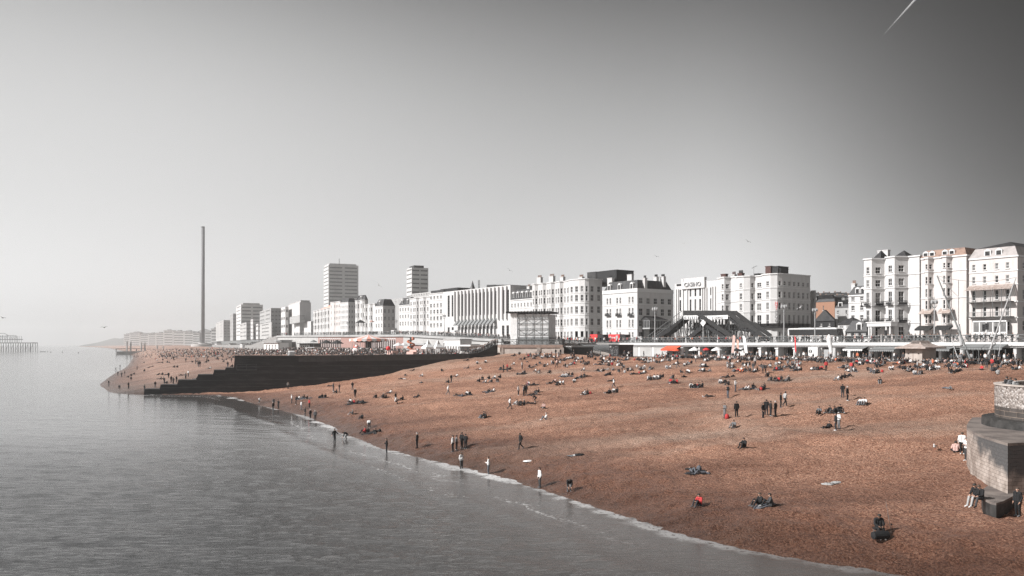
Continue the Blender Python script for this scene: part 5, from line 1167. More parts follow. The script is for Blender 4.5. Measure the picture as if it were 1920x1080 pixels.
for (i0, z0), (i1, z1) in zip(rows[:-1], rows[1:]):
    a = [(i0, i0), (w - i0, i0), (w - i0, d_ - i0), (i0, d_ - i0)]; b2 = [(i1, i1), (w - i1, i1), (w - i1, d_ - i1), (i1, d_ - i1)]
    for k in range(4): j = (k + 1) % 4; mb.poly([(*a[k], h + .25 + z0), (*a[j], h + .25 + z0), (*b2[j], h + .25 + z1), (*b2[k], h + .25 + z1)])
i1 = .95; mb.poly([(i1, i1, h + .25 + zt), (w - i1, i1, h + .25 + zt), (w - i1, d_ - i1, h + .25 + zt), (i1, d_ - i1, h + .25 + zt)]); S.part(mb, 'roof', 'copper')
mb = MB()
for k in range(9):
    x = .9 + (w - 1.8) * k / 8; mb.tube((x, .5 - .06, h + .3 + .5 * zt), (x, .93, h + .27 + zt), .05, n=5)
S.part(mb, 'roof_seam', 'slate')
# awnings, parasols, flags
for px0, px1, pt, pb, m, lb in ((1250.5, 1277, 648.5, 654.5, 'orange', 'bright orange red awning over the first open shop arch'), (1592, 1629, 649, 654, 'canvas_grey', 'grey scalloped awning with a white trim'), (1642, 1688, 650, 655, 'canvas_grey', 'plain grey awning west of the stone kiosk'), (1742, 1792, 650, 654, 'canvas_grey', 'grey awning just east of the stone kiosk'), (1812, 1852, 645, 651.5, 'canvas_grey', 'wide slate grey awning behind the leaning white pole'), (1853, 1890, 645, 651.5, 'canvas_grey', 'wide slate grey awning nearer the pier than the leaning pole')):
    S = Site('awning', px0, -38.8, ZL, lb, 'awning'); w = S.X(px1); zt = S.Z(pt, px0); zb_ = S.Z(pb, px0, -2.2)
    mb = MB(); mb.raw([(0, 0, zt), (w, 0, zt), (w, -2.4, zb_), (0, -2.4, zb_), (0, 0, zt - .1), (w, 0, zt - .1), (w, -2.4, zb_ - .1), (0, -2.4, zb_ - .1)], [(0, 3, 2, 1), (4, 5, 6, 7), (0, 4, 7, 3), (1, 2, 6, 5), (0, 1, 5, 4)]); S.part(mb, 'canopy', m)
    mb = MB(); n = max(6, int(w / .45))
    for k in range(n): x = w * k / n; mb.exz([(x, zb_ - .05), (x + w / n - .03, zb_ - .05), (x + w / n - .03, zb_ - .35), (x + w / n / 2, zb_ - .5), (x, zb_ - .35)], -2.46, -2.42)
    S.part(mb, 'valance', m if m == 'orange' or px0 != 1592 else 'trim')
    mb = MB(); mb.tube((.1, -2.3, zb_ - .1), (.1, -.1, zb_ - 1), .04, n=6); mb.tube((w - .1, -2.3, zb_ - .1), (w - .1, -.1, zb_ - 1), .04, n=6); S.part(mb, 'arm', 'iron')
def parasol(px, v, z, py_top, wpx, m, lb, grp, sq=False, px_y=None, flat=.28):
    S = Site('parasol', px, v, z, lb, 'parasol', grp); y = S.c0.y; r = wpx / F * y / 2; zt = zpx(py_top, y) - z; n = 4 if sq else 8
    mb = MB(); mb.tube((0, 0, 0), (0, 0, zt - .1), .045, n=6); S.part(mb, 'pole', 'iron_pale')
    mb = MB(); ring = [(r * math.cos(2 * math.pi * (k + .5) / n), r * math.sin(2 * math.pi * (k + .5) / n), zt - r * flat * 2) for k in range(n)]; low = [(x * 1.01, y_ * 1.01, z_ - .2) for x, y_, z_ in ring]
    mb.raw([(0, 0, zt)] + ring + low, [(0, 1 + k, 1 + (k + 1) % n) for k in range(n)] + [(1 + k, 1 + n + k, 1 + n + (k + 1) % n, 1 + (k + 1) % n) for k in range(n)]); o = S.part(mb, 'canopy', m); o.modifiers.new('thick', 'SOLIDIFY').thickness = .03
for px, pt, wp, m, lb in ((1268, 653, 13, 'orange', 'faded orange parasol under the orange awning'), (1302, 650, 22, 'canvas', 'white parasol next to the orange awning'), (1324, 651.5, 13, 'red', 'bright red parasol between the two white parasols'), (1344, 650, 22, 'canvas', 'white parasol between the red and the black parasols'), (1362, 651, 17, 'canvas_black', 'black parasol behind the leaning feather flag'), (1381, 651.5, 20, 'canvas_black', 'wide black parasol beside the orange flag'), (1394, 652, 12, 'canvas_grey', 'small grey parasol last in the parasol row')):
    parasol(px, -47 if px % 2 else -45, ZL, pt, wp, m, lb, 'parasols below the promenade railing')
def flag(px0, py0, px1, py1, v, m, lb, w=.8, m2=None):
    S = Site('feather_flag', px1, v, ZL, lb, 'flag', 'feather flags below the promenade'); x = S.X(px0); h = S.Z(py0, px0)
    mb = MB(); mb.tube((0, 0, 0), (x, 0, h), .05, .03, 6); S.part(mb, 'pole', 'iron_pale')
    mb = MB(); n = 8; p = [(x * f, h * f) for f in [.25 + .74 * i / n for i in range(n + 1)]]; q = [(x * f + w * (.95 if f < .9 else .6), h * (f - .012)) for f in [.25 + .74 * i / n for i in range(n + 1)]]
    mb.exz(p + q[::-1], -.02, .02); S.part(mb, 'banner', m)
flag(1374.5, 628, 1370, 666, -50, 'cl_p', 'tall pale pink feather flag leaning beside the black parasols')
flag(1392, 629, 1398, 662, -50, 'canvas', 'tall white feather flag leaning away from the pink one', .9)
flag(1381.5, 636, 1381, 664, -47, 'pinkred', 'faded orange feather flag between pale flags', .6)
flag(1489.5, 630, 1491, 660, -47, 'red', 'narrow red feather flag below the coach', .35)
S = Site('mast', 1561, -46, ZL, 'pale tapered mast bundled in white cover standing by the shutter', 'mast'); x = S.X(1554); h = S.Z(627, 1554)
mb = MB(); mb.tube((0, 0, 0), (x * .9, 0, h * .85), .22, .55, 10); mb.tube((x * .9, 0, h * .85), (x, 0, h), .55, .12, 10); S.part(mb, 'cover', 'canvas'); mb = MB(); mb.tube((.5, .1, 0), (.2, .1, h * .5), .07); S.part(mb, 'pole', 'iron_pale')
# trampoline poles
S = Site('bungee_trampoline', 1822, -52, ZL - .1, 'bungee trampoline ride with tall leaning poles on the upper beach', 'trampoline ride')
def pole(pxa, pya, ya, pxb, pyb, yb, r, m):
    mb = MB(); mb.tube((S.X(pxb, yb), yb, S.Z(pyb, pxb, yb)), (S.X(pxa, ya), ya, S.Z(pya, pxa, ya)), r, r * .6, 8); S.part(mb, 'pole', m)
pole(1757, 517, 3, 1819, 673, 0, .17, 'iron'); pole(1798, 608, 2.6, 1803, 648, 2, .26, 'iron_pale'); pole(1905, 520, 3, 1853, 665, 0, .15, 'iron_pale'); pole(1785, 640, 2, 1796, 671, 0, .1, 'iron_pale'); pole(1877, 640, 2, 1872, 668, 1, .07, 'iron_pale')
mb = MB(); a = Vector((S.X(1757, 3), 3, S.Z(517, 1757, 3))); b_ = Vector((S.X(1905, 3), 3, S.Z(520, 1905, 3))); pr = a
for k in range(1, 13): f = k / 12; q = a + (b_ - a) * f - Vector((0, 0, 1.8 * 4 * f * (1 - f) * .5)); mb.tube(pr, q, .035, n=5); pr = q
mb.tube(a, (S.X(1800, 1), 1, S.Z(560, 1800, 1)), .03, n=5); mb.tube(b_, (S.X(1872, 1), 1, S.Z(640, 1872, 1)), .03, n=5); S.part(mb, 'rope', 'iron')
mb = MB()
for px in (1788, 1804, 1835, 1865): mb.tube((S.X(px), 0, 0), (S.X(px), 0, 2.6), .06, n=6); mb.tube((S.X(px), 4, 0), (S.X(px), 4, 2.6), .06, n=6)
mb.tube((S.X(1788), 0, 2.6), (S.X(1865), 0, 2.6), .06, n=6); S.part(mb, 'frame', 'iron'); mb = MB(); mb.box(S.X(1790), S.X(1863), .3, 3.7, .7, .8); S.part(mb, 'trampoline_bed', 'canvas_black')
# traffic lights
for px, pt, lb in ((1845, 608, 'traffic light facing the road by the veranda hotel'), (1850.5, 606, 'slightly taller traffic light by the veranda hotel'), (1868, 612, 'traffic light standing apart near the leaning white pole'), (1661, 619, 'traffic light in front of the hotel porch')):
    S = Site('traffic_light', px, -20, ZP, lb, 'traffic light', 'traffic lights on the seafront road'); z = S.Z(pt, px)
    mb = MB(); mb.tube((0, 0, 0), (0, 0, z - 1.4), .07, n=8); S.part(mb, 'post', 'iron'); mb = MB(); mb.box(-.28, .28, -.22, .15, z - 1.4, z); S.part(mb, 'signal_head', 'black')
    for k in range(3): mb = MB(); mb.tube((0, -.3, z - .3 - k * .42), (0, -.221, z - .3 - k * .42), .15, n=10); S.part(mb, 'lens', 'glass')
# cars
def car(m, lb, px, v, van=False):
    S = Site('van' if van else 'car', px, v, ZP - .13 if v > -22 else ZP, lb, 'van' if van else 'car', 'vehicles on the seafront road')
    L_ = 4.3; pf = [(0, .35), (L_, .35), (L_, .8), (L_ - .9, 1.0), (L_ - 1.7, 1.5), (1.0, 1.5), (.2, 1.05), (0, .9)] if not van else [(0, .35), (5, .35), (5, 1.1), (4.4, 1.3), (3.8, 2.2), (0, 2.25)]
    mb = MB(); mb.exz(pf, 0, 1.75); S.part(mb, 'body', m); mb = MB(); mb.exz([(1.05, 1.02), (L_ - 1.1, 1.02), (L_ - 1.75, 1.44), (1.15, 1.44)] if not van else [(3.0, 1.3), (4.3, 1.3), (3.8, 2.1), (3.0, 2.1)], -.01, 1.76); S.part(mb, 'window', 'glass')
    for x in (.8, 3.5):
        for y in (-.04, 1.59): mb = MB(); mb.tube((x, y, .33), (x, y + .2, .33), .33, n=14); S.part(mb, 'wheel', 'black')
car('trim', 'white van parked near the lamp west of the stepped terrace', 733, -30, True); car('trim', 'small white car passing below the dark roofed pavilion', 1600, -17); car('trim', 'white car in front of the round hotel corner', 1078, -17); car('iron', 'grey car on the road beside the brown mansard hotel', 1712, -12)
car('black', 'black car on the road by the casino stairs', 1251, -12); car('trim', 'white van behind the crowd near the slotted hotel', 846, -14, True)
# western esplanade: carousel, tents, huts
S = Site('carousel', 691, -55, ZL, 'carousel with a striped coral and cream canopy', 'carousel'); y = S.c0.y; r = 36 / F * y; z0 = S.Z(635.5, 691); z1 = S.Z(627, 691)
n = 24; stripe = [MB(), MB()]
for k in range(n):
    a0, a1 = 2 * math.pi * k / n, 2 * math.pi * (k + 1) / n; pf = [(0, z1), (r * .3, z1 - (z1 - z0) * .45), (r, z0)]
    for (ra_, za), (rb2, zb_) in zip(pf[:-1], pf[1:]):
        P_ = lambda rr, a, z: (rr * math.cos(a), rr * math.sin(a), z)
        stripe[k % 2].poly([P_(ra_, a0, za), P_(rb2, a0, zb_), P_(rb2, a1, zb_), P_(ra_, a1, za)] if ra_ > 0 else [(0, 0, za), P_(rb2, a0, zb_), P_(rb2, a1, zb_)])
    stripe[k % 2].poly([P_(r, a0, z0), P_(r, a0, z0 - .8), P_(r, (a0 + a1) / 2, z0 - 1.15), P_(r, a1, z0 - .8), P_(r, a1, z0)])
o = S.part(stripe[0], 'canopy_stripe', 'pinkred'); o = S.part(stripe[1], 'canopy_stripe', 'canvas')
mb = MB(); mb.lathe([(r * .93, 0), (r * .93, .4)], n=24); S.part(mb, 'platform', 'wood_dark'); mb = MB(); mb.lathe([(1.4, .403), (1.4, z0)], n=12); mb.lathe([(r * .55, z0 - 1.5), (r * .9, z0 - .6)], n=24); S.part(mb, 'centre_drum', 'wood_dark')
for k in range(12):
    a = 2 * math.pi * k / 12; mb = MB(); x, yy = r * .72 * math.cos(a), r * .72 * math.sin(a); mb.tube((x, yy, .4), (x, yy, z0 - .6), .05, n=6); t = Vector((-math.sin(a), math.cos(a), 0)); c_ = Vector((x, yy, 1.5))
    mb.tube(c_ - t * .6, c_ + t * .5, .26, .22, 8); mb.tube(c_ + t * .45, c_ + t * .8 + Vector((0, 0, .55)), .17, .12, 8); mb.tube(c_ + t * .75 + Vector((0, 0, .6)), c_ + t * 1.1 + Vector((0, 0, .4)), .13, .08, 8)
    for q in (-.5, .4): mb.tube(c_ + t * q, c_ + t * (q + .15) - Vector((0, 0, .7)), .08, .05, 6)
    S.part(mb, 'horse', 'canvas')
S = Site('tent', 664, -56, ZL, 'low coral and white ticket tent beside the carousel', 'tent'); w = 17 / F * S.c0.y
mb = MB(); z0 = S.Z(640, 664); z1 = S.Z(634.5, 664); mb.raw([(-w/2, 0, z0), (w/2, 0, z0), (w/2, 4, z0), (-w/2, 4, z0), (0, 2, z1)], [(0, 1, 4), (1, 2, 4), (2, 3, 4), (3, 0, 4), (3, 2, 1, 0)]); S.part(mb, 'canopy', 'pinkred'); mb = MB()
for x, yy in ((-w/2, 0), (w/2, 0), (w/2, 4), (-w/2, 4)): mb.tube((x, yy, 0), (x, yy, z0), .08)
S.part(mb, 'post', 'iron_pale')
S = Site('red_stall', 669, -61, ZL, 'round stall hung with orange and white toys near the carousel', 'stall'); mb = MB(); lr = random.Random(2)
r = 8 / F * S.c0.y; mb.lathe([(r, 0), (r * 1.05, .8), (r * .7, 2.2), (r * .2, 3.2)], n=14); S.part(mb, 'body', 'canvas')
mb = MB()
for k in range(26): a = lr.uniform(0, 6.28); z = lr.uniform(.2, 2.6); rr = r * (1.02 - z * .16); p = Vector((rr * math.cos(a), rr * math.sin(a), z)); mb.tube(p - Vector((0, 0, .25)), p + Vector((0, 0, .25)), .28, .2, 6)
S.part(mb, 'hanging_toy', 'orange')
for px, pt, wp, m, lb, v in ((747, 642, 20, 'canvas', 'white parasol beside the carousel', -55), (757, 642.5, 16, 'canvas', 'second white parasol near the twisted slide', -53), (612, 637, 22, 'canvas_black', 'wide black parasol over the bar tables', -52), (632, 637, 24, 'canvas_black', 'wide black parasol next to the ticket tent', -53), (588, 637, 14, 'canvas_grey', 'grey parasol at the end of the bar', -52), (676, 615, 18, 'canvas_black', 'black parasol on the promenade above the coral wall', -34), (697, 616, 10, 'cl_p', 'pink parasol on the promenade above the carousel', -34)):
    parasol(px, v, ZL if v < -40 else ZP, pt, wp, m, lb, 'parasols around the carousel')
for px, lb in ((803, 'pointed white marquee nearest the carousel'), (821, 'second pointed white marquee with a grey peak')):
    S = Site('marquee', px, -66 if px < 810 else -63, ZL, lb, 'marquee', 'pointed white marquees behind the groyne'); w = 20 / F * S.c0.y; z0, z1, z2 = S.Z(651, px), S.Z(645.5, px), S.Z(637, px); h_ = w / 2
    sq = lambda r_: [(-r_, -r_), (r_, -r_), (r_, r_), (-r_, r_)]
    mb = MB()
    for (ra_, za), (rb2, zb_) in (((h_, z0), (h_ * .35, z1)), ((h_ * .35, z1), (.06, z2))):
        for k in range(4): j = (k + 1) % 4; mb.poly([(*sq(ra_)[k], za), (*sq(ra_)[j], za), (*sq(rb2)[j], zb_), (*sq(rb2)[k], zb_)])
    for k in range(4): j = (k + 1) % 4; mb.poly([(*sq(h_)[k], z0 - .5), (*sq(h_)[j], z0 - .5), (*sq(h_)[j], z0), (*sq(h_)[k], z0)])
    S.part(mb, 'canopy', 'canvas'); mb = MB()
    for x, yy in sq(h_ - .05): mb.tube((x, yy, 0), (x, yy, z0), .14, n=8)
    S.part(mb, 'post', 'canvas')
S = Site('pavilion', 833, -46, ZL, 'white arcaded pavilion below the promenade near the marquees', 'pavilion'); w = S.X(863); h = S.Z(637, 845)
mb = MB(); wall_panel(mb, (0, 0), (w, 0), 0, h, [(w * (k + .25) / 6, w * (k + .75) / 6, .3, h * .5) for k in range(6)], .4); mb.box(0, w, .42, 5, 0, h - .01); S.part(mb, 'wall', 'stucco'); mb = MB(); mb.box(-.3, w + .3, -.3, 5.3, h, h + .3); S.part(mb, 'roof', 'concrete')
S = Site('kiosk', 862, -58, ZL, 'small white kiosk with a flat roof at the foot of the groyne ramp', 'kiosk'); w = S.X(884); h = S.Z(646.5, 872)
mb = MB(); mb.box(0, w, 0, 4, 0, h - .5); S.part(mb, 'body', 'concrete'); mb = MB(); mb.box(-.6, w + .6, -.8, 4.5, h - .497, h); S.part(mb, 'roof', 'canvas'); mb = MB(); mb.box(.4, w - .4, -.06, -.003, 1, h - .9); S.part(mb, 'serving_hatch', 'interior')
S = Site('billboard', 879, -36, ZP - 1, 'dark framed billboard near the top of the groyne ramp', 'sign'); w = S.X(895); h = S.Z(630, 886)
mb = MB(); mb.box(0, w, 0, .3, 1.4, h); S.part(mb, 'frame', 'iron_pale'); mb = MB(); mb.box(.3, w - .3, -.06, -.003, 1.8, h - .35); S.part(mb, 'panel', 'black'); mb = MB(); mb.tube((.5, .15, 0), (.5, .15, 1.4), .12); mb.tube((w - .5, .15, 0), (w - .5, .15, 1.4), .12); S.part(mb, 'post', 'iron')
S = Site('stair', 797, -48, ZL, 'double white stair with coral balustrade down from the promenade', 'stair'); x0, x1 = S.X(762), S.X(806); zt = ZP - ZL
mb = MB(); mb.exz([(x0, 0), (x0 + 5, zt), (x1 - 5, zt), (x1, 0), (x1 - 1, 0), (x1 - 5.6, zt - .7), (x0 + 5.6, zt - .7), (x0 + 1, 0)], 0, 3); S.part(mb, 'flight', 'iron_pale')
mb = MB(); mb.exz([(x0 + 2, 0), (x0 + 5.6, zt - .75), (x1 - 5.6, zt - .75), (x1 - 2, 0)], .6, 2.4); S.part(mb, 'landing_wall', 'coral')
S = Site('helter_slide', 770, -58, ZL, 'orange twisting slide frame near the white parasols', 'slide'); mb = MB(); z = S.Z(633, 770); pr = None
for k in range(22): a = k * .75; q = Vector((1.3 * math.cos(a) + k * .03, 1.3 * math.sin(a), z * (1 - k / 22))); mb.tube(pr, q, .32, n=6) if pr else None; pr = q
S.part(mb, 'chute', 'cl_o'); mb = MB(); mb.tube((0, 0, 0), (0, 0, z), .35); S.part(mb, 'post', 'wood_dark')
S = Site('ball', 728, -70, ZL + .0, 'big red ball standing on a pale pink plinth behind the groyne', 'ball'); mb = MB(); mb.box(-2.4, 3.4, 0, 2.4, -.5, .9); S.part(mb, 'plinth', 'cl_p'); mb = MB(); r = .85; mb.lathe([(.02, 1.0)] + [(r * math.sin(math.pi * k / 8), 1.0 + r - r * math.cos(math.pi * k / 8)) for k in range(1, 8)] + [(.02, 1.0 + 2 * r)], n=14); S.part(mb, 'ball', 'red', smooth=True)
S = Site('bench', 762, -72, ZL, 'pinkish boarded bench block behind the groyne', 'bench'); mb = MB(); mb.box(0, 5, 0, 1.5, -.5, .7); mb.box(0, 5, 1.2, 1.5, .703, 1.5); S.part(mb, 'seat', 'cl_p'); mb = MB(); mb.box(.2, 4.8, .1, 1.1, .703, .76); S.part(mb, 'cushion', 'pinkred')
for px, v, w_, h_, m, lb in ((508, -50, 26, 4.2, 'canvas', 'long white beach hut below the grey slab hotel'), (523, -46, 10, 5.5, 'concrete', 'pale square beach hut beside the long white hut'), (585, -56, 12, 1.6, 'canvas', 'low white counter among the beach crowd'), (571, -44, 16, 3.6, 'wood_dark', 'dark beach bar below the low white annexe'), (452, -40, 24, 4.0, 'canvas', 'white beach hut below the wide hazy block'), (405, -38, 40, 4.5, 'canvas', 'hazy white beach hut seaward of the pale apartment block'), (430, -38, 22, 4.0, 'concrete', 'hazy pale beach hut below the slim hazy tower')):
    S = Site('beach_hut', px, v, ZL, lb, 'hut'); mb = MB(); wall_panel(mb, (-w_/2, 0), (w_/2, 0), 0, h_, [(-w_*.0 + w_ * (.15 + .2 * k), w_ * (.27 + .2 * k), .3, h_ * .7) for k in range(4)], .5); mb.box(-w_/2, w_/2, .55, 6, 0, h_ - .02); S.part(mb, 'wall', m); mb = MB(); mb.box(-w_/2 - .5, w_/2 + .5, -1.2, 6.5, h_, h_ + .3); S.part(mb, 'roof', 'iron_pale' if m != 'wood_dark' else 'slate')
S = Site('life_ring_locker', 558, -88, 9.3, 'white rounded locker with a dark mouth standing behind the groyne', 'locker'); S.root.location = (-62.5, 224, 8.6)
mb = MB(); mb.exz([(-.75, 0), (.75, 0), (.75, 1.5), (.5, 2.2), (0, 2.5), (-.5, 2.2), (-.75, 1.5)], 0, 1.4); S.part(mb, 'body', 'canvas'); mb = MB(); mb.exz([(-.15, .1), (.62, .1), (.62, 1.4), (.4, 2.0), (0, 2.2), (-.15, 2.1)], -.05, -.003); S.part(mb, 'mouth', 'interior')
# far timber groyne with posts, ruined pier, sea things
Y = 1000; P0 = Vector(((218 - CX) / F * Y, Y)); P1 = Vector(((402 - CX) / F * 1060, 1060)); root = empty('far_groyne', (P0.x, P0.y, 0)); tag(root, 'hazy low concrete groyne with upright posts running out from the far beach', 'groyne')
root.rotation_euler = (0, 0, math.atan2((P1 - P0).y, (P1 - P0).x)); L_ = (P1 - P0).length
mb = MB(); mb.exz([(0, -2), (0, 3.6), (L_ * .35, 4.4), (L_, 9.5), (L_, -2)], 0, 5); mb.build('wall', M['stucco_grey'], root)
mb = MB(); mb.exz([(0, 6.6), (L_ * .3, 6.9), (L_ * .3, 7.5), (0, 7.3)], 8, 12)
for f in (.0, .1, .2, .29): mb.box(L_ * f, L_ * f + 1, 8.5, 9.5, 0, 6.6)
mb.build('jetty', M['rust'], root)
for f, hh in ((.108, 16), (.145, 16), (.25, 15), (.285, 15), (.41, 11), (.47, 10)): mb = MB(); mb.lathe([(.9, 0), (.9, hh)], (L_ * f, 6), 8); mb.build('post', M['stucco_grey'], root)
Y = 1500; root = empty('ruined_pier', ((62 - CX) / F * Y, Y, 0)); tag(root, 'skeletal ruin of an iron pier standing in the hazy sea', 'pier ruin')
mb = MB(); lr = random.Random(5)
for k in range(26):
    for j in range(3):
        x = -k * 4.6; mb.tube((x + lr.uniform(-.8, .8), j * 7, -1.5), (x, j * 7, 14.3), .42, n=5)
        if k and k % 2 and j != 1: mb.tube((x, j * 7, 1), (x + 4.6, j * 7, 13), .2, n=4)
mb.build('pile', M['rust'], root)
mb = MB(); mb.box(-120, 0, -1, 15, 14.3, 15.8); mb.box(-120, -28, -1, 15, 21.0, 22.2); mb.build('deck', M['rust'], root)
mb = MB()
for k in range(20):
    x = -29 - k * 4.6; mb.tube((x, 0, 15.8), (x + lr.uniform(-1, 1), 0, 30 - abs(k % 4 - 2)), .35, n=5); mb.tube((x, 12, 15.8), (x, 12, 28), .3, n=5); mb.tube((x, 0, 22), (x - 4.6, 0, 28), .2, n=4)
mb.tube((-30, 0, 28), (-50, 0, 29), .45, n=5); mb.tube((-46, 0, 29), (-54, 0, 33), .45, n=5); mb.tube((-54, 0, 33), (-120, 0, 33.5), .45, n=5); mb.tube((-54, 12, 28), (-120, 12, 28), .4, n=5)
mb.build('frame', M['rust'], root)
for px, py, lb in ((89, 660, 'small buoy floating right beside the ruined pier'), (95, 661, 'small buoy floating seaward of the dinghy'), (117, 660.5, 'small hazy buoy floating between ruined pier and far beach'), (147, 662, 'small buoy nearest the far beach')):
    Y = 19500 / (py - 645); root = empty('buoy', ((px - CX) / F * Y, Y, 0)); tag(root, lb, 'buoy', 'buoys off the far beach'); mb = MB(); mb.lathe([(.3, -.4), (.9, -.1), (.9, .4), (.3, .7), (.15, 1.7), (.25, 1.9), (.05, 2.1)], n=10); mb.build('body', M['rust'], root)
Y = 1300; root = empty('dinghy', ((80 - CX) / F * Y, Y, 0)); tag(root, 'low dark dinghy lying in the haze off the ruined pier', 'boat'); mb = MB(); mb.prism([(-4, -.7), (3, -.9), (4.5, 0), (3, .9), (-4, .7)], .1, .9, top=[(-4.2, -.9), (3.2, -1.1), (5.2, 0), (3.2, 1.1), (-4.2, .9)]); mb.build('hull', M['rust'], root); mb = MB(); mb.box(-3.8, -3.2, -.3, .3, .903, 1.5); mb.build('motor', M['black'], root)
# gulls
def gull(px, py, Y, span, lb, dark, roll, rz=0.0):
    p = ((px - CX) / F * Y, Y, zpx(py, Y)); root = empty('gull', p, rz); tag(root, lb, 'gull', 'gulls in the air'); root.rotation_euler = (0, roll, rz)
    m = 'feather_dark' if dark else 'feather_white'; s = span / 1.4
    mb = MB(); mb.lathe([(.01, -.30), (.06, -.18), (.085, 0), (.065, .16), (.05, .22), (.055, .27), (.01, .36)], n=8); o = mb.build('body', M[m], root, smooth=True); o.rotation_euler = (R(-90), 0, 0); o.scale = (s,) * 3
    for sg in (-1, 1):
        mb = MB(); mb.raw([(sg * .05, .10, .03), (sg * .05, -.10, .03), (sg * .36, -.06, .16), (sg * .36, .10, .16), (sg * .72, -.10, .10), (sg * .70, -.03, .10)] , [(0, 1, 2, 3), (3, 2, 4, 5)]); w_ = mb.build('wing', M[m], root); w_.scale = (s,) * 3; w_.modifiers.new('thick', 'SOLIDIFY').thickness = .02
for q in ((5, 596, 150, 1.3, 'dark gull flying above the ruined pier', 1, .2), (195.5, 614, 140, 1.3, 'dark gull flying over the sea before the far shore', 1, -.1), (710, 535, 150, 1.6, 'pale gull gliding between the two tower blocks', 0, .8), (955.5, 507, 160, 1.3, 'small grey gull above the slotted hotel', 1, .6), (1231, 481, 170, 1.2, 'small gull above the dormered hotel', 1, .3), (1284, 457, 170, 1.3, 'gull gliding above the casino', 0, -.2), (1402.5, 453, 170, 1.3, 'dark gull high above the hostel', 1, .5), (1500, 577, 140, 1.3, 'white gull passing in front of the hostel flank', 0, -.6)): gull(*q)
# a vapour trail high in the sky
root = None; Yc = 9000; P_ = lambda px, py: Vector(((px - CX) / F * Yc, Yc, zpx(py, Yc)))
ct = bpy.data.materials.new('vapour'); ct.use_nodes = True; nt = ct.node_tree; bs = nt.nodes['Principled BSDF']; bs.inputs['Base Color'].default_value = (.8, .8, .8, 1); bs.inputs['Roughness'].default_value = 1
tcn = nt.nodes.new('ShaderNodeTexCoord'); sp = nt.nodes.new('ShaderNodeSeparateXYZ'); nt.links.new(tcn.outputs['Generated'], sp.inputs[0]); nz = nt.nodes.new('ShaderNodeTexNoise'); nz.inputs['Scale'].default_value = 9; nt.links.new(tcn.outputs['Generated'], nz.inputs[0])
m1 = nt.nodes.new('ShaderNodeMath'); m1.operation = 'MULTIPLY'; nt.links.new(sp.outputs[2], m1.inputs[0]); nt.links.new(nz.outputs[0], m1.inputs[1]); m2 = nt.nodes.new('ShaderNodeMath'); m2.operation = 'MULTIPLY'; m2.inputs[1].default_value = .42; nt.links.new(m1.outputs[0], m2.inputs[0]); nt.links.new(m2.outputs[0], bs.inputs['Alpha'])
a, b_ = P_(1654, 68), P_(1722, -8); d_ = (b_ - a).normalized(); off = Vector((.75, 0, .66)) * 13
mb = MB(); mb.tube(a - off * .4, b_ - off, 3, 9, 8); mb.tube(a + off * .4, b_ + off, 3, 12, 8)
o = mb.build('vapour_trail', ct); tag(o, 'thin double vapour trail slanting across the dark upper sky', 'vapour trail')
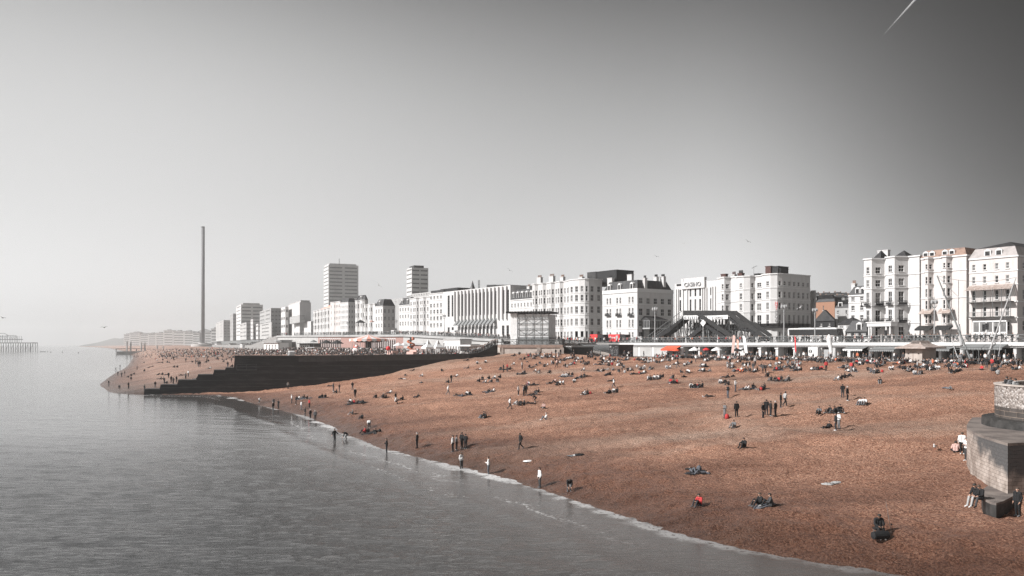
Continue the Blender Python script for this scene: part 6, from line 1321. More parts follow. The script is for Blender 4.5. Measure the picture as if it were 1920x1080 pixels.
# ------------------------------------------------------------------ people
PS = 1.06
def person_prims(pose):
    """joints of a 1.75 m body facing +x; returns tapered capsules (a, b, ra, rb, zone) and the head centre"""
    J = {}
    def arms(sh, el, wr, hand):
        for s in (1, -1):
            g_ = lambda p: (p[0], p[1] * s, p[2])
            J['sh', s], J['el', s], J['wr', s], J['hd', s] = g_(sh), g_(el), g_(wr), g_(hand)
    def legs(hip, kn, an, toe, kn2=None, an2=None, toe2=None):
        for s in (1, -1):
            g_ = lambda p: (p[0], p[1] * s, p[2]); a, b_, c = (kn, an, toe) if s == 1 or kn2 is None else (kn2, an2, toe2)
            J['hip', s], J['kn', s], J['an', s], J['toe', s] = g_(hip), g_(a), g_(b_), g_(c)
    if pose == 'S':
        pel, ch, nk, hd = (0, 0, .95), (0, 0, 1.27), (-.01, 0, 1.47), (.02, 0, 1.62); arms((0, .185, 1.41), (-.04, .25, 1.13), (.08, .22, .90), (.12, .20, .83)); legs((0, .09, .9), (.02, .10, .50), (-.03, .11, .08), (.14, .13, .03))
    elif pose == 'H':      # hands held at the chest: phone, bag strap, talk
        pel, ch, nk, hd = (0, 0, .95), (0, 0, 1.27), (.0, 0, 1.47), (.04, 0, 1.61); arms((0, .185, 1.41), (-.02, .25, 1.14), (.24, .12, 1.20), (.30, .06, 1.24)); legs((0, .09, .9), (.03, .10, .50), (-.03, .13, .08), (.14, .16, .03))
    elif pose == 'W':
        pel, ch, nk, hd = (0, 0, .93), (.03, 0, 1.25), (.05, 0, 1.45), (.08, 0, 1.60); arms((.03, .185, 1.39), (-.10, .24, 1.13), (.05, .23, .92), (.10, .22, .86)); legs((0, .09, .88), (.22, .09, .52), (.26, .10, .10), (.43, .11, .06), (-.08, .09, .48), (-.40, .10, .18), (-.30, .11, .04))
    elif pose == 'P':      # wading with arms held out
        pel, ch, nk, hd = (0, 0, .95), (.02, 0, 1.27), (.03, 0, 1.47), (.06, 0, 1.62); arms((.02, .185, 1.41), (.0, .42, 1.22), (.10, .60, 1.02), (.13, .66, .96)); legs((0, .09, .9), (.06, .12, .50), (-.0, .14, .08), (.16, .16, .03))
    elif pose == 'B':
        pel, ch, nk, hd = (-.10, 0, .72), (.14, 0, .92), (.32, 0, .99), (.45, 0, 1.02); arms((.26, .18, .95), (.34, .20, .68), (.44, .14, .46), (.48, .12, .39)); legs((-.10, .09, .68), (.14, .12, .44), (-.04, .12, .08), (.14, .14, .03))
    elif pose == 'T':
        pel, ch, nk, hd = (0, 0, .11), (-.06, 0, .43), (-.02, 0, .62), (.03, 0, .77); arms((-.03, .185, .56), (.10, .27, .34), (.32, .13, .36), (.38, .07, .37)); legs((.02, .09, .12), (.36, .14, .44), (.58, .13, .08), (.74, .14, .04))
    elif pose == 'X':      # cross legged
        pel, ch, nk, hd = (0, 0, .11), (.0, 0, .43), (.05, 0, .62), (.10, 0, .76); arms((.03, .185, .56), (.06, .28, .32), (.28, .12, .26), (.34, .06, .26)); legs((.02, .09, .12), (.32, .33, .16), (.38, -.05, .09), (.30, -.18, .06))
    elif pose == 'R':
        pel, ch, nk, hd = (0, 0, .11), (-.24, 0, .33), (-.35, 0, .49), (-.35, 0, .64); arms((-.32, .185, .42), (-.48, .25, .20), (-.52, .27, .06), (-.60, .28, .03)); legs((.02, .09, .11), (.44, .11, .22), (.84, .12, .07), (.93, .14, .19))
    elif pose == 'L':
        pel, ch, nk, hd = (0, 0, .12), (-.33, 0, .14), (-.53, 0, .15), (-.68, 0, .17); arms((-.46, .18, .14), (-.60, .36, .10), (-.78, .17, .10), (-.80, .08, .10)); legs((.03, .09, .11), (.40, .11, .34), (.72, .12, .07), (.88, .13, .05), (.44, .11, .12), (.86, .12, .08), (.92, .16, .20))
    elif pose == 'E':      # seated on an edge with the shins hanging
        pel, ch, nk, hd = (0, 0, .10), (.02, 0, .43), (.08, 0, .62), (.15, 0, .75); arms((.05, .185, .56), (.14, .25, .32), (.36, .12, .24), (.42, .08, .22)); legs((.02, .09, .12), (.42, .12, .12), (.56, .12, -.34), (.72, .13, -.40))
    Pm = []
    def cap(a, b_, ra, rb_, z): Pm.append((np.array(a, float), np.array(b_, float), ra, rb_, z))
    V = lambda p: np.array(p, float)
    pel, ch, nk, hd = V(pel), V(ch), V(nk), V(hd)
    sy = np.array([0, 1, 0])
    for s in (1, -1):
        cap(pel + sy * .075 * s, ch + sy * .085 * s, .115, .105, 'top'); cap(pel + sy * .08 * s, pel + sy * .08 * s - (ch - pel) * .10, .118, .115, 'leg')
        cap(ch + sy * .09 * s, (V(J['sh', s]) + ch) / 2, .10, .085, 'top'); cap(nk - (nk - ch) * .15, J['sh', s], .075, .07, 'top')
        cap(J['sh', s], J['el', s], .062, .048, 'top'); cap(J['el', s], J['wr', s], .047, .033, 'top')
        w_, h_ = V(J['wr', s]), V(J['hd', s]); d = (h_ - w_) / max(np.linalg.norm(h_ - w_), 1e-6); side = np.cross(d, [0, 0, 1.]) if abs(d[2]) < .8 else np.cross(d, [0, 1., 0]); side = side / np.linalg.norm(side)
        cap(w_, h_, .032, .036, 'skin')
        for k in range(4):
            b0 = h_ + side * (.024 - .016 * k) + d * .015; ln = (.068, .078, .074, .056)[k]; cap(b0, b0 + d * ln * .6 + np.array([.01, 0, -.008]), .0095, .009, 'skin'); cap(b0 + d * ln * .6 + np.array([.01, 0, -.008]), b0 + d * ln + np.array([.022, 0, -.02]), .009, .0085, 'skin')
        cap(w_ + side * .03 + d * .02, w_ + side * .062 + d * .065, .012, .0105, 'skin')
        cap(J['hip', s], J['kn', s], .092, .062, 'leg'); cap(J['kn', s], J['an', s], .062, .042, 'leg')
        a_, t_ = V(J['an', s]), V(J['toe', s]); cap(a_ - (t_ - a_) * .25 - np.array([0, 0, .02]), t_, .045, .036, 'shoe')
    cap(nk - (nk - ch) * .1, nk + (hd - nk) * .5, .058, .052, 'skin')
    up = (hd - nk) / np.linalg.norm(hd - nk); f = np.array([1., 0, 0]); f = f - up * f.dot(up)
    f = f / np.linalg.norm(f) if np.linalg.norm(f) > .3 else np.array([0, 0, 1.]); 
    if pose == 'L': f = np.array([0, 0, 1.])
    cap(hd + up * .035 - f * .01, hd + up * .02 - f * .03, .088, .085, 'head'); cap(hd + f * .015, hd - up * .055 + f * .03, .078, .052, 'head')
    cap(hd + f * .085, hd - up * .022 + f * .105, .010, .015, 'head')
    for s in (1, -1): cap(hd + sy * .085 * s - up * .01, hd + sy * .09 * s + up * .02, .016, .018, 'head')
    return Pm, hd, up, f
def body_mesh(pose, vox, sm=2):
    Pm, hd, up, f = person_prims(pose); mb = MB()
    for a, b_, ra, rb_, z in Pm:
        d = b_ - a; L_ = np.linalg.norm(d); d = Vector(d / L_) if L_ > 1e-6 else Vector((0, 0, 1)); q = d.to_track_quat('Z', 'Y'); prof = []
        for t in (-80, -45, 0): prof.append((ra * math.cos(R(t)), ra * math.sin(R(t)), 0))
        for t in (0, 45, 80): prof.append((rb_ * math.cos(R(t)), rb_ * math.sin(R(t)), 1))
        n = 10; vs_ = []
        for r_, z_, e in prof:
            for i in range(n):
                t = 2 * math.pi * i / n; p = q @ Vector((r_ * math.cos(t), r_ * math.sin(t), z_)); o = b_ if e else a; vs_.append((o[0] + p.x, o[1] + p.y, o[2] + p.z))
        k = len(prof); fs = [tuple(range(n - 1, -1, -1)), tuple(range((k - 1) * n, k * n))] + [(j*n+i, j*n+(i+1) % n, (j+1)*n+(i+1) % n, (j+1)*n+i) for j in range(k - 1) for i in range(n)]
        mb.raw(vs_, fs)
    me = mb.mesh('tmp', M['skin']); o = bpy.data.objects.new('tmp', me); C.objects.link(o)
    r_ = o.modifiers.new('r', 'REMESH'); r_.mode = 'VOXEL'; r_.voxel_size = vox; s_ = o.modifiers.new('s', 'SMOOTH'); s_.iterations = sm; s_.factor = .5
    bpy.context.view_layer.update(); dg = bpy.context.evaluated_depsgraph_get(); e = bpy.data.meshes.new_from_object(o.evaluated_get(dg)); bpy.data.objects.remove(o); bpy.data.meshes.remove(me)
    n = len(e.vertices); co = np.empty(n * 3, np.float32); e.vertices.foreach_get('co', co); co = co.reshape(-1, 3)
    best = np.full(n, 1e9); zone = np.zeros(n, np.int8); names = ['skin', 'top', 'leg', 'shoe', 'head']
    for a, b_, ra, rb_, z in Pm:
        d = b_ - a; t = np.clip(((co - a) @ d) / max(d @ d, 1e-9), 0, 1); ds = np.linalg.norm(co - a - t[:, None] * d, axis=1) - (ra + (rb_ - ra) * t)
        m = ds < best; best[m] = ds[m]; zone[m] = names.index(z)
    rel = co - hd; hair = (zone == 4) & (((rel @ up) > .045) | ((rel @ f) < -.012))
    zone[hair] = 5
    return e, co, zone
def split_mesh(e, co, zone, which, off, name, smooth=True, grow=False):
    nf = len(e.polygons); ls = np.empty(nf * 2, np.int32); loops = np.empty(len(e.loops), np.int32); e.loops.foreach_get('vertex_index', loops)
    st = np.empty(nf, np.int32); e.polygons.foreach_get('loop_start', st); tot = np.empty(nf, np.int32); e.polygons.foreach_get('loop_total', tot)
    nr = np.empty(len(co) * 3, np.float32); e.vertices.foreach_get('normal', nr) if False else e.vertex_normals.foreach_get('vector', nr); nr = nr.reshape(-1, 3)
    q = loops.reshape(-1, 4) if (tot == 4).all() else None
    if q is None: q = np.array([loops[s:s + 4] if t == 4 else np.r_[loops[s:s + 3], loops[s]] for s, t in zip(st, tot)])
    m = np.isin(zone[q], which).any(1) if grow else (np.isin(zone[q], which).sum(1) >= 2)
    q = q[m]; used = np.unique(q); mp = np.full(len(co), -1); mp[used] = range(len(used))
    me = bpy.data.meshes.new(name); me.from_pydata((co[used] + nr[used] * off).tolist(), [], [tuple(dict.fromkeys(x)) for x in mp[q].tolist()])
    me.polygons.foreach_set('use_smooth', [True] * len(me.polygons)); me.update(); return me
POSE = {}
for ps in 'SHWPBTXRLE':
    e, co, zone = body_mesh(ps, .0125)
    e.polygons.foreach_set('use_smooth', [True] * len(e.polygons)); e.materials.clear(); e.materials.append(M['skin']); e.name = 'person'
    POSE[ps] = (e, [split_mesh(e, co, zone, [1], .017, 'jacket', grow=True), split_mesh(e, co, zone, [2], .013, 'trousers', grow=True), split_mesh(e, co, zone, [3], .008, 'shoe', grow=True), split_mesh(e, co, zone, [5], .016, 'hair')])
    for m_ in POSE[ps][1]: m_.materials.append(M['cl_k'])
POSTXT = {'S': 'standing', 'H': 'standing', 'W': 'walking', 'P': 'wading', 'B': 'bending', 'T': 'sitting', 'X': 'squatting', 'R': 'reclining', 'L': 'lying', 'E': 'sitting on its edge'}
COL = {'k': 'black', 'n': 'navy', 'g': 'grey', 'd': 'charcoal', 'w': 'white', 'r': 'red', 'o': 'orange', 'p': 'pink', 'j': 'slate', 'l': 'silver'}
ORD = ['first', 'second', 'third', 'fourth', 'fifth', 'sixth', 'seventh', 'eighth', 'ninth', 'tenth']
NUM = {2: 'pair', 3: 'three', 4: 'four', 5: 'five', 6: 'six', 7: 'seven', 8: 'eight', 9: 'nine'}
SEA = math.atan2(-I1.y, -I1.x)
N_PEOPLE = 0
def slot(o, m):
    o.material_slots[0].link = 'OBJECT'; o.material_slots[0].material = m
def person(pos, pose, top, leg, label, head=None, size=1.0, group='people on the beach', bare=False, tilt=0.0):
    global N_PEOPLE
    e, parts = POSE[pose]; o = bpy.data.objects.new('person', e); C.objects.link(o)
    h = head if head is not None else (SEA + rng.gauss(0, .6)); s = PS * size * rng.uniform(.95, 1.04)
    o.location = pos; o.rotation_euler = (0, 0, h); o.scale = (s, s, s); slot(o, M['skin_dark'] if rng.random() < .12 else M['skin'])
    tag(o, label, 'person', group); N_PEOPLE += 1
    for me, c in zip(parts, ('cl_' + top, 'cl_' + leg, 'cl_' + rng.choice('kkwgl'), rng.choice(['hair_dark', 'hair_dark', 'hair_brown', 'hair_brown', 'hair_grey']))):
        if bare and me.name.startswith('shoe'): continue
        q = bpy.data.objects.new(me.name.split('.')[0], me); C.objects.link(q); q.parent = o; slot(q, M[c])
    return o
# each line: a phrase for the place, then px,py of the feet or seat, pose and the colour of the top
CL = '''
in the dark water by the groyne wall|494,731Sw 525,725Sk 540,729Sl
paddling where the groyne meets the sea|486,755Bw 512,773Sk 513,762Sg 522,766Hk 547,756Sw 555,759Sk 565,769Sw 572,781Sk 580,765Sr 582,785Sk 591,787Sg
seated above the paddlers|561,749Tw 570,747Tk 576,748Tk
on open shingle above the paddlers|604,746Tk 610,746Tk
close under the long groyne|619,724Lk 625,734Sg 631,737Tk 636,735Hk
around the folded flag below the groyne|661,731Hk 666,745Sk 657,755Tw 664,757Tr 672,757Tk 678,756Rk
near the swash below the flag party|661,777Tg 679,785Tk
where the swash bulges into the beach|684,812Tr 692,803Bw 703,813Rk
in the scattered row below the groyne|705,746Tk 719,746Tk 724,746Xk 731,737Rw 742,753Sk 745,757Bw 755,750Tk
sprawled alone above the shoreline stroller|782,745Rk
high on the ridge by the groyne|755,711Lw 760,705Rk 774,695Rk
lower side of the shingle ridge|792,706Tw 790,718Lk
topmost spot against the groyne wall|816,677Lk
alone on the crest of the ridge|828,696Tk
on the ridge below the groyne bend|846,717Sk 841,718Tk 855,706Rw
upper ridge below the groyne ramp|875,676Rk 876,691Rk 895,682Tw 911,680Tw 899,693Rw
slope below the big seated circle|840,740Ww 860,742Lk 876,741Tw 881,741Tk
in the big circle below the bastion|899,716Tk 905,712Xk 911,718Tw 917,711Tk 922,717Tk 928,710Tw 933,716Xk 938,709Tk
close together above the walking lady|907,783Tk 911,784Xk
in the shallow sea|627,836Pk
crouched at the very edge of the swash|650,826Bk
in the shallow sea off the stroller|725,853Hk
strolling along the water's edge|782,840Sk
standing group by the breaking wave|849,847Sw 856,844Sg 866,841Sk 873,842Hk
barefoot where the wave breaks|865,881Hw 916,889Hw
striding along mid beach|976,842Wk
at the foam further along|1012,914Sw
arms raised above the foam|1067,921Bk
alone in the middle of the beach|1024,787Tw
by the tripod below the seated circle|956,767Ww 969,759Tw 976,760Tk 983,760Tk 995,757Lk 1004,754Bk 1020,765Xp
standing below the reclining pair|972,741Sw 982,742Sg 986,741Sk 997,742Rk 1005,739Tk 1010,736Tk
just above the standing four|991,722Tw 998,723Rk
below the big seated circle|914,736Rk 926,735Tw
busy cluster below the bastion corner|938,692Rk 944,697Sk 951,696Hr 957,693Tk
facing the sea below the scaffold box|979,692Sw
on the slope below the white shirted stander|977,702Rk 984,700Tk
alone halfway below the scaffold box|1030,699Rk
bunched below the stair block|1056,707Tw 1062,706Xw 1067,704Tk
on dark blankets below the stair block|1077,717Tw 1081,711Rk 1090,709Tk 1096,707Xk 1103,706Lk
on one blanket mid beach|1032,719Lk 1041,717Tp 1045,722Xk 1050,721Tw 1056,720Tw
below the ramp in white|1095,695Tw
stretched out below the ramp|1123,696Lw 1132,695Lk
leaning together below the ramp|1138,704Rk 1144,703Tk
reclining under the black kiosk|1160,697Rk
beside a dark bag mid beach|1140,737Rk 1151,728Ww 1151,736Tw 1157,736Tk 1147,715Rk
huddled mid beach|1097,740Tw 1102,739Xk
lying in a line below the black kiosk|1184,702Lk 1192,702Lk 1201,701Lk 1208,700Rk
in the white clad ring mid beach|1216,712Tw 1220,713Tk 1227,711Tw 1233,711Tw 1238,710Tk 1243,708Tk
in the red tinged group mid beach|1258,718Xr 1262,710Tk 1263,719Tk 1269,719Tr 1282,707Lk
in the neat row mid beach|1296,727Tw 1303,727Tk 1310,727Tk 1317,726Tk
lying alone mid beach|1330,744Lk
under the orange awning slope|1250,691Tw 1257,691Tw 1263,684Lk 1271,689Wk
reclining under the awning slope|1206,689Rw 1208,681Rk
below the white parasols|1317,688Tw 1323,687Tk
alone below the seated pair|1328,697Rg
row nearest the pale bastion|963,667Rk 973,664Rk 977,675Tk 984,674Tk 988,679Lk 964,684Tw
along the bastion foot|1002,667Lk 1012,669Sk 1016,672Tw 1020,671Tw 1027,671Tk
against the dark stair block|1042,666Sk 1051,666Sk 1040,671Lk 1057,675Rk 1062,674Tw
scattered below the bastion pilaster|1012,682Rk 1021,688Tk 1027,686Tw 1038,683Tk 1044,688Wp
milling below the stair block|1060,687Tk 1064,689Tw 1068,685Rk 1077,684Tr 1080,676Tk 1084,675Tw
along the ramp wall|1092,674Tk 1102,672Sk 1109,669Sg 1117,675Tk 1098,682Rk 1104,682Tk
in the party facing the ramp|1120,684Lk 1127,679Rk 1134,680Rw 1140,679Tk 1142,686Tk 1148,685Tr
paired below the black kiosk|1161,686Tw 1166,686Tk
beside the black kiosk|1171,676Rk 1177,675Tw 1183,670Sk 1179,670Hw
facing the blind arches|1196,675Tk 1203,674Tw 1207,671Sk 1211,675Tk
below the pink feather flag|1381,696Rr 1388,695Rw
below the white feather flag|1393,684Rk 1400,685Tk 1406,684Xk 1416,686Sw 1415,697Rw 1420,696Tk 1427,686Lr
alone together under the hostel lamp|1456,695Tr 1466,694Tk
on a blanket under the coach|1478,689Rk 1487,688Tk
in the ring with dark standing friend|1351,719Tw 1357,718Rk 1361,708Rk 1366,722Tk 1374,706Lk
standing apart mid beach|1365,746Hk 1379,734Hw
in the loose trio right below the ring|1396,731Rw 1404,731Tw 1412,729Tk
at the end of the loose row|1428,731Rk 1433,729Tk
in the dark ring under the hostel|1440,706Tk 1446,714Tk 1454,715Xk 1460,715Tr 1465,713Tk 1472,715Rk 1479,714Tk
standing by a red bag|1359,784Hg 1381,782Sk
alone in grey below the red bag|1376,802Tg
in the standing black coated group|1431,783Sk 1437,778Hk 1445,780Sk 1454,781Sk 1464,764Sk 1472,761Wl
alone with knees up, upper row|1536,776Tg
in the row casting long shadows|1556,774Tk 1565,775Tk 1575,773Tk
behind the standing couple|1551,803Rk
close standing couple|1567,807Sk 1573,804Hw
walking couple under the porch hotel|1580,745Hk 1589,751Sk
seated below the walking couple|1614,759Tw 1621,759Tw
kneeling alone under the stone kiosk|1650,719Tk
under the shutter mast|1572,713Tw 1578,711Tk 1584,709Tk 1590,706Rk 1596,698Hr 1603,697Tw
just above the mast group|1581,690Rk 1588,688Tk
by the white round marked door|1533,694Tk 1541,693Tr 1549,695Sr
sitting under the grey scalloped awning|1639,699Tw 1644,698Rk
facing the sea below the bungee ride|1715,702Tw 1727,702Tk
alone reading mid beach|1395,839Tk
lying side by side on the lower beach|1297,883Lk 1314,889Lj
in the sunny row near the kiosk|1606,682Tr 1612,685Tw 1618,684Tk 1626,681Tr 1632,682Tw 1640,682Tr 1648,682Tk 1655,676Tr
in front of the stone kiosk|1683,683Rw 1692,682Rk
west of the bungee ride|1730,688Rw 1735,683Tk 1748,682Tk 1752,689Tw
on the dark blanket by the ride|1777,689Tk 1790,686Tr 1791,698Rk 1797,697Rk 1802,689Lk
sprawled at the ride's far side|1826,681Lk 1837,682Lr
standing trio by the leaning pole|1850,690Sk 1860,693Hr 1871,694Sk
lying alone above the groyne head|1777,729Lj
in red on the lower beach|1311,948Tr
pair sitting on the lower beach|1425,948Tk 1444,949Td
'''
used_lb = set()
def blanket(phrase, hs):  # added dark cloth that thickens the sitters together with their shadows
    c = sum(hs, Vector((0, 0, 0))) / len(hs); r = max((h - c).length for h in hs) * .6 + .5; z = ground(c.x, c.y, (BV_N, BV_F)); root = empty('blanket', (c.x, c.y, z), rng.uniform(-1, 1))
    tag(root, 'dark blanket and coats spread under the sitters, ' + phrase, 'blanket', 'blankets on the beach'); mb = MB(); n = 12; ring = []
    for sc, dz in ((1, -.02), (.97, .10), (.6, .14)):
        for k in range(n): a = 2 * math.pi * k / n; q = sc * (.8 + .35 * rng.random()); x, y = r * 1.1 * q * math.cos(a), r * .55 * q * math.sin(a); ring.append((x, y, ground(c.x + x, c.y + y, (BV_N, BV_F)) - z + dz))
    mb.raw(ring, [(i*n+k, i*n+(k+1) % n, (i+1)*n+(k+1) % n, (i+1)*n+k) for i in range(2) for k in range(n)] + [tuple(range(2*n, 3*n))]); mb.build('cloth', M['cl_' + rng.choice('kkndj')], root); root.rotation_euler = (0, 0, 0)
    for q in range(1 + len(hs) // 3):
        h = rng.choice(hs); x, y = h.x + rng.uniform(-.9, .9), h.y + rng.uniform(-.5, .5); mb = MB(); s_ = rng.uniform(.8, 1.2); mb.lathe([(.18 * s_, 0), (.27 * s_, .1), (.24 * s_, .34 * s_), (.1, .5 * s_), (.02, .52 * s_)], n=8); o = mb.build('bag', M['cl_' + rng.choice('kkdjwr')], root); o.location = (x - c.x, y - c.y, ground(x, y, (BV_N, BV_F)) - z)
def add_cluster(phrase, items, bvs, group, ps=1.0):
    n = len(items); items = sorted(items, key=lambda q: q[0]); sat = []
    for k, (px, py, pose, top) in enumerate(items):
        h = ray(px, py, bvs)
        if h is None: continue
        who = 'person in ' + COL[top] + ' ' + POSTXT[pose]
        if n == 1: lb = f'{who}, {phrase}'
        else: lb = f'{who}, {ORD[k] if k < 10 else "last"} from the sea, {phrase}'
        w = lb.split()
        if len(w) > 16: lb = ' '.join(w).replace(' with hands raised', '').replace(' with arms held out', '')
        if lb in used_lb: print('DUP', lb)
        used_lb.add(lb); head = None
        if pose in 'TXRL': sat.append(h)
        if pose in 'SHWPB': head = rng.uniform(-3.1, 3.1) if pose != 'W' else rng.choice([.3, 2.9, -2.6])
        elif pose in 'TX': head = SEA + rng.gauss(-.1, .7)
        water = h.z < 0.02
        person((h.x, h.y, h.z - .03 if not water else -.16), pose, top, rng.choice('kkdnjg') if top != 'w' else rng.choice('kdjg'), lb, head, ps, group, bare=water)
    if len(sat) >= 2 and max((a - b_).length for a in sat for b_ in sat) < 4.5: blanket(phrase, sat)
import re as _re
for ln in CL.strip().split('\n'):
    ph, it = ln.split('|'); items = [(float(a), float(b_), c, d) for a, b_, c, d in _re.findall(r'(\d+),(\d+)([A-Z])([a-z])', it)]
    add_cluster(ph, items, (BV_N,), 'people on the near beach')
FARCL = '''
at the water's edge of the far beach|207,697Sk 213,697Sk 217,697Wk 225,692Sk 221,704Sk 228,707Sg 234,704Sk
seated by the far water's edge|241,708Tk 246,705Tk 252,702Tk 246,713Bk
at the tip of the far beach|204,724Sk 241,729Sk 224,730Bk
stepping round the groyne tip|271,734Sk 291,727Hk
by the lowest groyne steps|297,703Rk 305,703Tk 312,703Lk 300,711Rk 307,712Tk 316,709Sk 321,717Sk 331,717Sk 308,719Sk 313,719Tk 325,720Sk
beside the middle groyne steps|348,711Sl 353,706Sw 368,711Rk 373,709Tk 342,704Lk
standing in black on open far shingle|367,683Sk 372,688Sk 375,687Sk
loosely spread on open far shingle|327,689Tk 333,689Tk 388,679Sk 393,691Rw 271,696Tk 279,690Lk 285,688Rk 299,680Lk 305,681Tk 314,680Tk 257,693Sg
by the upper groyne steps|418,675Lk 425,675Tk 430,672Rk 427,689Sk 436,688Tk 443,689Tk 408,673Tk
'''
for ln in FARCL.strip().split('\n'):
    ph, it = ln.split('|'); items = [(float(a), float(b_), c, d) for a, b_, c, d in _re.findall(r'(\d+),(\d+)([A-Z])([a-z])', it)]
    add_cluster(ph, items, (BV_F,), 'people on the far beach')
# the angler, the two on the ledge, the three by the buttress, the figures in the ring
h = ray(1647, 1003, (BV_N,))
person((h.x, h.y, h.z + .36), 'E', 'k', 'k', 'person in black sitting low with a fishing rod near the water', R(-95), 1.08)
[slot(c, M['hair_dark']) for c in C.objects[-1].parent.children if c.name.startswith('hair')] if C.objects[-1].parent else None
root = empty('fishing_stool', (h.x - .02, h.y + .02, h.z), 0); tag(root, 'low dark stool under the angler in black', 'stool'); mb = MB(); mb.box(-.25, .25, -.25, .25, .34, .42); mb.build('seat', M['black'], root)
for x in (-.2, .2):
    for y in (-.2, .2): mb = MB(); mb.tube((x, y, -.1), (x * .8, y * .8, .34), .025, n=6); mb.build('leg', M['iron'], root)
b0 = ray(1646, 1006, (BV_N,)); root = empty('bag', b0 + Vector((-.1, -.55, 0)), .2); tag(root, 'black holdall lying in front of the angler', 'bag'); mb = MB(); mb.lathe([(.05, -.55), (.24, -.5), (.27, 0), (.24, .5), (.05, .55)], n=12); o = mb.build('body', M['cl_k'], root); o.rotation_euler = (0, R(90), 0); o.location = (0, 0, .22); mb = MB(); mb.tube((-.25, 0, .48), (-.1, 0, .62), .02); mb.tube((-.1, 0, .62), (.1, 0, .62), .02); mb.tube((.1, 0, .62), (.25, 0, .48), .02); mb.build('handle', M['black'], root)
r0 = ray(1672, 998, (BV_N,)); root = empty('fishing_rod', r0); tag(root, 'thin fishing rod standing in the shingle beside the angler', 'fishing rod'); mb = MB(); mb.tube((0, 0, -.2), (-.32, .1, 1.9), .022, .012, 6); mb.build('rod', M['iron'], root); mb = MB(); mb.tube((0, .02, .45), (.02, .1, .5), .05); mb.build('reel', M['black'], root)
lx, ly = (1829 - CX) / F * 53.2, 53.2
for px, Y, t, l_, lb in ((1831, 52.45, 'k', 'l', 'person in black jacket and pale jeans sitting on the concrete ledge'), (1839, 52.2, 'k', 'd', 'person in black sitting on the ledge beside the pale jeans')):
    person(((px - CX) / F * Y, Y, 2.86), 'E', t, l_, lb, SEA - .25, 1.06, 'pair on the concrete ledge')
for px, py, ps_, t, l_, lb in ((1792, 848, 'X', 'p', 'k', 'person in pink and black squatting beside the buttress'), (1804, 852, 'S', 'w', 'k', 'person in white shirt and black shorts standing at the buttress'),):
    h = ray(px, py, (BV_N,)); person(h, ps_, t, l_, lb, R(60), 1.05, 'people by the buttress')
Y = 66.8; person(((1813 - CX) / F * Y, Y, ground((1813 - CX) / F * Y, Y)), 'H', 'w', 'd', 'person in white standing half hidden behind the buttress corner', R(200), 1.05, 'people by the buttress')
Y = 50.3; h = ray(1908, 968, (BV_N,)); person(h, 'S', 'k', 'k', 'dark figure standing in the shade against the ledge', R(200), 1.05, 'people by the buttress')
for px, Y, t, lb in ((1888, 67.5, 'd', 'person in dark grey leaning inside the flint ring'), (1895, 66, 'g', 'person in grey inside the flint ring between two others'), (1904, 65, 'l', 'person in pale grey stripes inside the flint ring')):
    person(((px - CX) / F * Y, Y, 8.5), 'H' if t != 'l' else 'S', t, 'k', lb, R(100), .95, 'people inside the flint ring')
def litter(px, py, name, lb, cat, col, s, shape):
    h = ray(px, py, (BV_N,)); root = empty(name, h); tag(root, lb, cat); mb = MB()
    if shape == 'bag': mb.lathe([(.16, -.05), (.24, .1), (.22, .38), (.12, .5), (.03, .53)], n=10); mb.build('body', M[col], root, smooth=True); mb = MB(); mb.tube((-.08, 0, .5), (0, 0, .66), .015); mb.tube((.08, 0, .5), (0, 0, .66), .015); mb.build('handle', M['black'], root)
    else:
        n = 9; pr = []
        for i in range(4):
            for j in range(n): a = 2 * math.pi * j / n; r_ = (1, .86, .55, .12)[i] * s * (.75 + .5 * rng.random()); pr.append((r_ * math.cos(a) * 1.4, r_ * math.sin(a), (-.03, .14, .25, .3)[i] * s * (.7 + .6 * rng.random())))
        mb.raw(pr, [(i*n+j, i*n+(j+1) % n, (i+1)*n+(j+1) % n, (i+1)*n+j) for i in range(3) for j in range(n)] + [tuple(range(3*n, 4*n))]); mb.build('cloth', M[col], root)
    root.scale = (1.1,) * 3
litter(992, 865, 'towel', 'crumpled white towel lying alone near the walking figure', 'towel', 'canvas', .36, 'heap'); litter(1086, 853, 'clothes_heap', 'small heap of dark and white clothes on the open shingle', 'clothes', 'cl_k', .42, 'heap')
litter(1080, 853.5, 'towel', 'small white towel next to the dark clothes heap', 'towel', 'canvas', .25, 'heap'); litter(1363, 785, 'bag', 'bright red bag standing at the feet of a grey stander', 'bag', 'cl_r', 1, 'bag'); litter(1071, 855, 'towel', 'flat grey towel before the clothes heap', 'towel', 'cl_g', .3, 'heap')
litter(1553, 908, 'driftwood', 'flat pale patch of driftwood on the lower beach', 'driftwood', 'cl_l', .33, 'heap'); litter(1569, 905, 'driftwood', 'second pale piece of driftwood further from the sea', 'driftwood', 'cl_l', .3, 'heap')
litter(1143, 737, 'bag', 'black rucksack lying beside the mid beach pair', 'bag', 'cl_k', 1, 'bag'); litter(690, 811, 'bag', 'black bag by the red sitter at the swash', 'bag', 'cl_k', 1, 'bag')
h = ray(1753, 843, (BV_N,)); root = empty('gull', h, 2.4); tag(root, 'grey and white gull standing on the shingle west of the buttress', 'gull'); mb = MB(); mb.lathe([(.02, -.3), (.09, -.15), (.13, .05), (.08, .22), (.02, .3)], n=10); o = mb.build('body', M['feather_white'], root, smooth=True); o.rotation_euler = (R(-75), 0, 0); o.location = (0, 0, .26); mb = MB(); mb.lathe([(.03, 0), (.07, .08), (.03, .15)], n=8); o = mb.build('head', M['feather_white'], root); o.location = (0, .26, .38); mb = MB(); mb.tube((-.04, 0, 0), (-.04, 0, .2), .012); mb.tube((.04, 0, 0), (.04, 0, .2), .012); mb.build('leg', M['cl_o'], root); mb = MB(); mb.box(-.13, .13, -.25, .12, .32, .37); mb.build('wing', M['feather_dark'], root)

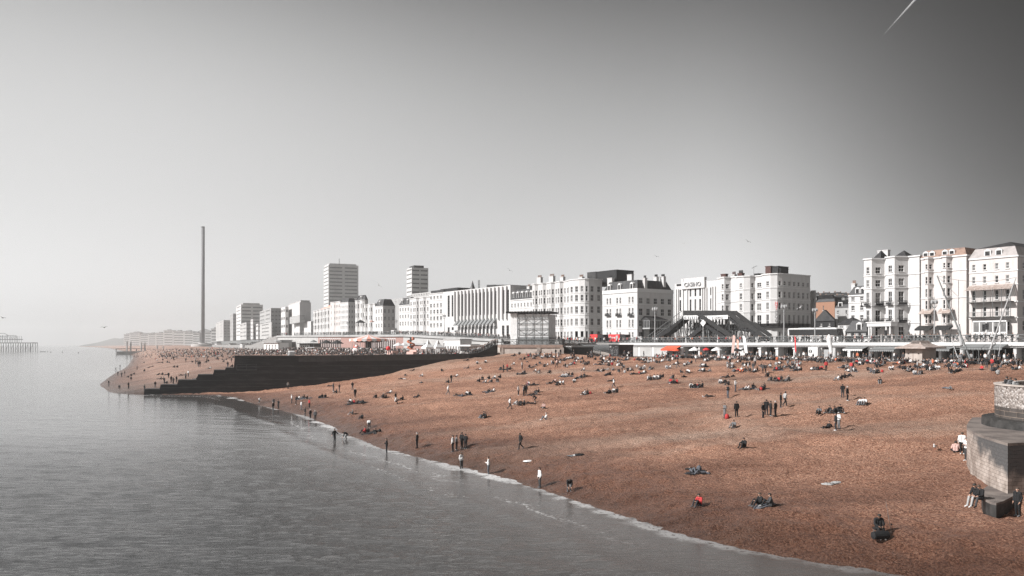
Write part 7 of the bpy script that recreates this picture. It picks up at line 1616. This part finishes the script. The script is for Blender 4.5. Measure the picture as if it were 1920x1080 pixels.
# ---- the packed crowds beyond counting
LOW = {}
def low(ps):
    if ps not in LOW:
        e, co, zone = body_mesh(ps, .052, 1); nf = len(e.polygons); loops = np.empty(len(e.loops), np.int32); e.loops.foreach_get('vertex_index', loops)
        q = loops.reshape(-1, 4); zf = zone[q[:, 0]]; LOW[ps] = (co.astype(np.float64), q, zf); bpy.data.meshes.remove(e)
    return LOW[ps]
CW = ['cl_k', 'cl_d', 'cl_n', 'cl_g', 'cl_w', 'cl_l', 'cl_r', 'cl_o', 'skin', 'hair_dark', 'cl_p', 'hair_brown']
def crowd(name, label, pts, poses, redness=.08):
    Vs, Fs, Ms = [], [], []; base = 0
    for (x, y, z) in pts:
        co, q, zf = low(rng.choice(poses)); a = rng.uniform(-3.14, 3.14) if rng.random() < .5 else SEA + rng.gauss(0, .6); s = PS * rng.uniform(.9, 1.06); ca, sa = math.cos(a), math.sin(a)
        v = np.stack([(co[:, 0] * ca - co[:, 1] * sa) * s + x, (co[:, 0] * sa + co[:, 1] * ca) * s + y, co[:, 2] * s + z], 1)
        t = rng.choice([6, 7, 10]) if rng.random() < redness else rng.choice([0, 0, 0, 1, 1, 2, 3, 4, 4, 5]); l_ = rng.choice([0, 0, 1, 2, 3]); hr = rng.choice([9, 9, 11])
        lut = np.array([8, t, l_, rng.choice([0, 4]), 8, hr]); Vs.append(v); Fs.append(q + base); Ms.append(lut[zf]); base += len(v)
    v = np.concatenate(Vs); f = np.concatenate(Fs); m = np.concatenate(Ms); me = bpy.data.meshes.new(name)
    me.vertices.add(len(v)); me.vertices.foreach_set('co', v.astype(np.float32).ravel()); me.loops.add(f.size); me.loops.foreach_set('vertex_index', f.ravel().astype(np.int32))
    me.polygons.add(len(f)); me.polygons.foreach_set('loop_start', np.arange(0, f.size, 4, dtype=np.int32)); me.polygons.foreach_set('loop_total', np.full(len(f), 4, np.int32))
    for c in CW: me.materials.append(M[c])
    me.polygons.foreach_set('material_index', m.astype(np.int32)); me.update(calc_edges=True); o = bpy.data.objects.new(name, me); C.objects.link(o); tag(o, label, 'crowd', kind='stuff'); return o
P = []
while len(P) < 1800:
    py = 655 + 26 * rng.random() ** 1.6; lo = 232 + max(0, 668 - py) * 1.0; px = rng.uniform(lo - max(0, py - 668) * .6, 1000); 
    if px > 440: py = 655 + 11 * rng.random()
    dens = 1.0 if (px > 455 or py < 671) else .16
    if rng.random() > dens: continue
    h = ray(px, py, (BV_F,))
    if h is None or h.z < .25 or h.y > 1100: continue
    P.append((h.x, h.y, h.z))
crowd('beach_crowd', 'dense crowd of sunbathers packed on the far beach behind the groyne', P, 'TTRTSLXTS', .05)
P = []
while len(P) < 900:
    u = rng.uniform(100, 330); v = -38.5 - 22 * rng.random(); p = coast(u, v)
    if p.y < 236: continue
    P.append((p.x, p.y, ZL))
crowd('esplanade_crowd', 'dense crowd around the carousel and marquees on the lower esplanade', P, 'SSHWT', .05)
P = []
while len(P) < 520:
    px = rng.uniform(1228, 1915); v = -42 - 14 * rng.random(); p = coast(upx(px, v), v)
    if 1600 < px < 1760 and rng.random() < .45: continue
    P.append((p.x, p.y, max(ground(p.x, p.y, (BV_N,)) - .03, ZL - .1)))
for i in range(260):
    px = rng.uniform(985, 1900); py = 667 + 34 * rng.random() ** 1.7
    for j in range(rng.choice([1, 2, 2, 3, 4])):
        h = ray(px + j * rng.uniform(3, 6), py + rng.uniform(-1.5, 1.5), (BV_N,))
        if h is not None: P.append((h.x, h.y, h.z - .04))
crowd('terrace_crowd', 'crowd standing and sitting on the top of the beach outside the shop arches', P, 'STTTXTRT', .08)
P = []
for i in range(820):
    u = rng.uniform(-60, 330) if i < 760 else rng.uniform(330, 700); v = -37.2 + 13 * rng.random() ** 2.2; p = coast(u, v); P.append((p.x, p.y, ZPu(u)))
crowd('promenade_crowd', 'crowd walking along the promenade behind the railings', P, 'SWHS', .10)
P = []
for i in range(70):
    f = i / 70; px = 882 + 52 * f + rng.uniform(-2, 2); d_ = (Vector((-3.2, 231.5)) - Vector((-97, 205))).normalized(); k = (px - CX) / F; s_ = (k * 205 + 97) / (d_.x - k * d_.y); q = Vector((-97, 205)) + d_ * s_; zz = np.interp(px, [884, 897, 910, 924, 933], [10.0, 10.4, 11.2, 12.4, 12.6]); P.append((q.x - .28 * (1 + rng.random() * 1.6) * d_.y, q.y + d_.x * (.8 + rng.random() * 1.8), zz))
crowd('ramp_crowd', 'queue of people on the ramp at the landward end of the groyne', P, 'SWH', .05)

# ------------------------------------------------------------------ air
mb = MB(); mb.box(-10200, 7600, -320, 9300, -2.6, 215)
hz_ = mb.mesh('haze', [])
hm = bpy.data.materials.new('pale_haze'); hm.use_nodes = True; nt = hm.node_tree; nt.nodes.clear(); out = nt.nodes.new('ShaderNodeOutputMaterial'); pv = nt.nodes.new('ShaderNodeVolumePrincipled'); pv.inputs['Color'].default_value = (1, 1, 1, 1); pv.inputs['Density'].default_value = HAZE; pv.inputs['Anisotropy'].default_value = .35; nt.links.new(pv.outputs[0], out.inputs['Volume'])
hz_.materials.append(hm); o = bpy.data.objects.new('haze', hz_); C.objects.link(o); tag(o, 'pale sea haze', 'haze', kind='stuff')
print('people', N_PEOPLE)
